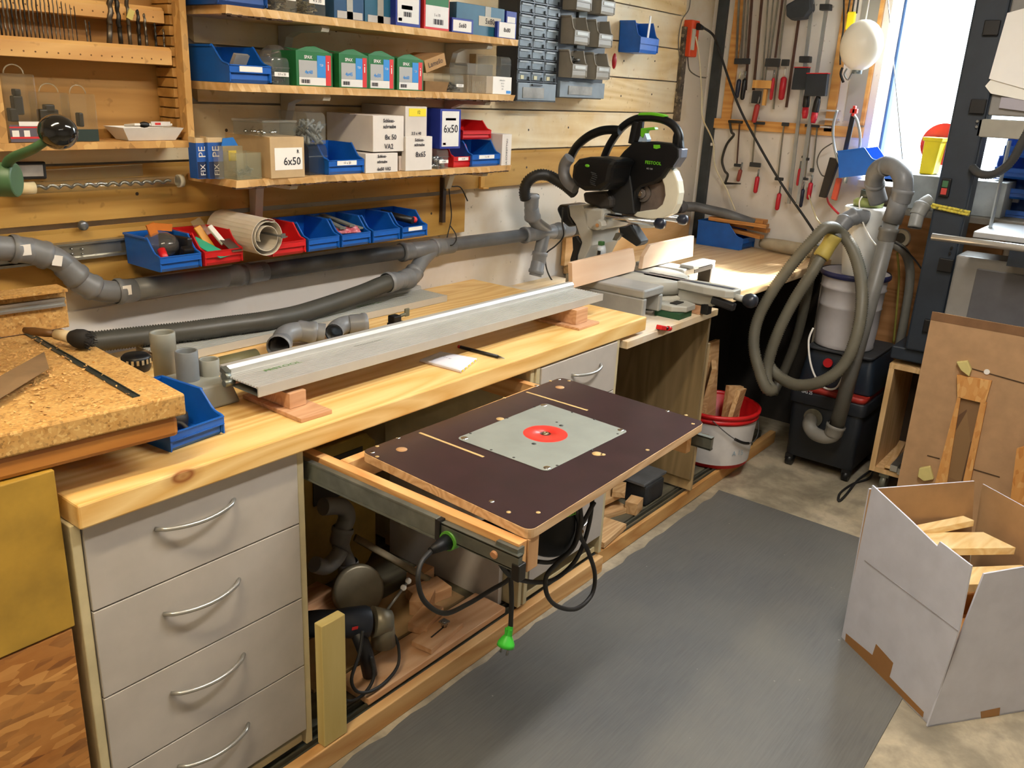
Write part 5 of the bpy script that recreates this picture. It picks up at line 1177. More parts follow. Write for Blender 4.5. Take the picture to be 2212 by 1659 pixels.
# wooden auxiliary fences and boards
FW = wood('#dcbb9c', '#edd6bd', 'x', knots=0, rough=.55, sc=.8, contrast=.4, name='fence_board')
x0 = 2.43; m = MB().ext([(2.425, 1.612, TZ+.003), (2.865, 1.630, TZ+.003), (2.873, 1.630, TZ+.03), (2.845, 1.630, TZ+.092), (2.41, 1.612, TZ+.092)], (0, .017, 0)); tag(build(m, 'fence_board', FW, bev=.001), 'pinkish wooden fence board on the mitre saw, left of the blade', 'board')
m = MB().ext([(2.925, 1.63, TZ+.003), (3.352, 1.63, TZ+.003), (3.34, 1.63, TZ+.092), (2.975, 1.63, TZ+.092), (2.93, 1.63, TZ+.05)], (0, .017, 0)); tag(build(m, 'fence_board', FW, bev=.001), 'pinkish wooden fence board on the mitre saw, right of the blade', 'board')
block(2.885, 2.945, .8385, .872, 1.345, 1.64, 'wooden packing block under the table arm of the mitre saw', BEECH, rz=-.03)
block(2.52, 2.60, TZ+.0, TZ+.03, 1.70, 1.86, 'small wooden block behind the left fence board of the saw', PLYC) if False else None
t = thing('extension_stop', 'silver L shaped extension stop with a black edge right of the mitre saw table', 'stop', (3.2, 1.55, .879))
build(MB().box(3.10, 3.30, 1.50, 1.56, .955, .968).box(3.27, 3.30, 1.50, 1.56, .8795, .955), 'bracket', SA, t, bev=.003); build(MB().box(3.11, 3.27, 1.497, 1.4995, .938, .954).box(3.262, 3.2695, 1.50, 1.555, .8795, .952), 'black_edge', BLACK, t)
# red clamp in front
c = P(1430, 695, 'y', BY-.012)
t = thing('small_clamp', 'small red and black clamp fixed at the front edge of the lower saw board', 'clamp', tuple(c)); c.z = .846
build(MB().cbox(c, (.04, .022, .016), ry=.25), 'red_grip', RED, t, bev=.003); build(MB().cyl(c+Vector((.018, -.004, -.004)), c+Vector((.040, -.006, -.009)), .005, n=12), 'neck', BLACK, t); build(MB().cyl(c+Vector((.036, -.006, -.008)), c+Vector((.052, -.007, -.012)), .0085, n=12), 'red_knob', RED, t)
# pine plank behind the saw, corner bin with offcuts
tag(build(MB().box(3.07, 4.22, 2.092, 2.112, .8785, 1.0), 'pine_plank', wood('#cc9c62', '#e6c08a', 'x', knots=2.5, rough=.6, name='plank_pine', knotc='#8a5a30'), bev=.001), 'knotty pine plank standing behind the mitre saw against the wall', 'plank')
t = make_bin(.15, .25, .125, BLUE, 'blue bin full of wooden offcuts in the corner of the far counter', loc=(4.205, 1.75, .8785))
OC = wood('#a06a30', '#c88c4c', 'y', rough=.6, sc=1.5, name='offcut_wood')
for i, (dx, z, L, rz, rx, w_, lb) in enumerate(((-.035, .135, .30, .10, .02, .05, 'long flat offcut on top of the blue corner bin, nearest the room'), (.0, .15, .26, -.06, .0, .055, 'upper middle offcut in the blue corner bin'), (.03, .11, .27, .04, .06, .05, 'lower offcut sticking out of the blue corner bin to the right'), (-.01, .085, .26, -.1, .08, .045, 'lowest offcut showing at the open front of the blue corner bin'))):
    m = MB().cbox((4.205+dx, 1.80, .8785+z), (w_, L, .018), rx=rx, rz=rz); tag(build(m, 'wood_offcut', OC, bev=.001), lb, 'offcut')
c0 = Vector((4.235, 1.70, .912)); m = MB().tube(cr([(4.25, 1.70, .915), (4.24, 1.6, .915), (4.235, 1.5, .913), (4.235, 1.40, .912), (4.24, 1.365, .91)], 5), lambda f: .033*(1-.35*abs(2*f-1)**4), 16)
tag(build(m, 'fabric_roll', plain('#a59a82', .9, vary=.1)), 'beige fabric roll lying along the right wall on the far counter', 'roll')
# ================================================================= pull-out router table
RT = .838; q = [Vector((1.166, 1.292, 0)), Vector((1.134, .808, 0)), Vector((1.876, .828, 0)), Vector((1.902, 1.282, 0))]
t = thing('router_table', 'dark brown router table plate pulled out on steel slides below the worktop', 'table', (1.5, 1.05, .76))
def rounded(q, r, z, n=5):
    out = []; N = len(q)
    for i in range(N):
        a, b, c = q[i-1], q[i], q[(i+1) % N]; u = (a-b).normalized()*r; v = (c-b).normalized()*r
        for k in range(n+1):
            s = k/n; p = (b+u)*(1-s)**2+b*2*s*(1-s)+(b+v)*s*s; out.append((p.x, p.y, z))
    return out
FILM = plain('#2e1a1e', .32, vary=.12, spec=.5)
build(MB().ext(rounded(q, .022, RT-.021), (0, 0, .020)), 'plywood_plate', wood('#b9936a', '#d9ba92', 'x', rough=.6, sc=2, name='ply_edge'), t, bev=.001)
build(MB().ext(rounded([p+(sum(q, Vector())/4-p).normalized()*.0012 for p in q], .021, RT-.0009), (0, 0, .0009)), 'dark_film_surface', FILM, t)
def on(px_, py_): return P(px_, py_, 'z', RT)
def D(x, y): return (650+x*.40687, 730+y*.40687)      # detail crop -> photo
ip = [on(*D(*p)) for p in ((828, 532), (1278, 700+14), (1740, 490), (1280, 340))]
ins = [Vector((1.362, 1.192, 0)), Vector((1.360, .937, 0)), Vector((1.684, .932, 0)), Vector((1.697, 1.187, 0))]
build(MB().ext(rounded(ins, .016, RT+.0002), (0, 0, .0012)), 'insert_plate', plain('#8d938d', .45, .15, vary=.04), t, bev=.0004)
c = on(1178, 938); R0 = .052
build(MB().lathe([(.013, RT+.0016), (.013, RT+.0019), (.048, RT+.0019), (R0, RT+.0014)], (c.x, c.y, 0), n=40), 'red_ring', plain('#d6342a', .4, vary=.03), t)
build(MB().lathe([(.0, RT+.0015), (.0135, RT+.0015), (.0135, RT+.0018)], (c.x, c.y, 0), n=24), 'hole', plain('#4a1512', .6, vary=0), t)
build(MB().lathe([(.003, RT+.0016), (.003, RT+.004), (.007, RT+.004), (.008, RT+.0016)], (c.x, c.y, 0), n=16), 'collet', plain('#8b8066', .3, .8), t)
BWM = plain('#c2a36c', .7, vary=.08)
def disc(m, p, r, h=.0004, z=RT): m.lathe([(.0, h), (r, h), (r, 0)], (p.x, p.y, z), n=16)
m = MB()
for a in ((535, 592), (1375, 262)):
    disc(m, on(*D(*a)), .0125)
build(m, 'bored_hole', wood('#9a7048', '#c79c6c', 'x', name='bore_wood', rough=.7), t)
m = MB()
for a in ((378, 607), (1013, 868), (1947, 388), (1370, 220), (515, 530), (1250, 253)): disc(m, on(*D(*a)), .0055, .0006)
build(m, 'plate_screws', CHROME, t)
for a in ((405, 575), (405, 630), (1103, 925), (1260, 927), (1840, 595), (2082, 456), (2045, 410), (1325, 228), (1423, 228), (1080, 318)): m = MB(); disc(m, on(*D(*a)), .0045, .0005); build(m, 'wood_plug', BWM, t)
for (a, b) in (((630, 503), (970, 632)), ((1198, 287), (1522, 385))):
    A, B = on(*D(*a)), on(*D(*b)); dd = (B-A).normalized().cross(Vector((0, 0, 1)))*.0035; m = MB().ext([A-dd, A+dd, B+dd, B-dd], (0, 0, .0004)); build(m, 'milled_slot', BWM, t)
m = MB(); p_ = on(*D(1572, 615)); disc(m, p_, .0115); disc(m, p_+Vector((.006, -.012, 0)), .006); build(m, 'finger_hole', BWM, t); m = MB(); disc(m, on(*D(1058, 430)), .010); build(m, 'finger_hole', BWM, t)
m = MB()
for a in ((868, 535), (1290, 360), (1700, 492), (1308, 693)): disc(m, on(*D(*a)), .0085, .0008, RT+.0013)
build(m, 'insert_screws', CHROME, t)
m = MB()
for a in ((1095, 428), (1240, 368), (1440, 398), (1558, 436), (1358, 450), (1382, 468), (1237, 565), (1545, 598), (1360, 680), (1130, 638), (900, 510), (1682, 512), (1010, 597)): disc(m, on(*D(*a)), .0032 if a not in ((1382, 468), (1237, 565)) else .0055, .0003, RT+.0013)
build(m, 'insert_holes', plain('#2c2e2c', .6, vary=0), t)
# frame boards
OR = wood('#c98f54', '#e4b67c', 'y', rough=.5, sc=1.2, name='frame_wood')
build(MB().box(1.112, 1.136, .815, 1.60, .758, .8165), 'frame_board', OR, t, bev=.001); build(MB().box(1.835, 1.858, .85, 1.60, .758, .8165), 'frame_board', OR, t, bev=.001)
build(MB().box(1.137, 1.834, 1.30, 1.325, .765, .8165), 'rear_cross_board', OR, t, bev=.001)
build(MB().box(1.137, 1.17, .812, .84, .748, .8165), 'front_block', wood('#b5895c', '#cda478', 'z', name='block_wood'), t, bev=.002)
# slides
for s_, x in ((1, 1.094), (-1, 1.868)):
    sl = build(MB().box(x, x+.010, 1.0, 1.62, .766, .806).box(x-.002, x+.012, 1.0, 1.62, .804, .809).box(x-.002, x+.012, 1.0, 1.62, .763, .768), 'outer_slide', ZINC, t, bev=.001)
    build(MB().box(x+.002, x+.014, .803, 1.05, .771, .801).box(x+.002, x+.016, .803, 1.05, .799, .803).box(x+.002, x+.016, .803, 1.05, .769, .773), 'inner_slide', plain('#6f736c', .45, .7, vary=.15), sl)
    build(MB().box(x-.003, x+.013, .99, 1.002, .764, .808), 'plastic_stop', BLACK, sl)
build(MB().box(1.108, 1.150, .806, .86, .8175-.012, .8175-.0085) if False else MB().cbox((1.112, .835, .803), (.02, .05, .016)), 'steel_bracket', ZINC, t)
build(MB().cbox((1.105, .808, .768), (.022, .018, .034)), 'end_stop', BLACK, t, bev=.002)
build(MB().cyl((1.111, .858, .79), (1.0925, .858, .785), .008, n=14), 'wooden_plug', plain('#b9855c', .6), t)
# router hanging under the plate
RBK = plain('#0c0d10', .5, vary=.1, spec=.3)
t = thing('router', 'black router with a green cable collar hanging under the dark plate', 'router', (1.45, 1.0, .58))
cx, cy = 1.455, .985
m = MB().lathe([(.001, .600), (.045, .602), (.056, .612), (.062, .66), (.062, .74), (.070, .765), (.072, .81)], (cx, cy, 0), n=28); build(m, 'motor_body', RBK, t)
text('FESTOOL', (cx-.03, cy-.0652, .722), (-1, .25, 0), (0, 0, -1), .020, GREEN, t, 'lettering', .0004, w=.052)
text('OF 1400', (cx-.03, cy-.0652, .745), (-1, .25, 0), (0, 0, -1), .012, WHITE, t, 'lettering', 0, w=.03)
m = MB().cyl((cx+.062, cy-.035, .62), (cx+.062, cy-.035, .81), .006, n=12).cyl((cx+.078, cy-.03, .62), (cx+.078, cy-.03, .81), .004, n=10).cyl((cx+.070, cy-.035, .612), (cx+.070, cy-.035, .63), .013, n=12); build(m, 'guide_rods', CHROME, t)
build(MB().cbox((cx+.066, cy-.01, .80), (.03, .04, .02)), 'green_clamp', GREEN, t, bev=.004)
hA = P(970, 1168, 'y', .97); hB = P(1060, 1150, 'y', .985)
build(MB().cyl(hA+Vector((.015, 0, 0)), Vector((cx-.05, cy, .70)), .018, .026, 16), 'side_handle', RBK, t)
build(MB().cyl(hA-Vector((.006, 0, -.001)), hA+Vector((.016, 0, -.001)), .0195, n=20), 'green_collar', plain('#4c8c2a', .5), t)
build(MB().cyl(hA-Vector((.006, 0, 0)), P(905+25, 1190, 'y', .97), .016, .007, 14), 'cable_boot', RBK, t)
# cables
def cable(pts, label, r=.0042, mat=RUB, name='power_cable', n=6): return tag(build(MB().tube(cr(pts, n), r, 8), name, mat), label, 'cable')
Y = lambda l, y: [P(a, b, 'y', y if not isinstance(y, (list, tuple)) else y[i]) for i, (a, b) in enumerate(l)]
cable(Y([(932, 1190), (910, 1215), (903, 1255), (918, 1300), (960, 1325), (1010, 1305), (1060, 1275), (1100, 1250), (1125, 1210), (1145, 1175)], [.97, .96, .95, .95, .95, .95, .95, .94, .93, .95]), 'black cable looping from the router handle collar down and back to the plate', .005)
cable(Y([(1075, 1200), (1085, 1225), (1110, 1248), (1160, 1258), (1200, 1250), (1240, 1215), (1262, 1170), (1275, 1120), (1280, 1075)], .90), 'black cable hanging in a wide bow in front of the router', .005)
cable(Y([(1252, 1090), (1255, 1130), (1240, 1180), (1205, 1215), (1180, 1245), (1182, 1285), (1205, 1310), (1245, 1315), (1278, 1285), (1285, 1240), (1270, 1190), (1252, 1150), (1270, 1110), (1284, 1085)], .88), 'black cable in a large round loop hanging lowest under the router table', .005)
cable(Y([(1232, 1085), (1250, 1130), (1235, 1185), (1195, 1213), (1160, 1213)], .92), 'short black cable arch close beside the hanging router', .005)
pl = Y([(1096, 1200), (1102, 1240), (1105, 1290), (1103, 1355)], .90)
cable(pl, 'straight black cable hanging down to the bright green plug', .005)
t = thing('plug', 'bright green mains plug dangling above the rubber mat', 'plug', tuple(P(1088, 1412, 'y', .90)))
LG = plain('#3fc83a', .45, vary=.04); a = P(1103, 1352, 'y', .90); b = P(1092, 1395, 'y', .90); d = (b-a).normalized()
m = MB().lathe([(.0055, 0), (.0075, .01), (.008, .022)], a, d, 16); m.lathe([(.008, .020), (.012, .026), (.0175, .036), (.0185, .044), (.001, .045)], a, d, 20); build(m, 'plug_body', LG, t)
m = MB(); u, v, w_ = basis(d)
for k in range(4): m.cbox(a+d*.02+(u if k % 2 else v)*(.006 if k < 2 else -.006), (.004, .004, .03))
build(m, 'grip_ribs', LG, t); build(MB().cyl(a+d*.045+u*.008, a+d*.060+u*.008, .0024, n=10).cyl(a+d*.045-u*.008, a+d*.060-u*.008, .0024, n=10), 'pins', STEEL, t)
# bucket hook bracket at right end of plate + bucket behind
c = P(1513, 950, 'y', BY-.01)
t = thing('metal_catch', 'small bright metal catch screwed to the front edge of the saw bay panels', 'catch', tuple(c))
build(MB().cbox(c, (.032, .014, .042)).cbox(c+Vector((.006, -.012, .022)), (.022, .03, .004)), 'plate', CHROME, t, bev=.001); build(MB().cbox(c+Vector((.018, -.008, -.004)), (.006, .02, .045)), 'rubber_pad', BLACK, t)
# ================================================================= under the bench
# white side board inside, yellow tool box, pipe fittings, angle grinder
m = MB().box(1.842, 1.860, 1.42, 1.90, .067, .42); tag(build(m, 'white_board', plain('#bdb8b4', .5, vary=.03), bev=.001), 'whitish board standing at the right side of the open compartment', 'board')
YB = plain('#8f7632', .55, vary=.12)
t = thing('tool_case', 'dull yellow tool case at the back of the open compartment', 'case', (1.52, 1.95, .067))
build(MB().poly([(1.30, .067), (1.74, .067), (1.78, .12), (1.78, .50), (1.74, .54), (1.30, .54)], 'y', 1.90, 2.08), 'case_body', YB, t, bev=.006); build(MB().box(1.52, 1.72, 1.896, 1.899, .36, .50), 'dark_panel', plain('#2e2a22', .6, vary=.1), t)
build(MB().cyl((1.60, 1.899, .22), (1.60, 1.893, .22), .018, n=16), 'latch', BLACK, t)
z_ = lambda l, y: [P(650+a*.26525, 1060+b*.26525, 'y', y) for a, b in l]
GP = plain('#6b6a68', .45, vary=.08)
pp = z_([(180, 130), (330, 130), (375, 210), (345, 300), (320, 400), (340, 500), (380, 600), (390, 730)], 1.78)
m = MB().tube(cr(pp, 6), .026, 18); m.tube(cr(z_([(330, 470), (280, 560), (200, 620), (110, 600)], 1.76), 6), .024, 18); sock(m, pp[3], pp[4], .026); sock(m, pp[6]-Vector((0,0,-.01)), pp[7], .026)
tag(build(m, 'pipe_branch', GP), 'grey plastic pipe branch standing at the left of the open compartment', 'pipe fitting')
q4 = z_([(100, 740), (300, 700), (540, 740), (540, 900), (200, 940)], 1.75)
m = MB().cbox((1.38, 1.80, .085), (.30, .16, .034), rz=.1); tag(build(m, 'wooden_block', BEECH, bev=.002), 'broad wooden block under the grey pipe branch', 'block')
c = Vector((1.52, 1.70, .15))
m = MB().lathe([(.001, .012), (.07, .012), (.078, .008), (.080, -.012), (.076, -.012), (.074, .004), (.001, .006)], c, (-.35, -.9, .35), 32); tag(build(m, 'grinder_guard', plain('#7c7563', .4, .5, vary=.1)), 'round dull metal cover leaning behind the angle grinder', 'cover')
m = MB().tube([z_([(440, 380)], 1.80)[0], z_([(1100, 760)], 1.62)[0]], .018, 8, flat=.5); tag(build(m, 'wooden_strip', plain('#85785f', .7, vary=.1)), 'grey wooden strip leaning diagonally across the compartment', 'strip')
# plank
PK = wood('#c79a72', '#e0bb95', 'x', rough=.55, sc=1.2, name='plank_beech', contrast=.6)
m = MB().box(1.262, 1.828, 1.378, 1.500, .0665, .086); tag(build(m, 'wooden_plank', PK, bev=.002), 'long pale plank lying flat at the front of the open compartment', 'plank')
m = MB().box(1.20, 1.80, 1.52, 1.70, .0665, .076); tag(build(m, 'wooden_plank', plain('#a78a62', .7, vary=.1), bev=.001), 'wide thin board lying behind the pale front plank', 'plank')
for (x0, x1, y0, y1, z0, h, rz, lb) in ((1.545, 1.66, 1.47, 1.53, .0865, .03, .3, 'thick wooden offcut lying on the pale plank behind the slotted one'), (1.50, 1.66, 1.395, 1.465, .0865, .016, .12, 'flat wooden piece with a slot lying on the pale plank'),
                                        (1.66, 1.78, 1.56, 1.64, .0765, .035, -.2, 'wooden offcut with a torn edge behind the slotted piece'), (1.62, 1.70, 1.54, 1.60, .0765, .05, .5, 'small upright wooden offcut behind the thick one'), (1.72, 1.80, 1.65, 1.70, .0765, .05, .1, 'dusty offcut near the whitish board')):
    m = MB().cbox(((x0+x1)/2, (y0+y1)/2, z0+h/2+.0003), (x1-x0, y1-y0, h), rz=rz)
    if 'with a slot' in lb:
        t = thing('slotted_block', lb, 'block', ((x0+x1)/2, (y0+y1)/2, z0)); build(m, 'block', PK, t, bev=.001)
        build(MB().cbox((1.585, 1.43, z0+h+.0005), (.08, .005, .0006), rz=.12), 'slot', DARK, t); build(MB().cyl((1.61, 1.434, z0+h), (1.61, 1.434, z0+h+.02), .009, n=8).cbox((1.61, 1.434, z0+h+.016), (.024, .024, .004)), 'wing_bolt', CHROME, t)
    else: tag(build(m, 'wood_offcut', PK, bev=.001), lb, 'offcut')
# angle grinder
t = thing('angle_grinder', 'dark blue angle grinder with its black cable wound round it, lying in the open compartment', 'grinder', (1.30, 1.48, .087))
A = P(655+30, 1325, 'y', 1.47); A = Vector((1.19, 1.55, .27)); B = Vector((1.305, 1.49, .235)); Cc = Vector((1.385, 1.452, .225))
build(MB().lathe([(.001, -.0), (.032, .004), (.036, .05), (.034, .09), (.040, .12), (.044, .17), (.040, .18)], A, (Cc-A), 22), 'motor_body', plain('#1b2230', .5, vary=.1), t)
build(MB().cyl(Cc-(Cc-A).normalized()*.03, Cc+(Cc-A).normalized()*.02, .042, .030, 20).cyl(Cc+Vector((0, 0, -.07)), Cc+Vector((0, 0, .01)), .035, .028, 20), 'gear_head', plain('#8a8473', .4, .4, vary=.1), t)
build(MB().tube([B+Vector((0, -.02, .0)), B+Vector((.01, -.045, -.07)), B+Vector((.02, -.05, -.14))], .020, 14), 'grip', plain('#14161c', .5), t)
s0 = Cc+Vector((.0, -.0, .02)); s1 = P(882, 1255, 'y', 1.45)
build(MB().cyl(s0, s1, .004, n=10), 'spindle_key', STEEL, t); build(MB().ball(s1, .009, 10).ball(s1-(s1-s0).normalized()*.022, .009, 10), 'bright_knobs', plain('#f2f2f4', .2), t)
build(MB().cbox(B+Vector((-.02, -.038, .02)), (.02, .002, .008), ry=.3), 'red_mark', REDL, t)
cable([Vector((1.30, 1.44, .245)), Vector((1.27, 1.42, .20)), Vector((1.225, 1.40, .16)), Vector((1.235, 1.39, .12)), Vector((1.28, 1.385, .098)), Vector((1.34, 1.39, .094)), Vector((1.39, 1.40, .11)), Vector((1.41, 1.42, .15)), Vector((1.40, 1.43, .19))], 'black cable loop in front of the angle grinder', .0045)
cable([Vector((1.20, 1.47, .22)), Vector((1.185, 1.42, .15)), Vector((1.21, 1.40, .10)), Vector((1.26, 1.395, .094)), Vector((1.30, 1.40, .12)), Vector((1.31, 1.42, .17))], 'second black cable strand left of the angle grinder grip', .0045)
tag(build(MB().box(1.205, 1.235, 1.42, 1.45, .0875, .25)+0 if False else MB().box(1.205, 1.232, 1.43, 1.457, .087, .235), 'wooden_stick', PK, bev=.002), 'short upright square stick beside the black grinder cable', 'stick')
# small woods at the right compartment (under the saw)
SW = wood('#b98d5c', '#d8b383', 'x', rough=.6, sc=1.8, name='scrap_wood')
sc_ = [(2.46, 1.42, .18, .09, .022, .0665, .1, 'front board of the scrap heap in the right compartment'), (2.62, 1.50, .14, .07, .022, .0665, -.3, 'scrap board behind the front board of the heap'), (2.70, 1.44, .07, .05, .05, .0665, .2, 'upright square scrap block at the right of the heap'),
       (2.50, 1.52, .16, .05, .022, .090, .3, 'scrap lath lying across the rear of the heap'), (2.62, 1.52, .13, .05, .022, .1125, -.1, 'second scrap lath on the heap, lying crosswise'), (2.68, 1.50, .10, .05, .022, .135, .5, 'top scrap piece of the heap'), (2.56, 1.60, .12, .05, .05, .0665, .0, 'scrap block furthest back in the right compartment')]
for (x, y, a, b, h, z0, rz, lb) in sc_: tag(build(MB().cbox((x, y, z0+h/2+.0003), (a, b, h), rz=rz), 'scrap_wood', SW, bev=.001), lb, 'offcut', 'scrap wood heap')
t = thing('cast_fixture', 'dark grey metal machine part lying under the router table right of the scrap heap', 'machine part', (2.83, 1.50, .067))
build(MB().ext([(2.76, 1.42, .068), (2.90, 1.42, .068), (2.90, 1.60, .068), (2.76, 1.60, .068)], (0, 0, .085)), 'body', plain('#33363a', .5, .3, vary=.15), t, bev=.01)
build(MB().box(2.75, 2.93, 1.43, 1.58, .1535, .165), 'top_plate', plain('#70747a', .45, .4, vary=.1), t, bev=.002)
# red rimmed bucket
bc_ = Vector((3.43, 1.465, .0705))
t = thing('bucket', 'white plastic bucket with a red rim, full of wood offcuts, behind the saw bay panel', 'bucket', tuple(bc_))
r0, r1, hh = .158, .176, .245
build(MB().lathe([(.001, .002), (r0-.004, .002), (r1-.004, hh-.004), (r1, hh), (r0, 0), (.001, 0)], bc_, n=44), 'bucket_body', RED, t)
build(MB().lathe([(r0+.0035, .016), (r1-.001, hh-.04)], bc_, n=44), 'paper_wrap', plain('#c9c6c4', .6, vary=.05), t)
build(MB().lathe([(r1-.002, hh-.036), (r1+.006, hh-.034), (r1+.007, hh-.022), (r1+.003, hh-.020), (r1+.003, hh-.012), (r1+.011, hh-.010), (r1+.012, hh+.002), (r1+.004, hh+.006), (r1-.005, hh+.003), (r1-.005, hh-.01)], bc_, n=44), 'red_rim', RED, t)
wr = [bc_+Vector(((r1+.012)*math.cos(a), (r1+.012)*math.sin(a), hh-.015-.11*max(0, math.sin(b)))) for a, b in [(-.55-(k/16)*2.25, PI*k/16) for k in range(17)]]
build(MB().tube(cr(wr, 3), .0022, 8), 'wire_handle', STEEL, t)
g0, g1 = wr[9], wr[12]; build(MB().tube(cr(wr[9:13], 4), .0065, 10), 'grip', BLACK, t)
text('A 15', (bc_+Vector((-.075, -.152, .075))), (1, -.5, 0), (0, 0, 1), .032, plain('#8fa6b4', .6), t, 'lettering', 0)
for i, (dx, dy, L, w_, th, rx, ry, rz, lb) in enumerate(((-.05, .05, .42, .10, .022, .12, -.12, .5, 'wide offcut standing tallest in the red rimmed bucket'), (.0, .04, .50, .11, .02, -.1, .08, .1, 'long board leaning in the middle of the bucket'), (-.02, -.08, .32, .09, .02, .12, .15, .1, 'short board at the front of the bucket'),
        (.06, -.04, .30, .08, .025, -.1, .1, -.5, 'block end showing at the right of the bucket'))):
    m = MB().cbox(bc_+Vector((dx, dy, .02+L/2)), (w_, th, L), rx, ry, rz); tag(build(m, 'wood_offcut', SW, bev=.001), lb, 'offcut')
# ================================================================= right wall: clamps, frame, cables
CX = 4.262
def W(px_, py_, x=CX): return P(px_, py_, 'x', x)
def bar(m, a, b, w_, d=.006):
    a = Vector(a); b = Vector(b); u = (b-a).normalized(); s = Vector((1, 0, 0)).cross(u).normalized()*w_/2
    m.ext([a-s, a+s, b+s, b-s], (d, 0, 0)); return m
FRW = wood('#c08440', '#dca860', 'y', rough=.6, name='frame_board_wood')
m = MB().box(4.279, 4.299, 1.30, 2.05, W(1650, 284).z, W(1650, 262).z); tag(build(m, 'wall_rail_board', FRW, bev=.001), 'horizontal wooden rail on the right wall that the lower row of clamps hangs on', 'rail')
m = MB().box(4.279, 4.299, W(1805, 150).y-.022, W(1805, 150).y+.018, W(1790, 285).z, 2.2); tag(build(m, 'wall_upright_board', FRW, bev=.001), 'upright wooden post on the right wall beside the long clamps', 'post')
m = MB().box(4.285, 4.299, W(1580, 100).y-.03, W(1580, 100).y+.02, W(1560, 262).z, 2.2); tag(build(m, 'wall_upright_board', FRW, bev=.001), 'upright wooden board near the corner behind the dark post', 'post')
CB = plain('#8b8a84', .35, .8, vary=.12); CBR = plain('#5a4038', .5, .5, vary=.15); CJ = plain('#26292d', .5, vary=.1); HR = plain('#b5182a', .4, vary=.06); HB_ = plain('#1b2238', .4); HW = plain('#8a3e30', .5)
def clamp(label, top, bot, w_, bm, jaws, handle=None, hm=HR, hr=.011, group=None, x=CX, ferr=None):
    t = thing('bar_clamp', label, 'clamp', tuple(W(*bot, x)), group=group)
    build(bar(MB(), W(*top, x), W(*bot, x), w_), 'bar', bm, t)
    for (l, r, u, d_) in jaws:
        a, b = W(l, u, x-.006), W(r, d_, x-.006); build(MB().box(x-.016, x-.002, min(a.y, b.y), max(a.y, b.y), min(a.z, b.z), max(a.z, b.z)), 'jaw', CJ, t, bev=.003)
    if handle:
        a, b = W(*handle[0], x-.02), W(*handle[1], x-.02); d = b-a
        build(MB().lathe([(hr*.55, 0), (hr, d.length*.08), (hr*1.05, d.length*.5), (hr*.95, d.length*.92), (hr*.5, d.length)], a, d, 12, cap=True), 'handle', hm, t)
        build(MB().cyl(a-d.normalized()*.035, a, .0045, n=8), 'screw_spindle', ferr or STEEL, t)
    return t
G1 = 'long clamps on the upper rail'
clamp('steel bar clamp nearest the corner with a dark blue handle', (1597, -20), (1590, 128), .010, CB, [(1588, 1604, 126, 139)], ((1597, 171), (1591, 212)), HB_, ferr=plain('#cfc9a8', .3, .6))
clamp('steel bar clamp with a black handle, second from the corner', (1609, -20), (1600, 130), .009, CB, [(1603, 1620, 126, 139)], ((1609, 170), (1603, 216)), BLACK)
clamp('thin steel bar clamp without handle left of the brown bars', (1617, -20), (1608, 128), .007, CB, [])
clamp('brown rusty bar clamp, left of the two', (1625, -20), (1610, 195), .012, CBR, [])
clamp('brown rusty bar clamp with black ferrule and a worn red handle', (1647, -20), (1627, 195), .012, CBR, [(1627, 1642, 196, 224)], ((1637, 225), (1628, 265)), plain('#a8322c', .5), .013)
clamp('thin clamp bar with a small red mark near the top', (1660, -20), (1646, 175), .006, CB, [])
clamp('thin pale bar that carries the right side of the wooden clamp head', (1672, -20), (1652, 175), .006, CB, [])
clamp('steel bar clamp with wide dark jaw in the middle of the upper row', (1683, -20), (1662, 128), .008, CB, [(1655, 1684, 126, 145)], ((1671, 168), (1665, 216)), HR, .008)
clamp('dark brown clamp bar right of the wide dark jaw', (1692, -20), (1674, 125), .009, CBR, [])
clamp('steel clamp with the bright red handle in the middle of the upper row', (1699, -20), (1670, 236), .008, CB, [(1690, 1704, 128, 143)], ((1694, 166), (1687, 216)), HR, .015, ferr=plain('#d8d6cc', .3, .4))
clamp('long dark clamp bar ending lowest under the upper row', (1728, 20), (1698, 232), .012, CBR, [])
wd = W(1631, 173); we = W(1673, 192)
t = thing('wooden_clamp_head', 'square wooden clamp head hanging on the thin bars', 'clamp head', tuple(we)); build(MB().box(4.235, 4.262, min(wd.y, we.y), max(wd.y, we.y), we.z, wd.z), 'head', wood('#b98440', '#d9a860', 'z', name='clamp_wood'), t, bev=.002)
a, b = W(1657, 193), W(1655, 228); build(MB().box(4.24, 4.258, a.y-.008, a.y+.008, b.z, a.z), 'peg', wood('#b98440', '#d9a860', 'z', name='clamp_wood'), t)
t = thing('corded_tool_head', 'large dark rounded tool head hanging at the top between the clamps', 'tool', tuple(W(1722, 42)))
a, b = W(1697, 12, 4.22), W(1750, 42, 4.22); build(MB().ext([W(1697, 10, 4.2), W(1750, -20, 4.2), W(1752, 20, 4.2), W(1737, 40, 4.2), W(1708, 43, 4.2), W(1697, 34, 4.2)], (.06, 0, 0)), 'head', plain('#2b323a', .5, vary=.1), t, bev=.008)
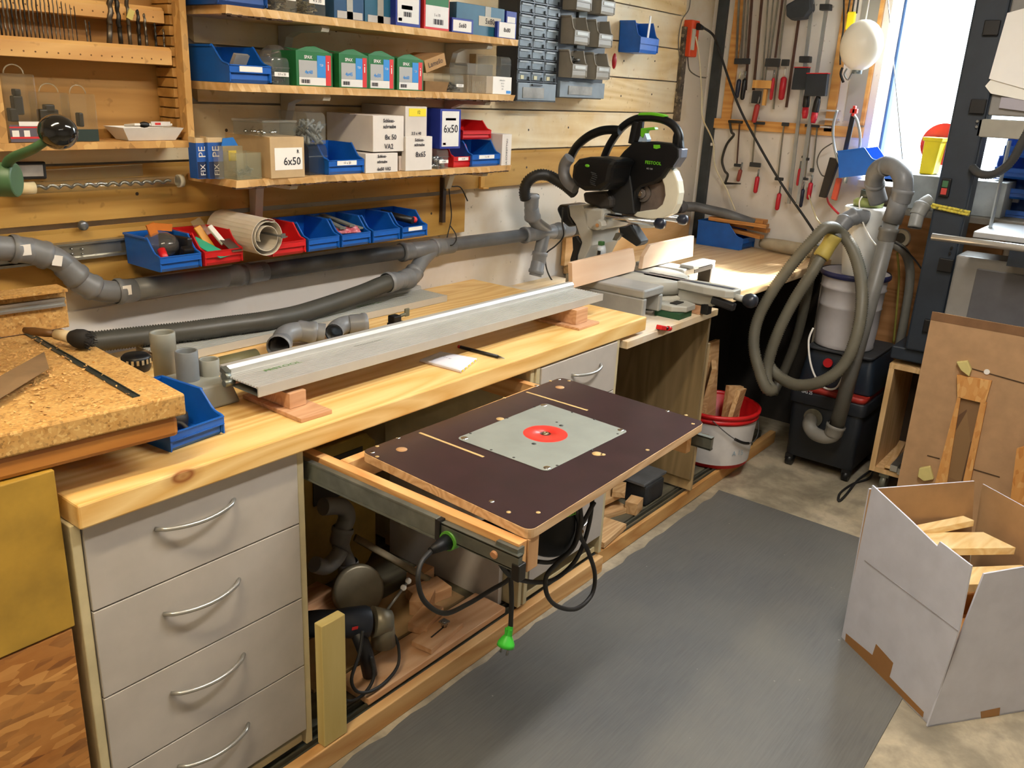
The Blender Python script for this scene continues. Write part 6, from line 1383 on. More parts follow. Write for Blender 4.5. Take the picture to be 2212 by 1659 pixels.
# two big body clamps
def big(label, top, bot, body, block, hnd, x):
    t = thing('body_clamp', label, 'clamp', tuple(W(*bot, x)))
    build(bar(MB(), W(*top, x), W(*bot, x), .0155, .009), 'bar', plain('#a3a9ae', .3, .7, vary=.06), t)
    l, r, u, d_ = body; q0 = [W(l+3, u, x-.012), W(r+3, u, x-.012), W(r-3, d_, x-.012), W(l-4, d_, x-.012)]
    build(MB().ext(q0, (-.03, 0, 0)), 'clamp_body', plain('#20272f', .5, vary=.08), t, bev=.002); build(MB().ext([W(l+2, u-2, x-.012), W(r+4, u-2, x-.012), W(r+4, u, x-.012), W(l+2, u, x-.012)], (-.032, 0, 0)), 'red_line', RED, t)
    l, r, u, d_ = block; build(MB().ext([W(l, u, x+.012), W(r, u, x+.012), W(r-1, d_, x+.012), W(l-1, d_, x+.012)], (-.036, 0, 0)), 'end_block', CJ, t, bev=.003)
    a, b = W(*hnd[0], x-.03), W(*hnd[1], x-.03); d = b-a; L = d.length
    build(MB().lathe([(.010, 0), (.015, L*.2), (.016, L*.55), (.0145, L*.6)], a, d, 14, cap=True), 'handle', BLACK, t); build(MB().lathe([(.0145, L*.6), (.015, L*.8), (.010, L)], a, d, 14, cap=True), 'red_handle_end', HR, t)
big('large body clamp, left of the two, its pale bar reaching down to the counter', (1757, -20), (1703, 440), (1718, 1748, 147, 194), (1732, 1755, 122, 136), ((1744, 196), (1738, 256)), 4.235)
big('large body clamp, right of the two, with a dark block near its top', (1790, -20), (1722, 441), (1745, 1790, 160, 208), (1776, 1799, 10, 24), ((1768, 208), (1756, 266)), 4.19)
# lower row
hf = [W(*p, 4.255) for p in ((1576, 262), (1580, 285), (1585, 292), (1570, 312), (1560, 345), (1565, 368), (1572, 378), (1566, 396))]
t = thing('holdfast', 'old curved black iron holdfast hanging from the wooden rail', 'clamp', tuple(hf[-1])); m = MB().tube(cr(hf, 6), .0065, 8).tube([W(1574, 262, 4.25), W(1604, 264, 4.25)], .007, 8).tube([hf[-1], W(1600, 397, 4.25)], lambda f: .006*(1.1-f*.7), 8); build(m, 'iron', plain('#3a3732', .6, .4, vary=.2), t)
G2 = None
clamp('small clamp with a worn wooden handle beside the iron holdfast', (1597, 268), (1591, 358), .006, CBR, [(1587, 1602, 353, 361)], ((1600, 366), (1594, 392)), HW, .010)
clamp('small clamp with red handle and dark jaw, second in the lower row', (1632, 266), (1624, 356), .007, CB, [(1621, 1643, 350, 362), (1629, 1652, 262, 270)], ((1637, 381), (1631, 417)), HR, .011)
clamp('long thin clamp with a red handle crossed by the black cable', (1693, 268), (1680, 386), .006, CB, [(1675, 1692, 382, 391), (1690, 1704, 264, 273)], ((1684, 417), (1678, 454)), HR, .011)
clamp('narrow clamp with a slim red handle half hidden behind the pale bars', (1745, 270), (1733, 350), .005, CB, [(1733, 1738, 336, 342)], ((1728, 364), (1722, 401)), HR, .007)
clamp('clamp with a dark blue handle at the lower end of the pale bars', (1752, 270), (1738, 390), .006, CB, [(1738, 1748, 340, 347), (1733, 1746, 383, 390)], ((1735, 408), (1729, 448)), HB_, .009)
clamp('rightmost small clamp of the lower row with a red handle', (1765, 272), (1756, 366), .006, CB, [(1740, 1770, 268, 276), (1751, 1758, 363, 372)], ((1752, 394), (1746, 431)), HR, .011)
# corner post and pipes, dark strip
p0 = P(1520, 430, 'y', 2.07); p1 = P(1575, 0, 'y', 2.07)
m = MB().box(p0.x-.03, p0.x+.018, 2.05, 2.10, .885, 2.54); tag(build(m, 'corner_post', plain('#3c4144', .5, .3, vary=.12), bev=.002), 'dark grey metal post rising in the corner of the room', 'post')
tag(build(MB().cbox((p0.x-.01, 2.045, P(1522, 312, 'y', 2.05).z), (.05, .012, .014)), 'pipe_clip', PAPER), 'small pale clip on the dark corner post', 'clip')
a = P(1463, 262, 'y', 2.09); b = P(1468, 55, 'y', 2.09)
m = MB().box(a.x-.022, a.x+.022, 2.085, 2.11, a.z, b.z); m2 = plain('#2b2622', .75, vary=.3)
tag(build(m, 'dark_strip', chips('#1c1815', '#2c2622', '#8a7c66', 90), bev=.003), 'dark speckled upright strip at the right end of the cleat boards', 'strip')
# orange outlet and cables
t = thing('cable_outlet', 'bright orange cable outlet box on the wall near the corner with a black plug', 'outlet', tuple(P(1495, 122, 'y', 2.10)))
a, b = P(1481, 122, 'y', 2.08), P(1508, 46, 'y', 2.08); build(MB().box(a.x, a.x+.075, 2.06, 2.11, a.z, b.z), 'orange_box', plain('#d2461c', .45, vary=.05), t, bev=.006)
build(MB().box(a.x+.002, a.x+.03, 2.055, 2.061, a.z+.03, b.z-.04), 'pale_front', plain('#b9b2a4', .5), t)
c = P(1512, 58, 'y', 2.05); build(MB().cyl(c+Vector((-.02, 0, 0)), c+Vector((.03, 0, -.003)), .016, .010, 14), 'black_plug', BLACK, t)
cable([P(1516, 58, 'y', 2.05), P(1540, 75, 'y', 2.03), W(1552, 105, 4.24), W(1594, 225, 4.22), W(1640, 315, 4.22), W(1690, 400, 4.21), W(1735, 465, 4.2), W(1765, 510, 4.15)], 'thick black cable running diagonally across the clamp wall', .0062)
cable([P(1503, 80, 'y', 2.05), P(1510, 120, 'y', 2.06), P(1516, 200, 'y', 2.06), P(1518, 255, 'y', 2.05), W(1540, 305, 4.26), W(1545, 360, 4.25), W(1570, 410, 4.25), W(1588, 455, 4.24)], 'thin cream cable hanging from the orange outlet down to the corner bin', .004, plain('#cfc6a8', .6))
cable([P(1492, -10, 'y', 2.1), P(1488, 20, 'y', 2.1), P(1473, 45, 'y', 2.1), P(1466, 90, 'y', 2.1), P(1470, 150, 'y', 2.1)], 'thin grey cable beside the dark speckled strip at the ceiling side', .0025, plain('#6e6a60', .6))
cable([P(1486, 118, 'y', 2.10), P(1486, 130, 'y', 2.09), P(1490, 152, 'y', 2.07), P(1508, 165, 'y', 2.07), P(1525, 168, 'y', 2.06)], 'short dark cable bow below the orange outlet', .003, plain('#5a554a', .6))
# ---- items around the window edge
c = W(1861, 98, 4.02)
t = thing('hanging_globe', 'large pale milky globe hanging beside the window', 'lamp', tuple(c)); build(MB().ball(c, .092, 28, (.95, .95, 1.12)), 'globe', plain('#f3eee0', .4, vary=.01), t)
build(MB().cyl(c+Vector((0, 0, .10)), c+Vector((0, 0, .45)), .003, n=8), 'cord', PAPER, t); build(MB().cyl(c+Vector((0, 0, -.115)), c+Vector((0, 0, -.095)), .02, n=16), 'base_ring', plain('#7c8a94', .35, .5), t)
a, b = W(1860, 0, 4.285), W(1895, 240, 4.285)
m = MB().box(4.284, 4.298, W(1897, 20).y, W(1858, 20).y, W(1850, 262).z, 2.3); tag(build(m, 'wall_picture', chips('#8a8680', '#a9a59c', '#77736c', 6, (1, 1, .3), name='grey_sheet')), 'tall narrow grey sheet on the wall between globe and window', 'sheet')
m = MB().box(4.276, 4.298, W(1899, 20).y-.012, W(1899, 20).y+.004, W(1848, 270).z, 2.3); tag(build(m, 'wooden_lath', FRW), 'thin upright wooden lath beside the window reveal', 'lath')
c = W(1838, 45, 4.2); t = thing('hook_tool', 'yellow handled tool hanging above the globe on black cords', 'tool', tuple(c)); build(MB().cbox(c, (.02, .035, .075)), 'yellow_handle', YEL, t, bev=.004)
for dy in (.02, .0, -.02): build(MB().tube([c+Vector((0, dy, .03)), c+Vector((0, dy*.6, .3))], .004, 8), 'cord', BLACK, t)
cable([W(1825, -20, 4.298), W(1823, 0, 4.24), W(1822, 60, 4.24), W(1816, 100, 4.24), W(1815, 140, 4.24)], 'black cord hanging left of the pale globe', .004)
t = thing('black_ring', 'black and grey ring shaped part under the pale globe', 'ring', tuple(W(1822, 165, 4.22))); build(MB().tube(cr([W(1820, 146, 4.22), W(1816, 160, 4.22), W(1822, 178, 4.22)], 4), .006, 8), 'black_arc', BLACK, t); build(MB().tube(cr([W(1830, 148, 4.22), W(1824, 160, 4.22), W(1832, 172, 4.22), W(1842, 155, 4.22)], 4), .004, 8), 'grey_arc', STEEL, t)
# sprung hoop tool
hoop = [W(*p, 4.1) for p in ((1808, 238), (1800, 270), (1801, 310), (1812, 350), (1830, 372), (1850, 345), (1858, 300), (1852, 262), (1845, 250))]
t = thing('hoop_frame', 'pale grey wire hoop with a Y shaped foot hanging at the window edge', 'frame', tuple(hoop[4])); build(MB().tube(cr(hoop, 6), .006, 10), 'hoop', plain('#9aa2a6', .35, .5), t); build(MB().cyl(hoop[4]+Vector((0, 0, .01)), W(1825, 396, 4.1), .012, .009, 12), 'stem', plain('#b4bcc0', .35, .4), t)
t = thing('grip_saw', 'black tool with a red grip and star shaped red knob hanging through the hoop', 'tool', tuple(W(1797, 430, 4.16))); build(bar(MB(), W(1843, 246, 4.16), W(1818, 360, 4.16), .022, .012), 'black_arm', BLACK, t, bev=.003)
build(MB().ext([W(1806, 384, 4.15), W(1818, 386, 4.15), W(1806, 434, 4.15), W(1794, 430, 4.15)], (.02, 0, 0)), 'red_grip', plain('#cf5238', .45), t, bev=.004); build(MB().cbox(W(1845, 240, 4.15), (.02, .03, .02)).cbox(W(1845, 240, 4.15), (.02, .012, .045)), 'red_knob', plain('#c22c22', .45), t, bev=.002)
m = MB()
for (a, b) in (((1775, 236), (1815, 238)), ((1775, 255), (1812, 257)), ((1775, 272), (1795, 273))): A, B = W(*a, 4.27), W(*b, 4.27); m.box(4.25, 4.278, B.y, A.y, A.z-.008, A.z)
tag(build(m, 'metal_grille', plain('#c9c9c4', .4, .4)), 'small pale metal rack beside the frame under the window edge', 'rack')
bl1 = [W(1790, 345, 4.22), W(1808, 300, 4.22), W(1812, 305, 4.22), W(1775, 440, 4.22), W(1760, 500, 4.22), W(1752, 495, 4.22)]
m = MB().ext([W(1792, 340, 4.18), W(1812, 345, 4.18), W(1782, 428, 4.18), W(1768, 425, 4.18)], (.03, 0, 0)); tag(build(m, 'dark_saw_blade', plain('#2b2623', .5, .3, vary=.2), bev=.002), 'dark slanting metal bar leaning left of the red grip tool', 'bar')
cable([W(1800, 308, 4.2), W(1775, 325, 4.2), W(1765, 350, 4.2), W(1775, 378, 4.2), W(1790, 380, 4.2)], 'round loop of dark wire behind the hoop', .003, plain('#4a4640', .5))
cable([W(1744, 405, 4.298), W(1750, 432, 4.2), W(1763, 470, 4.1), W(1775, 500, 4.05), Vector((4.03, 1.40, .884))], 'pale thin cable hanging behind the dust hose', .0035, plain('#c9bf9c', .6))
cable([W(1786, 425, 4.298), W(1790, 438, 4.15), W(1798, 448, 4.05), W(1812, 462, 4.05)], 'short red cable behind the dust hose elbow', .005, plain('#c0222a', .5))
# shelf by the window with bins
zb = W(1990, 448, 4.12).z
m = MB().box(3.96, 4.235, .45, 1.17, zb-.025, zb); tag(build(m, 'window_shelf', plain('#6e675c', .6, vary=.1), bev=.002), 'cluttered grey shelf board below the window', 'shelf')
t = make_bin(.20, .17, .12, plain('#0f62c4', .4, vary=.05), 'large blue bin lying slanted on the clutter left of the window', loc=(4.18, W(1905, 372, 4.14).y+.0, W(1860, 385, 4.14).z+.03), rot=(-.20, 0, 0))
m = MB().cbox((4.12, 1.08, zb+.042), (.20, .16, .08)); tag(build(m, 'clutter_box', plain('#5c4c3e', .7, vary=.2), bev=.004), 'dim brown box under the slanted blue bin on the window shelf', 'box')
YBIN = plain('#e3cf16', .45, vary=.04); a, b = W(1988, 374, 4.14), W(2040, 300, 4.14)
t = thing('yellow_bin', 'bright yellow bin standing on the window sill shelf', 'bin', (4.14, (a.y+b.y)/2, a.z)); 
build(MB().ext([(4.10, b.y+.01, a.z+.0), (4.10, a.y-.004, a.z), (4.10, a.y, b.z), (4.10, b.y, b.z)], (.10, 0, 0)), 'body', YBIN, t, bev=.004); build(MB().box(4.094, 4.206, b.y-.004, a.y+.006, b.z-.012, b.z+.004), 'rim', YBIN, t, bev=.002)
m = MB().box(4.02, 4.23, .62, a.y+.03, zb+.0, a.z-.001); tag(build(m, 'drawer_box', plain('#8a8f90', .5, vary=.1), bev=.003), 'grey drawer box under the yellow bin', 'box')
m = MB().cyl(W(2036, 312, 4.22), W(2036, 312, 4.235), .088, n=40); tag(build(m, 'red_disc', plain('#d22a30', .45)), 'round bright red part behind the yellow bin', 'disc')
c = W(1943, 400, 4.02); m = MB().lathe([(.001, 0), (.028, .004), (.032, .02), (.030, .09), (.024, .10), (.001, .10)], (4.02, c.y-.015, zb+.001), n=18); tag(build(m, 'dark_pot', BLACK), 'black round pot behind the arched grey pipe', 'pot')
t = thing('caulking_lance', 'thin black lance leaning against the window beside the blue frame edge', 'rod', tuple(W(1962, 425, 4.1))); build(MB().cyl(W(1958, 400, 4.1), W(1950, 352, 4.1), .009, .005, 10), 'grip', BLACK, t); build(MB().cyl(W(1950, 352, 4.1), W(1918, 0, 4.15), .002, n=6), 'rod', STEEL, t)
# ply wall panel with socket behind the dust extractor
m = MB().box(4.262, 4.298, .62, 1.10, .45, zb-.026); tag(build(m, 'plywood_back_panel', wood('#9a6a3c', '#bd8a58', 'y', rough=.6, name='back_ply'), bev=.001), 'brown plywood panel on the wall below the window', 'panel')
c = W(1946, 514, 4.25)
t = thing('wall_socket', 'round white wall socket on the brown panel below the window', 'socket', tuple(c)); build(MB().cyl((4.261, c.y, c.z), (4.235, c.y, c.z), .042, n=28), 'plate', plain('#c9c5b4', .5), t, bev=.003); build(MB().cyl((4.2345, c.y, c.z), (4.232, c.y, c.z), .024, n=24), 'insert', plain('#4a4844', .5), t)
tag(build(MB().tube(cr([W(1915, 528, 4.1), W(1935, 530, 4.1), W(1958, 552, 4.1), W(1966, 600, 4.1), W(1955, 680, 4.1), W(1940, 760, 4.1)], 6), .019, 14), 'grey_hose', plain('#7c7a72', .5)), 'smooth grey hose bending down behind the arched pipe', 'hose')
cable([W(1925, 520, 4.08), W(1950, 535, 4.08), W(1975, 560, 4.0), W(1990, 580, 3.9)], 'black cable passing over the smooth grey hose', .004)
cable([W(1938, 545, 4.13), W(1942, 600, 4.13), W(1936, 680, 4.13), W(1930, 740, 4.13)], 'yellow and green cable hanging beside the smooth grey hose', .005, plain('#8c8436', .6))
# ================================================================= dust extractor with cyclone
VB = plain('#161b22', .5, vary=.12); VB2 = plain('#1a2532', .45, vary=.1)
vx = 3.72
t = thing('dust_extractor', 'dark blue wheeled dust extractor carrying a white pail, next to the far counter', 'vacuum cleaner', (3.92, 1.08, 0))
def tub(m, x0, x1, y0, y1, z0, z1, tap=.0, r=.03):
    q0 = [Vector(p) for p in ((x0+tap, y0+tap, 0), (x1-tap, y0+tap, 0), (x1-tap, y1-tap, 0), (x0+tap, y1-tap, 0))]; q1 = [Vector(p) for p in ((x0, y0, 0), (x1, y0, 0), (x1, y1, 0), (x0, y1, 0))]
    A = [m.av((p[0], p[1], z0)) for p in rounded(q0, r, 0)]; B = [m.av((p[0], p[1], z1)) for p in rounded(q1, r, 0)]; n = len(A)
    m.af(A[::-1]); m.af(B)
    for i in range(n): m.af((A[i], A[(i+1) % n], B[(i+1) % n], B[i]), True)
    return m
build(tub(MB(), vx+.004, 4.13, .925, 1.245, .055, .315, .008), 'tank', VB, t, bev=.004)
build(tub(MB(), vx-.008, 4.14, .915, 1.255, .315, .375, 0), 'tank_rim', plain('#1d2128', .5, vary=.1), t, bev=.006)
build(tub(MB(), vx, 4.12, .925, 1.24, .375, .40, 0), 'red_band', plain('#a52a1e', .5), t)
build(tub(MB(), vx+.06, 4.10, .935, 1.225, .40, .563, -.02), 'motor_head', VB2, t, bev=.01)
build(tub(MB(), vx+.035, 4.10, .935, 1.225, .563, .576, 0), 'top_tray', plain('#34363a', .6, vary=.15), t, bev=.004)
for x, y in ((vx+.03, .955), (vx+.03, 1.215), (4.08, .955), (4.08, 1.215)):
    build(MB().cyl((x, y-.014, .026), (x, y+.014, .026), .026, n=18).box(x-.02, x+.02, y-.018, y+.018, .03, .058), 'castor', BLACK, t)
c = P(1790, 783, 'x', vx+.035); build(MB().cyl(c, c+Vector((-.015, 0, 0)), .020, n=16), 'red_switch', plain('#b81c22', .4), t)
text('GAS 25', tuple(P(1743, 847, 'x', vx-.0095)), (0, -1, 0), (0, 0, 1), .022, plain('#c4c8cc', .5), t, 'lettering', .0003, w=.05)
# big pipe from the arch down into the tank
px_ = 3.645
pp = [P(1898, 436, 'x', 3.83), P(1889, 400, 'x', 3.80), P(1893, 372, 'x', 3.76), P(1912, 358, 'x', 3.72), P(1936, 362, 'x', 3.68), P(1950, 385, 'x', px_), P(1950, 415, 'x', px_)]
t = thing('arched_pipe', 'grey plastic pipe arching over the white cyclone and running down into the dust extractor', 'pipe', tuple(P(1805, 925, 'x', px_)))
m = MB().tube(cr(pp, 6), .037, 22); sock(m, pp[-1]+Vector((0, 0, .01)), P(1940, 450, 'x', px_), .035); m.lathe([(.037, 0), (.041, .004), (.041, .014), (.037, .018)], pp[1], pp[2]-pp[1], 22); m.lathe([(.037, 0), (.041, .004), (.041, .014), (.037, .018)], pp[3], pp[4]-pp[3], 22); build(m, 'arch', PVC, t)
a, b = P(1950, 412, 'x', px_), P(1912, 500, 'x', px_); build(MB().cyl(a, P(1926, 480, 'x', px_), .037, n=24), 'upper_sleeve', PVC, t)
m = MB().cyl(P(1928, 470, 'x', px_), P(1806, 925, 'x', px_), .031, n=24); sock(m, P(1921, 492, 'x', px_), P(1915, 515, 'x', px_), .031); build(m, 'straight_pipe', plain('#6d6c68', .42, vary=.08), t)
m = MB(); e = P(1806, 922, 'x', px_); sock(m, P(1807, 917, 'x', px_), P(1800, 935, 'x', px_), .034); m.tube(cr([P(1806, 925, 'x', px_), P(1800, 940, 'x', px_), P(1780, 944, 'x', px_), P(1758, 935, 'x', px_+.01), P(1748, 918, 'x', px_+.03), P(1752, 905, 'x', vx-.001)], 6), .030, 22); build(m, 'tank_elbow', plain('#7e7b74', .42, vary=.06), t)
c = P(1757, 902, 'x', vx-.002); build(MB().cyl(c, c+Vector((-.006, 0, 0)), .042, n=24), 'dusty_flange', plain('#6b6656', .9, vary=.3), t)
# pail and cyclone
pc = Vector((3.885, 1.105, .5765))
t = thing('metal_pail', 'white metal pail with clamped lid ring standing on the dust extractor', 'pail', tuple(pc))
build(MB().lathe([(.001, 0), (.122, 0), (.128, .006), (.125, .02), (.130, .10), (.130, .18), (.133, .184), (.130, .19), (.133, .26), (.139, .265), (.134, .272), (.136, .315), (.142, .32), (.142, .332), (.136, .335), (.13, .322), (.001, .320)], pc, n=44), 'pail_body', plain('#b9b6b8', .4, vary=.03), t)
build(MB().lathe([(.143, .312), (.1475, .318), (.1475, .330), (.143, .336)], pc, n=44), 'clamp_ring', plain('#2b2f5a', .4, .3), t)
cb = pc+Vector((0, 0, .322))
t = thing('cyclone', 'white translucent plastic cyclone cone on the pail lid', 'cyclone', tuple(cb))
CYC = plain('#d4d5d2', .35, vary=.03)
build(MB().lathe([(.06, .0), (.062, .02), (.090, .25), (.094, .285), (.085, .292), (.001, .292)], cb, n=40), 'cone', CYC, t); build(MB().lathe([(.03, .292), (.06, .294), (.062, .315), (.05, .325), (.038, .33)], cb, n=30), 'collar', plain('#8f9a5a', .5, vary=.2), t)
build(MB().lathe([(.03, .325), (.038, .328), (.038, .36), (.034, .362)], cb, n=24), 'outlet_socket', plain('#4c5450', .45), t)
ti = [P(1872, 470, 'x', 3.80), P(1850, 466, 'x', 3.77), P(1828, 475, 'x', 3.74), P(1812, 495, 'x', 3.70), P(1800, 515, 'x', 3.66)]
m = MB().tube(cr(ti, 5), .030, 20); sock(m, ti[1], ti[2], .030); sock(m, ti[2]-Vector((0,0,0)), ti[3], .029); build(m, 'inlet_elbow', PVC, t)
# the coiled ribbed hose
HX = 3.62
hs = [ti[4], P(1783, 548, 'x', 3.64)]
tag(build(MB().tube(cr([P(1803, 508, 'x', 3.658), P(1790, 530, 'x', 3.648), P(1773, 556, 'x', 3.625)], 5), lambda f: .0325+.0012*math.sin(f*9), 18), 'yellow_tape', plain('#b9a550', .6, vary=.1)), 'yellow adhesive tape wound round the hose joint', 'tape')
L = [(1780, 545, 3.635), (1755, 588, 3.60), (1715, 650, 3.58), (1682, 715, 3.56), (1660, 780, 3.55), (1657, 825, 3.53), (1668, 842, 3.50), (1655, 838, 3.47), (1640, 800, 3.47), (1628, 745, 3.48), (1637, 690, 3.50), (1668, 630, 3.52), (1712, 570, 3.55), (1755, 520, 3.57), (1785, 492, 3.60), (1812, 500, 3.68), (1840, 535, 3.70), (1858, 590, 3.66), (1862, 650, 3.60), (1852, 720, 3.56), (1825, 785, 3.54), (1780, 822, 3.53), (1725, 832, 3.55), (1685, 815, 3.58), (1662, 790, 3.60)]
tag(build(MB().hose([P(a, b, 'x', c) for a, b, c in L], .026, .0095, .004, 16, 8), 'coiled_hose', plain('#6a6658', .5, vary=.05)), 'long grey ribbed suction hose hanging in big loops beside the white pail', 'hose')
tag(build(MB().hose([P(1772, 530, 'x', 3.78), P(1752, 590, 'x', 3.78), P(1738, 660, 'x', 3.80), P(1718, 740, 'x', 3.82), P(1690, 810, 'x', 3.80), P(1670, 850, 'x', 3.74)], .0225, .0085, .002, 14, 6), 'rear_hose', plain('#4e4b40', .5, vary=.05)), 'darker ribbed hose strand hanging behind the loops, left of the pail', 'hose')
cable([P(1757, 708, 'x', 3.72), P(1747, 735, 'x', 3.70), P(1750, 780, 'x', 3.68), P(1762, 815, 'x', 3.67), P(1782, 838, 'x', 3.665), P(1806, 838, 'x', 3.665), P(1820, 815, 'x', 3.70)], 'white cable hanging in a bow in front of the dust extractor', .0045, PAPER)
cable([P(1862, 425, 'x', 3.80), P(1856, 440, 'x', 3.78), P(1862, 475, 'x', 3.77), P(1878, 510, 'x', 3.77), P(1893, 530, 'x', 3.70)], 'thin white cable hanging over the cyclone cone', .003, PAPER)
cable([Vector((3.99, .90, .30)), Vector((3.92, .895, .12)), Vector((3.85, .87, .02)), P(1843, 1045, 'z', .006), P(1815, 1065, 'z', .006), P(1812, 1082, 'z', .006), P(1828, 1068, 'z', .006), P(1855, 1035, 'z', .006), Vector((3.9, .88, .03))], 'black mains cable loop lying on the concrete beside the extractor', .005)
# ================================================================= band saw
BX = 3.72; BD = plain('#252e39', .5, vary=.08); BG = plain('#8a8782', .5, vary=.04); BGD = plain('#5f5f63', .45, vary=.06)
t = thing('band_saw', 'tall dark blue and grey band saw with silver table rail at the right frame edge', 'machine', (3.9, .6, .56))
y1 = P(1955, 748, 'x', BX).y; y0 = y1-.115
build(MB().box(BX, BX+.13, y0, y1, .655, 2.35), 'column', BD, t, bev=.008)
build(MB().box(BX+.02, BX+.40, .28, y1+.055, .60, .655), 'base_plate', BD, t, bev=.006)
build(MB().box(BX+.02, BX+.035, y0-.002, y0+.012, .655, 2.3), 'inner_edge', plain('#39414c', .5), t)
yd = P(2062, 545, 'x', BX-.01).y
build(MB().box(BX-.002, BX+.16, -.02, y0-.004, .705, 1.065), 'lower_wheel_door', BG, t, bev=.008)
build(MB().box(BX-.004, BX+.16, .02, y0-.07, .735, 1.04), 'door_panel', BGD, t, bev=.02)
build(MB().box(BX+.0, BX+.16, -.05, P(2112, 270, 'x', BX).y-.0, P(2150, 298, 'x', BX).z, P(2150, 258, 'x', BX).z), 'upper_arm', plain('#9b978b', .5, vary=.04), t, bev=.004)
build(MB().box(BX+.01, BX+.16, -.05, y0-.004, P(2150, 250, 'x', BX).z, 2.35), 'upper_wheel_door', BG, t, bev=.006)
for (a, b) in ((2142, 60), (2112, 230), (2042, 573), (2010, 705)):
    c = P(a, b, 'x', BX-.01); build(MB().cbox((BX-.008, c.y, c.z), (.018, .052, .052)), 'hinge', BLACK, t, bev=.003)
for (a, b) in ((2056, 535), (2052, 547), (2112, 262), (2110, 274)):
    c = P(a, b, 'x', BX-.004); build(MB().cyl(c, c+Vector((-.006, 0, 0)), .005, n=8), 'screw', BLACK if b > 300 else STEEL, t)
ra, rb = P(2013, 511, 'x', 3.52), P(2240, 530, 'x', 3.52); rb.x = 3.52; rb.z = ra.z; 
build(MB().cyl((3.52, ra.y, ra.z), (3.52, -.05, ra.z), .013, n=18), 'fence_rail', plain('#c8c6c2', .28, .7, vary=.03), t)
zt_ = P(2108, 500, 'x', 3.56).z
q = [P(2104, 497, 'z', zt_), P(2150, 466, 'z', zt_)]
ty = P(2104, 497, 'x', 3.56).y
build(MB().box(3.56, 3.98, -.05, ty, zt_-.022, zt_), 'saw_table', plain('#b9bcc0', .35, .5, vary=.05), t, bev=.003)
build(MB().box(3.60, 3.9, .1, .5, 1.066, zt_-.024), 'table_support', BD, t)
c = P(2042, 405, 'x', BX-.008); sw = build(MB().cbox((BX-.008, c.y, c.z), (.02, .036, .07)), 'switch_box', BLACK, t, bev=.003)
build(MB().cbox((BX-.020, c.y, c.z+.014), (.006, .020, .024)), 'green_button', plain('#3f6b46', .5), sw); build(MB().cbox((BX-.020, c.y, c.z-.014), (.006, .020, .024)), 'red_button', plain('#c04038', .5), sw)
build(MB().box(BX-.002, BX+.05, .60, .605, 1.14, 1.5), 'guide_rod', plain('#a9b4bc', .3, .7), t)
# rope
m = MB(); za = P(2008, 441, 'x', BX-.006).z
for k in range(2):
    pts = [(BX-.007-.003*k, y1+.003, za-.010*k), (BX-.007-.003*k, y0-.02, za-.014-.010*k)]
    m.tube([Vector(pts[0]).lerp(Vector(pts[1]), i/24)+Vector((0, 0, .0008*(i % 2))) for i in range(25)], .0055, 8)
m.tube([(BX-.007, y1+.003, za-.005), (BX+.06, y1+.007, za-.01), (BX+.14, y1+.002, za-.012)], .0055, 8)
tag(build(m, 'rope', chips('#3c3a1c', '#c9b53a', '#d8cc5c', 130, name='rope_pattern')), 'yellow and black rope tied round the band saw column', 'rope')
pp = [P(2010, 432, 'x', 3.80), P(1994, 442, 'x', 3.78), P(1984, 460, 'x', 3.76), P(1975, 492, 'x', 3.74)]
m = MB().tube(cr(pp, 5), .026, 20); sock(m, pp[1], pp[2], .026); m.lathe([(.022, 0), (.001, .002)], pp[3]+Vector((0,0,-.0005)), (0, 0, 1), 18); tag(build(m, 'pipe_end', plain('#8c8c88', .42, vary=.05)), 'short grey pipe end hanging beside the band saw column on the rope', 'pipe')
tag(build(MB().hose([P(2100, 362, 'x', 3.70), P(2118, 376, 'x', 3.66), P(2150, 375, 'x', 3.64), P(2185, 348, 'x', 3.62), P(2212, 300, 'x', 3.60), P(2240, 250, 'x', 3.60)], .016, .008, .002, 12, 8), 'saw_hose', plain('#3a3b3c', .45)), 'dark corrugated hose curving in front of the band saw at the frame edge', 'hose')
# papers on the band saw door
def sheet(pts, x, label, mat=PAPER, th=.001):
    m = MB().ext([P(a, b, 'x', x) for a, b in pts], (th, 0, 0)); return tag(build(m, 'paper_sheet', mat), label, 'paper')
sheet([(2176, 28), (2330, -15), (2330, 225), (2136, 170)], BX-.012, 'large white paper sheet hanging crooked on the band saw door', plain('#f4f2ee', .7, vary=.01))
sheet([(2128, 186), (2140, 172), (2330, 192), (2330, 240), (2140, 202)], BX-.006, 'second white sheet showing below the large one on the band saw', plain('#f0eee6', .7, vary=.01))
sheet([(2163, 210), (2330, 222), (2330, 256), (2158, 233)], BX-.003, 'small grey sheet lowest on the band saw door', plain('#aaa6b0', .7, vary=.02))
# plywood cabinet below, with offcuts
PB = wood('#c09a66', '#dcb987', 'z', rough=.6, sc=1.3, name='cab_ply'); bx0 = 3.74; yy1 = .862; yy0 = .30; z0, z1 = .085, .556
t = thing('plywood_cabinet', 'open plywood cabinet on castors under the band saw', 'cabinet', (3.95, .6, 0))
build(MB().box(bx0, 4.12, yy1-.022, yy1, z0, z1), 'side_board', PB, t, bev=.001); build(MB().box(bx0, 4.12, yy0, yy0+.022, z0, z1), 'side_board', PB, t, bev=.001)
build(MB().box(bx0, 4.12, yy0, yy1, z1+.0005, z1+.022), 'top_board', PB, t, bev=.001); build(MB().box(bx0, 4.12, yy0+.022, yy1-.022, z0, z0+.022), 'bottom_board', PB, t, bev=.001); build(MB().box(4.11, 4.12, yy0+.022, yy1-.022, z0+.022, z1), 'back_board', plain('#3a2c20', .8), t)
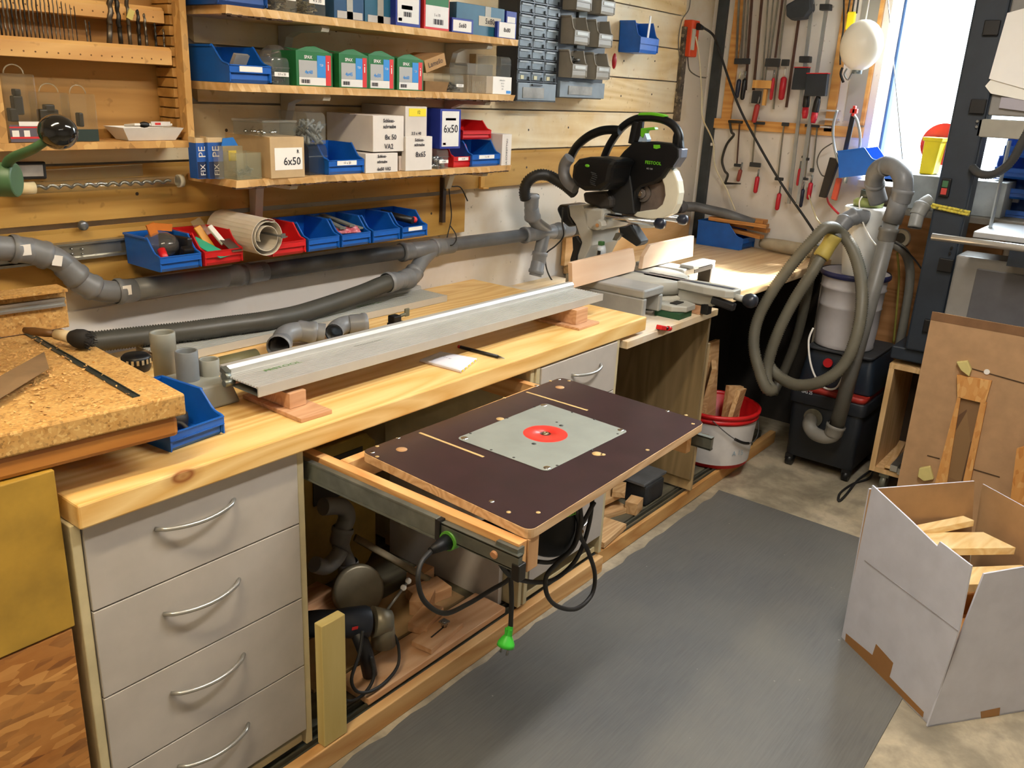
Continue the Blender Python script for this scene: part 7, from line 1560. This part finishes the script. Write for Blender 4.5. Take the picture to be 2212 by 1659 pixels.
for y in (yy1-.06, yy0+.06):
    for x in (bx0+.05, 4.07): build(MB().cyl((x, y-.012, .034), (x, y+.012, .034), .034, n=18).box(x-.025, x+.025, y-.02, y+.02, .06, z0), 'castor', plain('#77796e', .4, .3, vary=.2), t)
for i, (dy, dz, mt, lb) in enumerate(((.12, .02, ALU, 'upper aluminium profile sticking out of the open plywood cabinet'), (.080, .012, ALU, 'second aluminium profile in the plywood cabinet'), (.17, .012, PLYC, 'wooden lath beside the aluminium profiles in the cabinet'), (.04, .010, PLYC, 'wooden strip right of the aluminium profiles in the cabinet'))):
    m = MB().cbox((bx0+.17, yy1-.02-dy, z0+.023+dz/2+.012*(i % 2)), (.36, .030, .028 if i < 2 else .012), rz=.05*(i-1)); tag(build(m, 'profile_bar', mt, bev=.001), lb, 'bar')
# blue bins on the wall behind the band saw
i = 0
for (a, b, w_, lb) in ((2198, 340, .11, 'top'), (2182, 386, .13, 'middle right'), (2188, 430, .13, 'lower right'), (2120, 432, .10, 'middle left'), (2110, 468, .10, 'lower left'), (2178, 476, .13, 'bottom right')):
    c = P(a, b, 'x', 4.12); make_bin(w_, .15, .085, plain('#1250a2', .45, vary=.08), '%s blue bin of the stack behind the band saw' % lb, loc=(4.125, c.y, c.z), rz=-PI/2, group='blue bins behind the band saw')
# ================================================================= cardboard sheet, white box
CB1 = plain('#b08c66', .9, vary=.06)
xs = 3.50
t = thing('cardboard_sheet', 'large brown cardboard sheet leaning against the band saw', 'sheet', (xs, .45, 0))
a, b, c_ = P(2014, 673, 'x', xs), P(1938, 1045, 'x', xs), P(2240, 697, 'x', xs)
build(MB().ext([(xs, a.y, a.z), (xs, -.15, a.z), (xs, -.15, .0), (xs, a.y-.005, .0)], (.006, 0, 0)), 'board', CB1, t)
build(MB().box(xs-.0012, xs-.0004, -.15, a.y, a.z-.032, a.z), 'folded_edge', plain('#7c5a3c', .9, vary=.08), t)
for (p, q_) in (((2098, 795), (2240, 835)), ((2003, 983), (2030, 990)), ((2100, 1012), (2160, 1030))):
    A, B = P(*p, 'x', xs-.002), P(*q_, 'x', xs-.002); m = MB(); m.ext([A, B, B-Vector((0, 0, .004)), A-Vector((0, 0, .004))], (.0015, 0, 0)); build(m, 'cut_slot', plain('#4a3622', .9), t)
build(MB().cyl(P(2132, 803, 'x', xs), P(2132, 803, 'x', xs)+Vector((-.004, 0, 0)), .010, n=16), 'white_button', PAPER, t)
for i, (p, lb) in enumerate(((((2065, 782), (2090, 780), (2098, 800), (2093, 814), (2075, 800)), 'pale yellow foam piece stuck on the cardboard sheet above the wooden frame'), (((1985, 1012), (2008, 1008), (2016, 1036), (1995, 1040), (1982, 1030)), 'pale yellow foam piece stuck low on the cardboard sheet'))):
    tag(build(MB().ext([P(*q_, 'x', xs-.022) for q_ in p], (.02, 0, 0)), 'foam_piece', plain('#cfc07c', .9, vary=.05), bev=.003), lb, 'foam')
FRM = chips('#b87430', '#c98c48', '#d9a868', 80, (1, 1, .4), name='frame_osb')
t = thing('slotted_jig', 'narrow orange plywood jig with a long slot standing against the cardboard sheet', 'frame', tuple(P(2030, 1040, 'x', xs-.02)))
fo = [(2067, 810), (2142, 824), (2092, 1045), (2020, 1045)]; fi = [(2075, 858), (2118, 868), (2082, 1045), (2044, 1045)]
xo = xs-.018
m = MB().ext([P(*p, 'x', xo) for p in (fo[0], fo[1], (2128, 872), (2068, 858))], (.015, 0, 0)).ext([P(*p, 'x', xo) for p in ((2068, 858), fi[0], (2044, 1050), (2018, 1050))], (.015, 0, 0)).ext([P(*p, 'x', xo) for p in (fi[1], (2131, 871), (2094, 1050), (2078, 1050))], (.015, 0, 0))
build(m, 'frame', FRM, t); build(MB().ext([P(*p, 'x', xo+.012) for p in fi], (.003, 0, 0)), 'stained_back', chips('#4c3020', '#7c5c3c', '#8f7048', 14, (1, 1, .3), name='stain_wood'), t)
tag(build(MB().ext([P(*p, 'x', 3.42) for p in ((2196, 970), (2300, 940), (2290, 1200), (2170, 1180))], (.015, 0, 0)), 'plywood_piece', FRM), 'piece of orange plywood at the right frame edge behind the white box', 'board')
# white cardboard box
WB = plain('#c8cad6', .8, vary=.03); INN = plain('#a8845c', .9, vary=.05)
A0, B0, C0 = Vector((2.268, .239, 0)), Vector((2.516, .566, 0)), Vector((2.268+.273*1.45, .239-.186*1.45, 0))
u = (B0-A0).normalized(); v = (C0-A0).normalized(); v = (v-u*v.dot(u)).normalized(); Lu = (B0-A0).length; Lv = .46
def corner(i, j, z, out=0): return A0+u*(Lu*i)+v*(Lv*j)+Vector((0, 0, z))
def wall(pts, thn): return pts
zc_ = P(2072, 1366, 'x', 2.30).z
hb = .30; 
t = thing('cardboard_box', 'white cardboard box with torn open flaps, full of wood, standing on the mat edge', 'box', tuple(corner(.5, .5, 0)))
Th = .005
def slab(p, n, outer, inner, name):
    n = n.normalized(); m = MB(); a = [m.av(q_) for q_ in p]; b = [m.av(Vector(q_)+n*Th) for q_ in p]; m.mi = 0; m.af(a[::-1] if False else a); m.mi = 1; m.af(b[::-1]); m.mi = 0
    for i in range(len(p)): m.af((a[i], a[(i+1) % len(p)], b[(i+1) % len(p)], b[i]))
    return build(m, name, [outer, inner], t)
def ph(px_, py_, i=None, j=None):
    """height above the box corner where the photo column/row meets the vertical wall plane"""
    d = cF+cR*((px_-IW/2)/FPX)-cU*((py_-IH/2)/FPX)
    if i is not None: n = u; p0 = corner(i, 0, 0)
    else: n = v; p0 = corner(0, j, 0)
    s = (p0-CAM).dot(n)/d.dot(n); return CAM+d*s
w1 = [ph(*p, j=0) for p in ((2003, 1570), (1817, 1378), (1884, 1048), (1960, 1118), (2024, 1180), (2030, 1170), (2098, 1222), (2070, 1364))]
w1[0].z = w1[1].z = .002
slab(w1, v, WB, INN, 'left_front_wall')
w2 = [ph(*p, i=0) for p in ((2003, 1570), (2230, 1527), (2230, 1222), (2126, 1240), (2078, 1364))]; w2[0].z = .002
_a, _b = w2[2], w2[3]; _t = Lv/((_a-A0).dot(v)); _s = (Lv-(_b-A0).dot(v))/((_a-_b).dot(v)); w2[1] = corner(0, 1, .002); w2[2] = corner(0, 1, (_b+(_a-_b)*_s).z)
slab(w2, u, WB, INN, 'right_front_wall')
w3 = [ph(*p, i=1) for p in ((1817, 1380), (1876, 1055), (2103, 1038), (2095, 1300))]; w3[0].z = .004; w3[3].z = .004
slab(w3, -u, WB, INN, 'rear_left_wall')
jb = 1.0
w4 = [ph(*p, j=1) for p in ((2125, 1045), (2240, 1105), (2240, 1250), (2105, 1180))]; w4b = [Vector((w4[0].x, w4[0].y, .004)), Vector((w4[1].x, w4[1].y, .004)), w4[1], w4[0]]
slab([corner(1, 1, .004), corner(0, 1, .004), corner(0, 1, w4[1].z), w4[0]], -v, WB, INN, 'rear_right_wall')
slab([corner(0, 0, .001), corner(1, 0, .001), corner(1, 1, .001), corner(0, 1, .001)], Vector((0, 0, 1)), WB, INN, 'bottom')
TPE = plain('#9c6f3e', .35, vary=.04)
def tape(pts, jj=None, ii=None, nm='brown_tape'):
    n = (-v if jj is not None else -u)*.0006; m = MB().ext([ph(*p, j=jj) + n if jj is not None else ph(*p, i=ii)+n for p in pts], n); return build(m, nm, TPE, t)
tape([(1828, 1368), (1885, 1415), (1893, 1391), (1930, 1432), (1922, 1462), (1996, 1538), (1994, 1550), (1826, 1385)], jj=0)
tape([(2118, 1537), (2160, 1528), (2158, 1545), (2119, 1551)], ii=0)
m = MB(); A, B = ph(1868, 1210, j=0), ph(2070, 1362, j=0); m.ext([A-v*.0008, B-v*.0008, B-v*.0008-Vector((0, 0, .003)), A-v*.0008-Vector((0, 0, .003))], v*.0006); build(m, 'fold_crease', plain('#a39fa4', .8), t)
# wood in the box
for i, (ci, cj, z, L, w_, th, rx, ry, rz, lb) in enumerate(((.70, .46, .385, .37, .12, .022, -.10, .10, -.62, 'broad pale board lying on top in the white box'), (.38, .50, .345, .36, .11, .022, -.12, .06, -.66, 'second broad board with knots below the top one in the box'), (.88, .42, .395, .34, .04, .02, -.1, .0, -.50, 'narrow lath at the rear left inside the white box'),
        (.22, .30, .22, .22, .08, .02, .9, .1, -.64, 'orange toned offcut showing through the torn corner of the box'), (.55, .5, .24, .34, .2, .03, .0, .0, -.64, 'lower board deep inside the white box'), (.5, .5, .12, .30, .25, .04, 0, 0, -.64, 'thick offcut at the bottom of the white box'))):
    c = corner(ci, cj, z); m = MB().cbox(c, (L, w_, th), rx, ry, rz); tag(build(m, 'wood_offcut', PINEL if i < 3 else wood('#c48444', '#e0aa6a', 'x', name='offcut_b', rough=.6), bev=.001), lb, 'offcut')
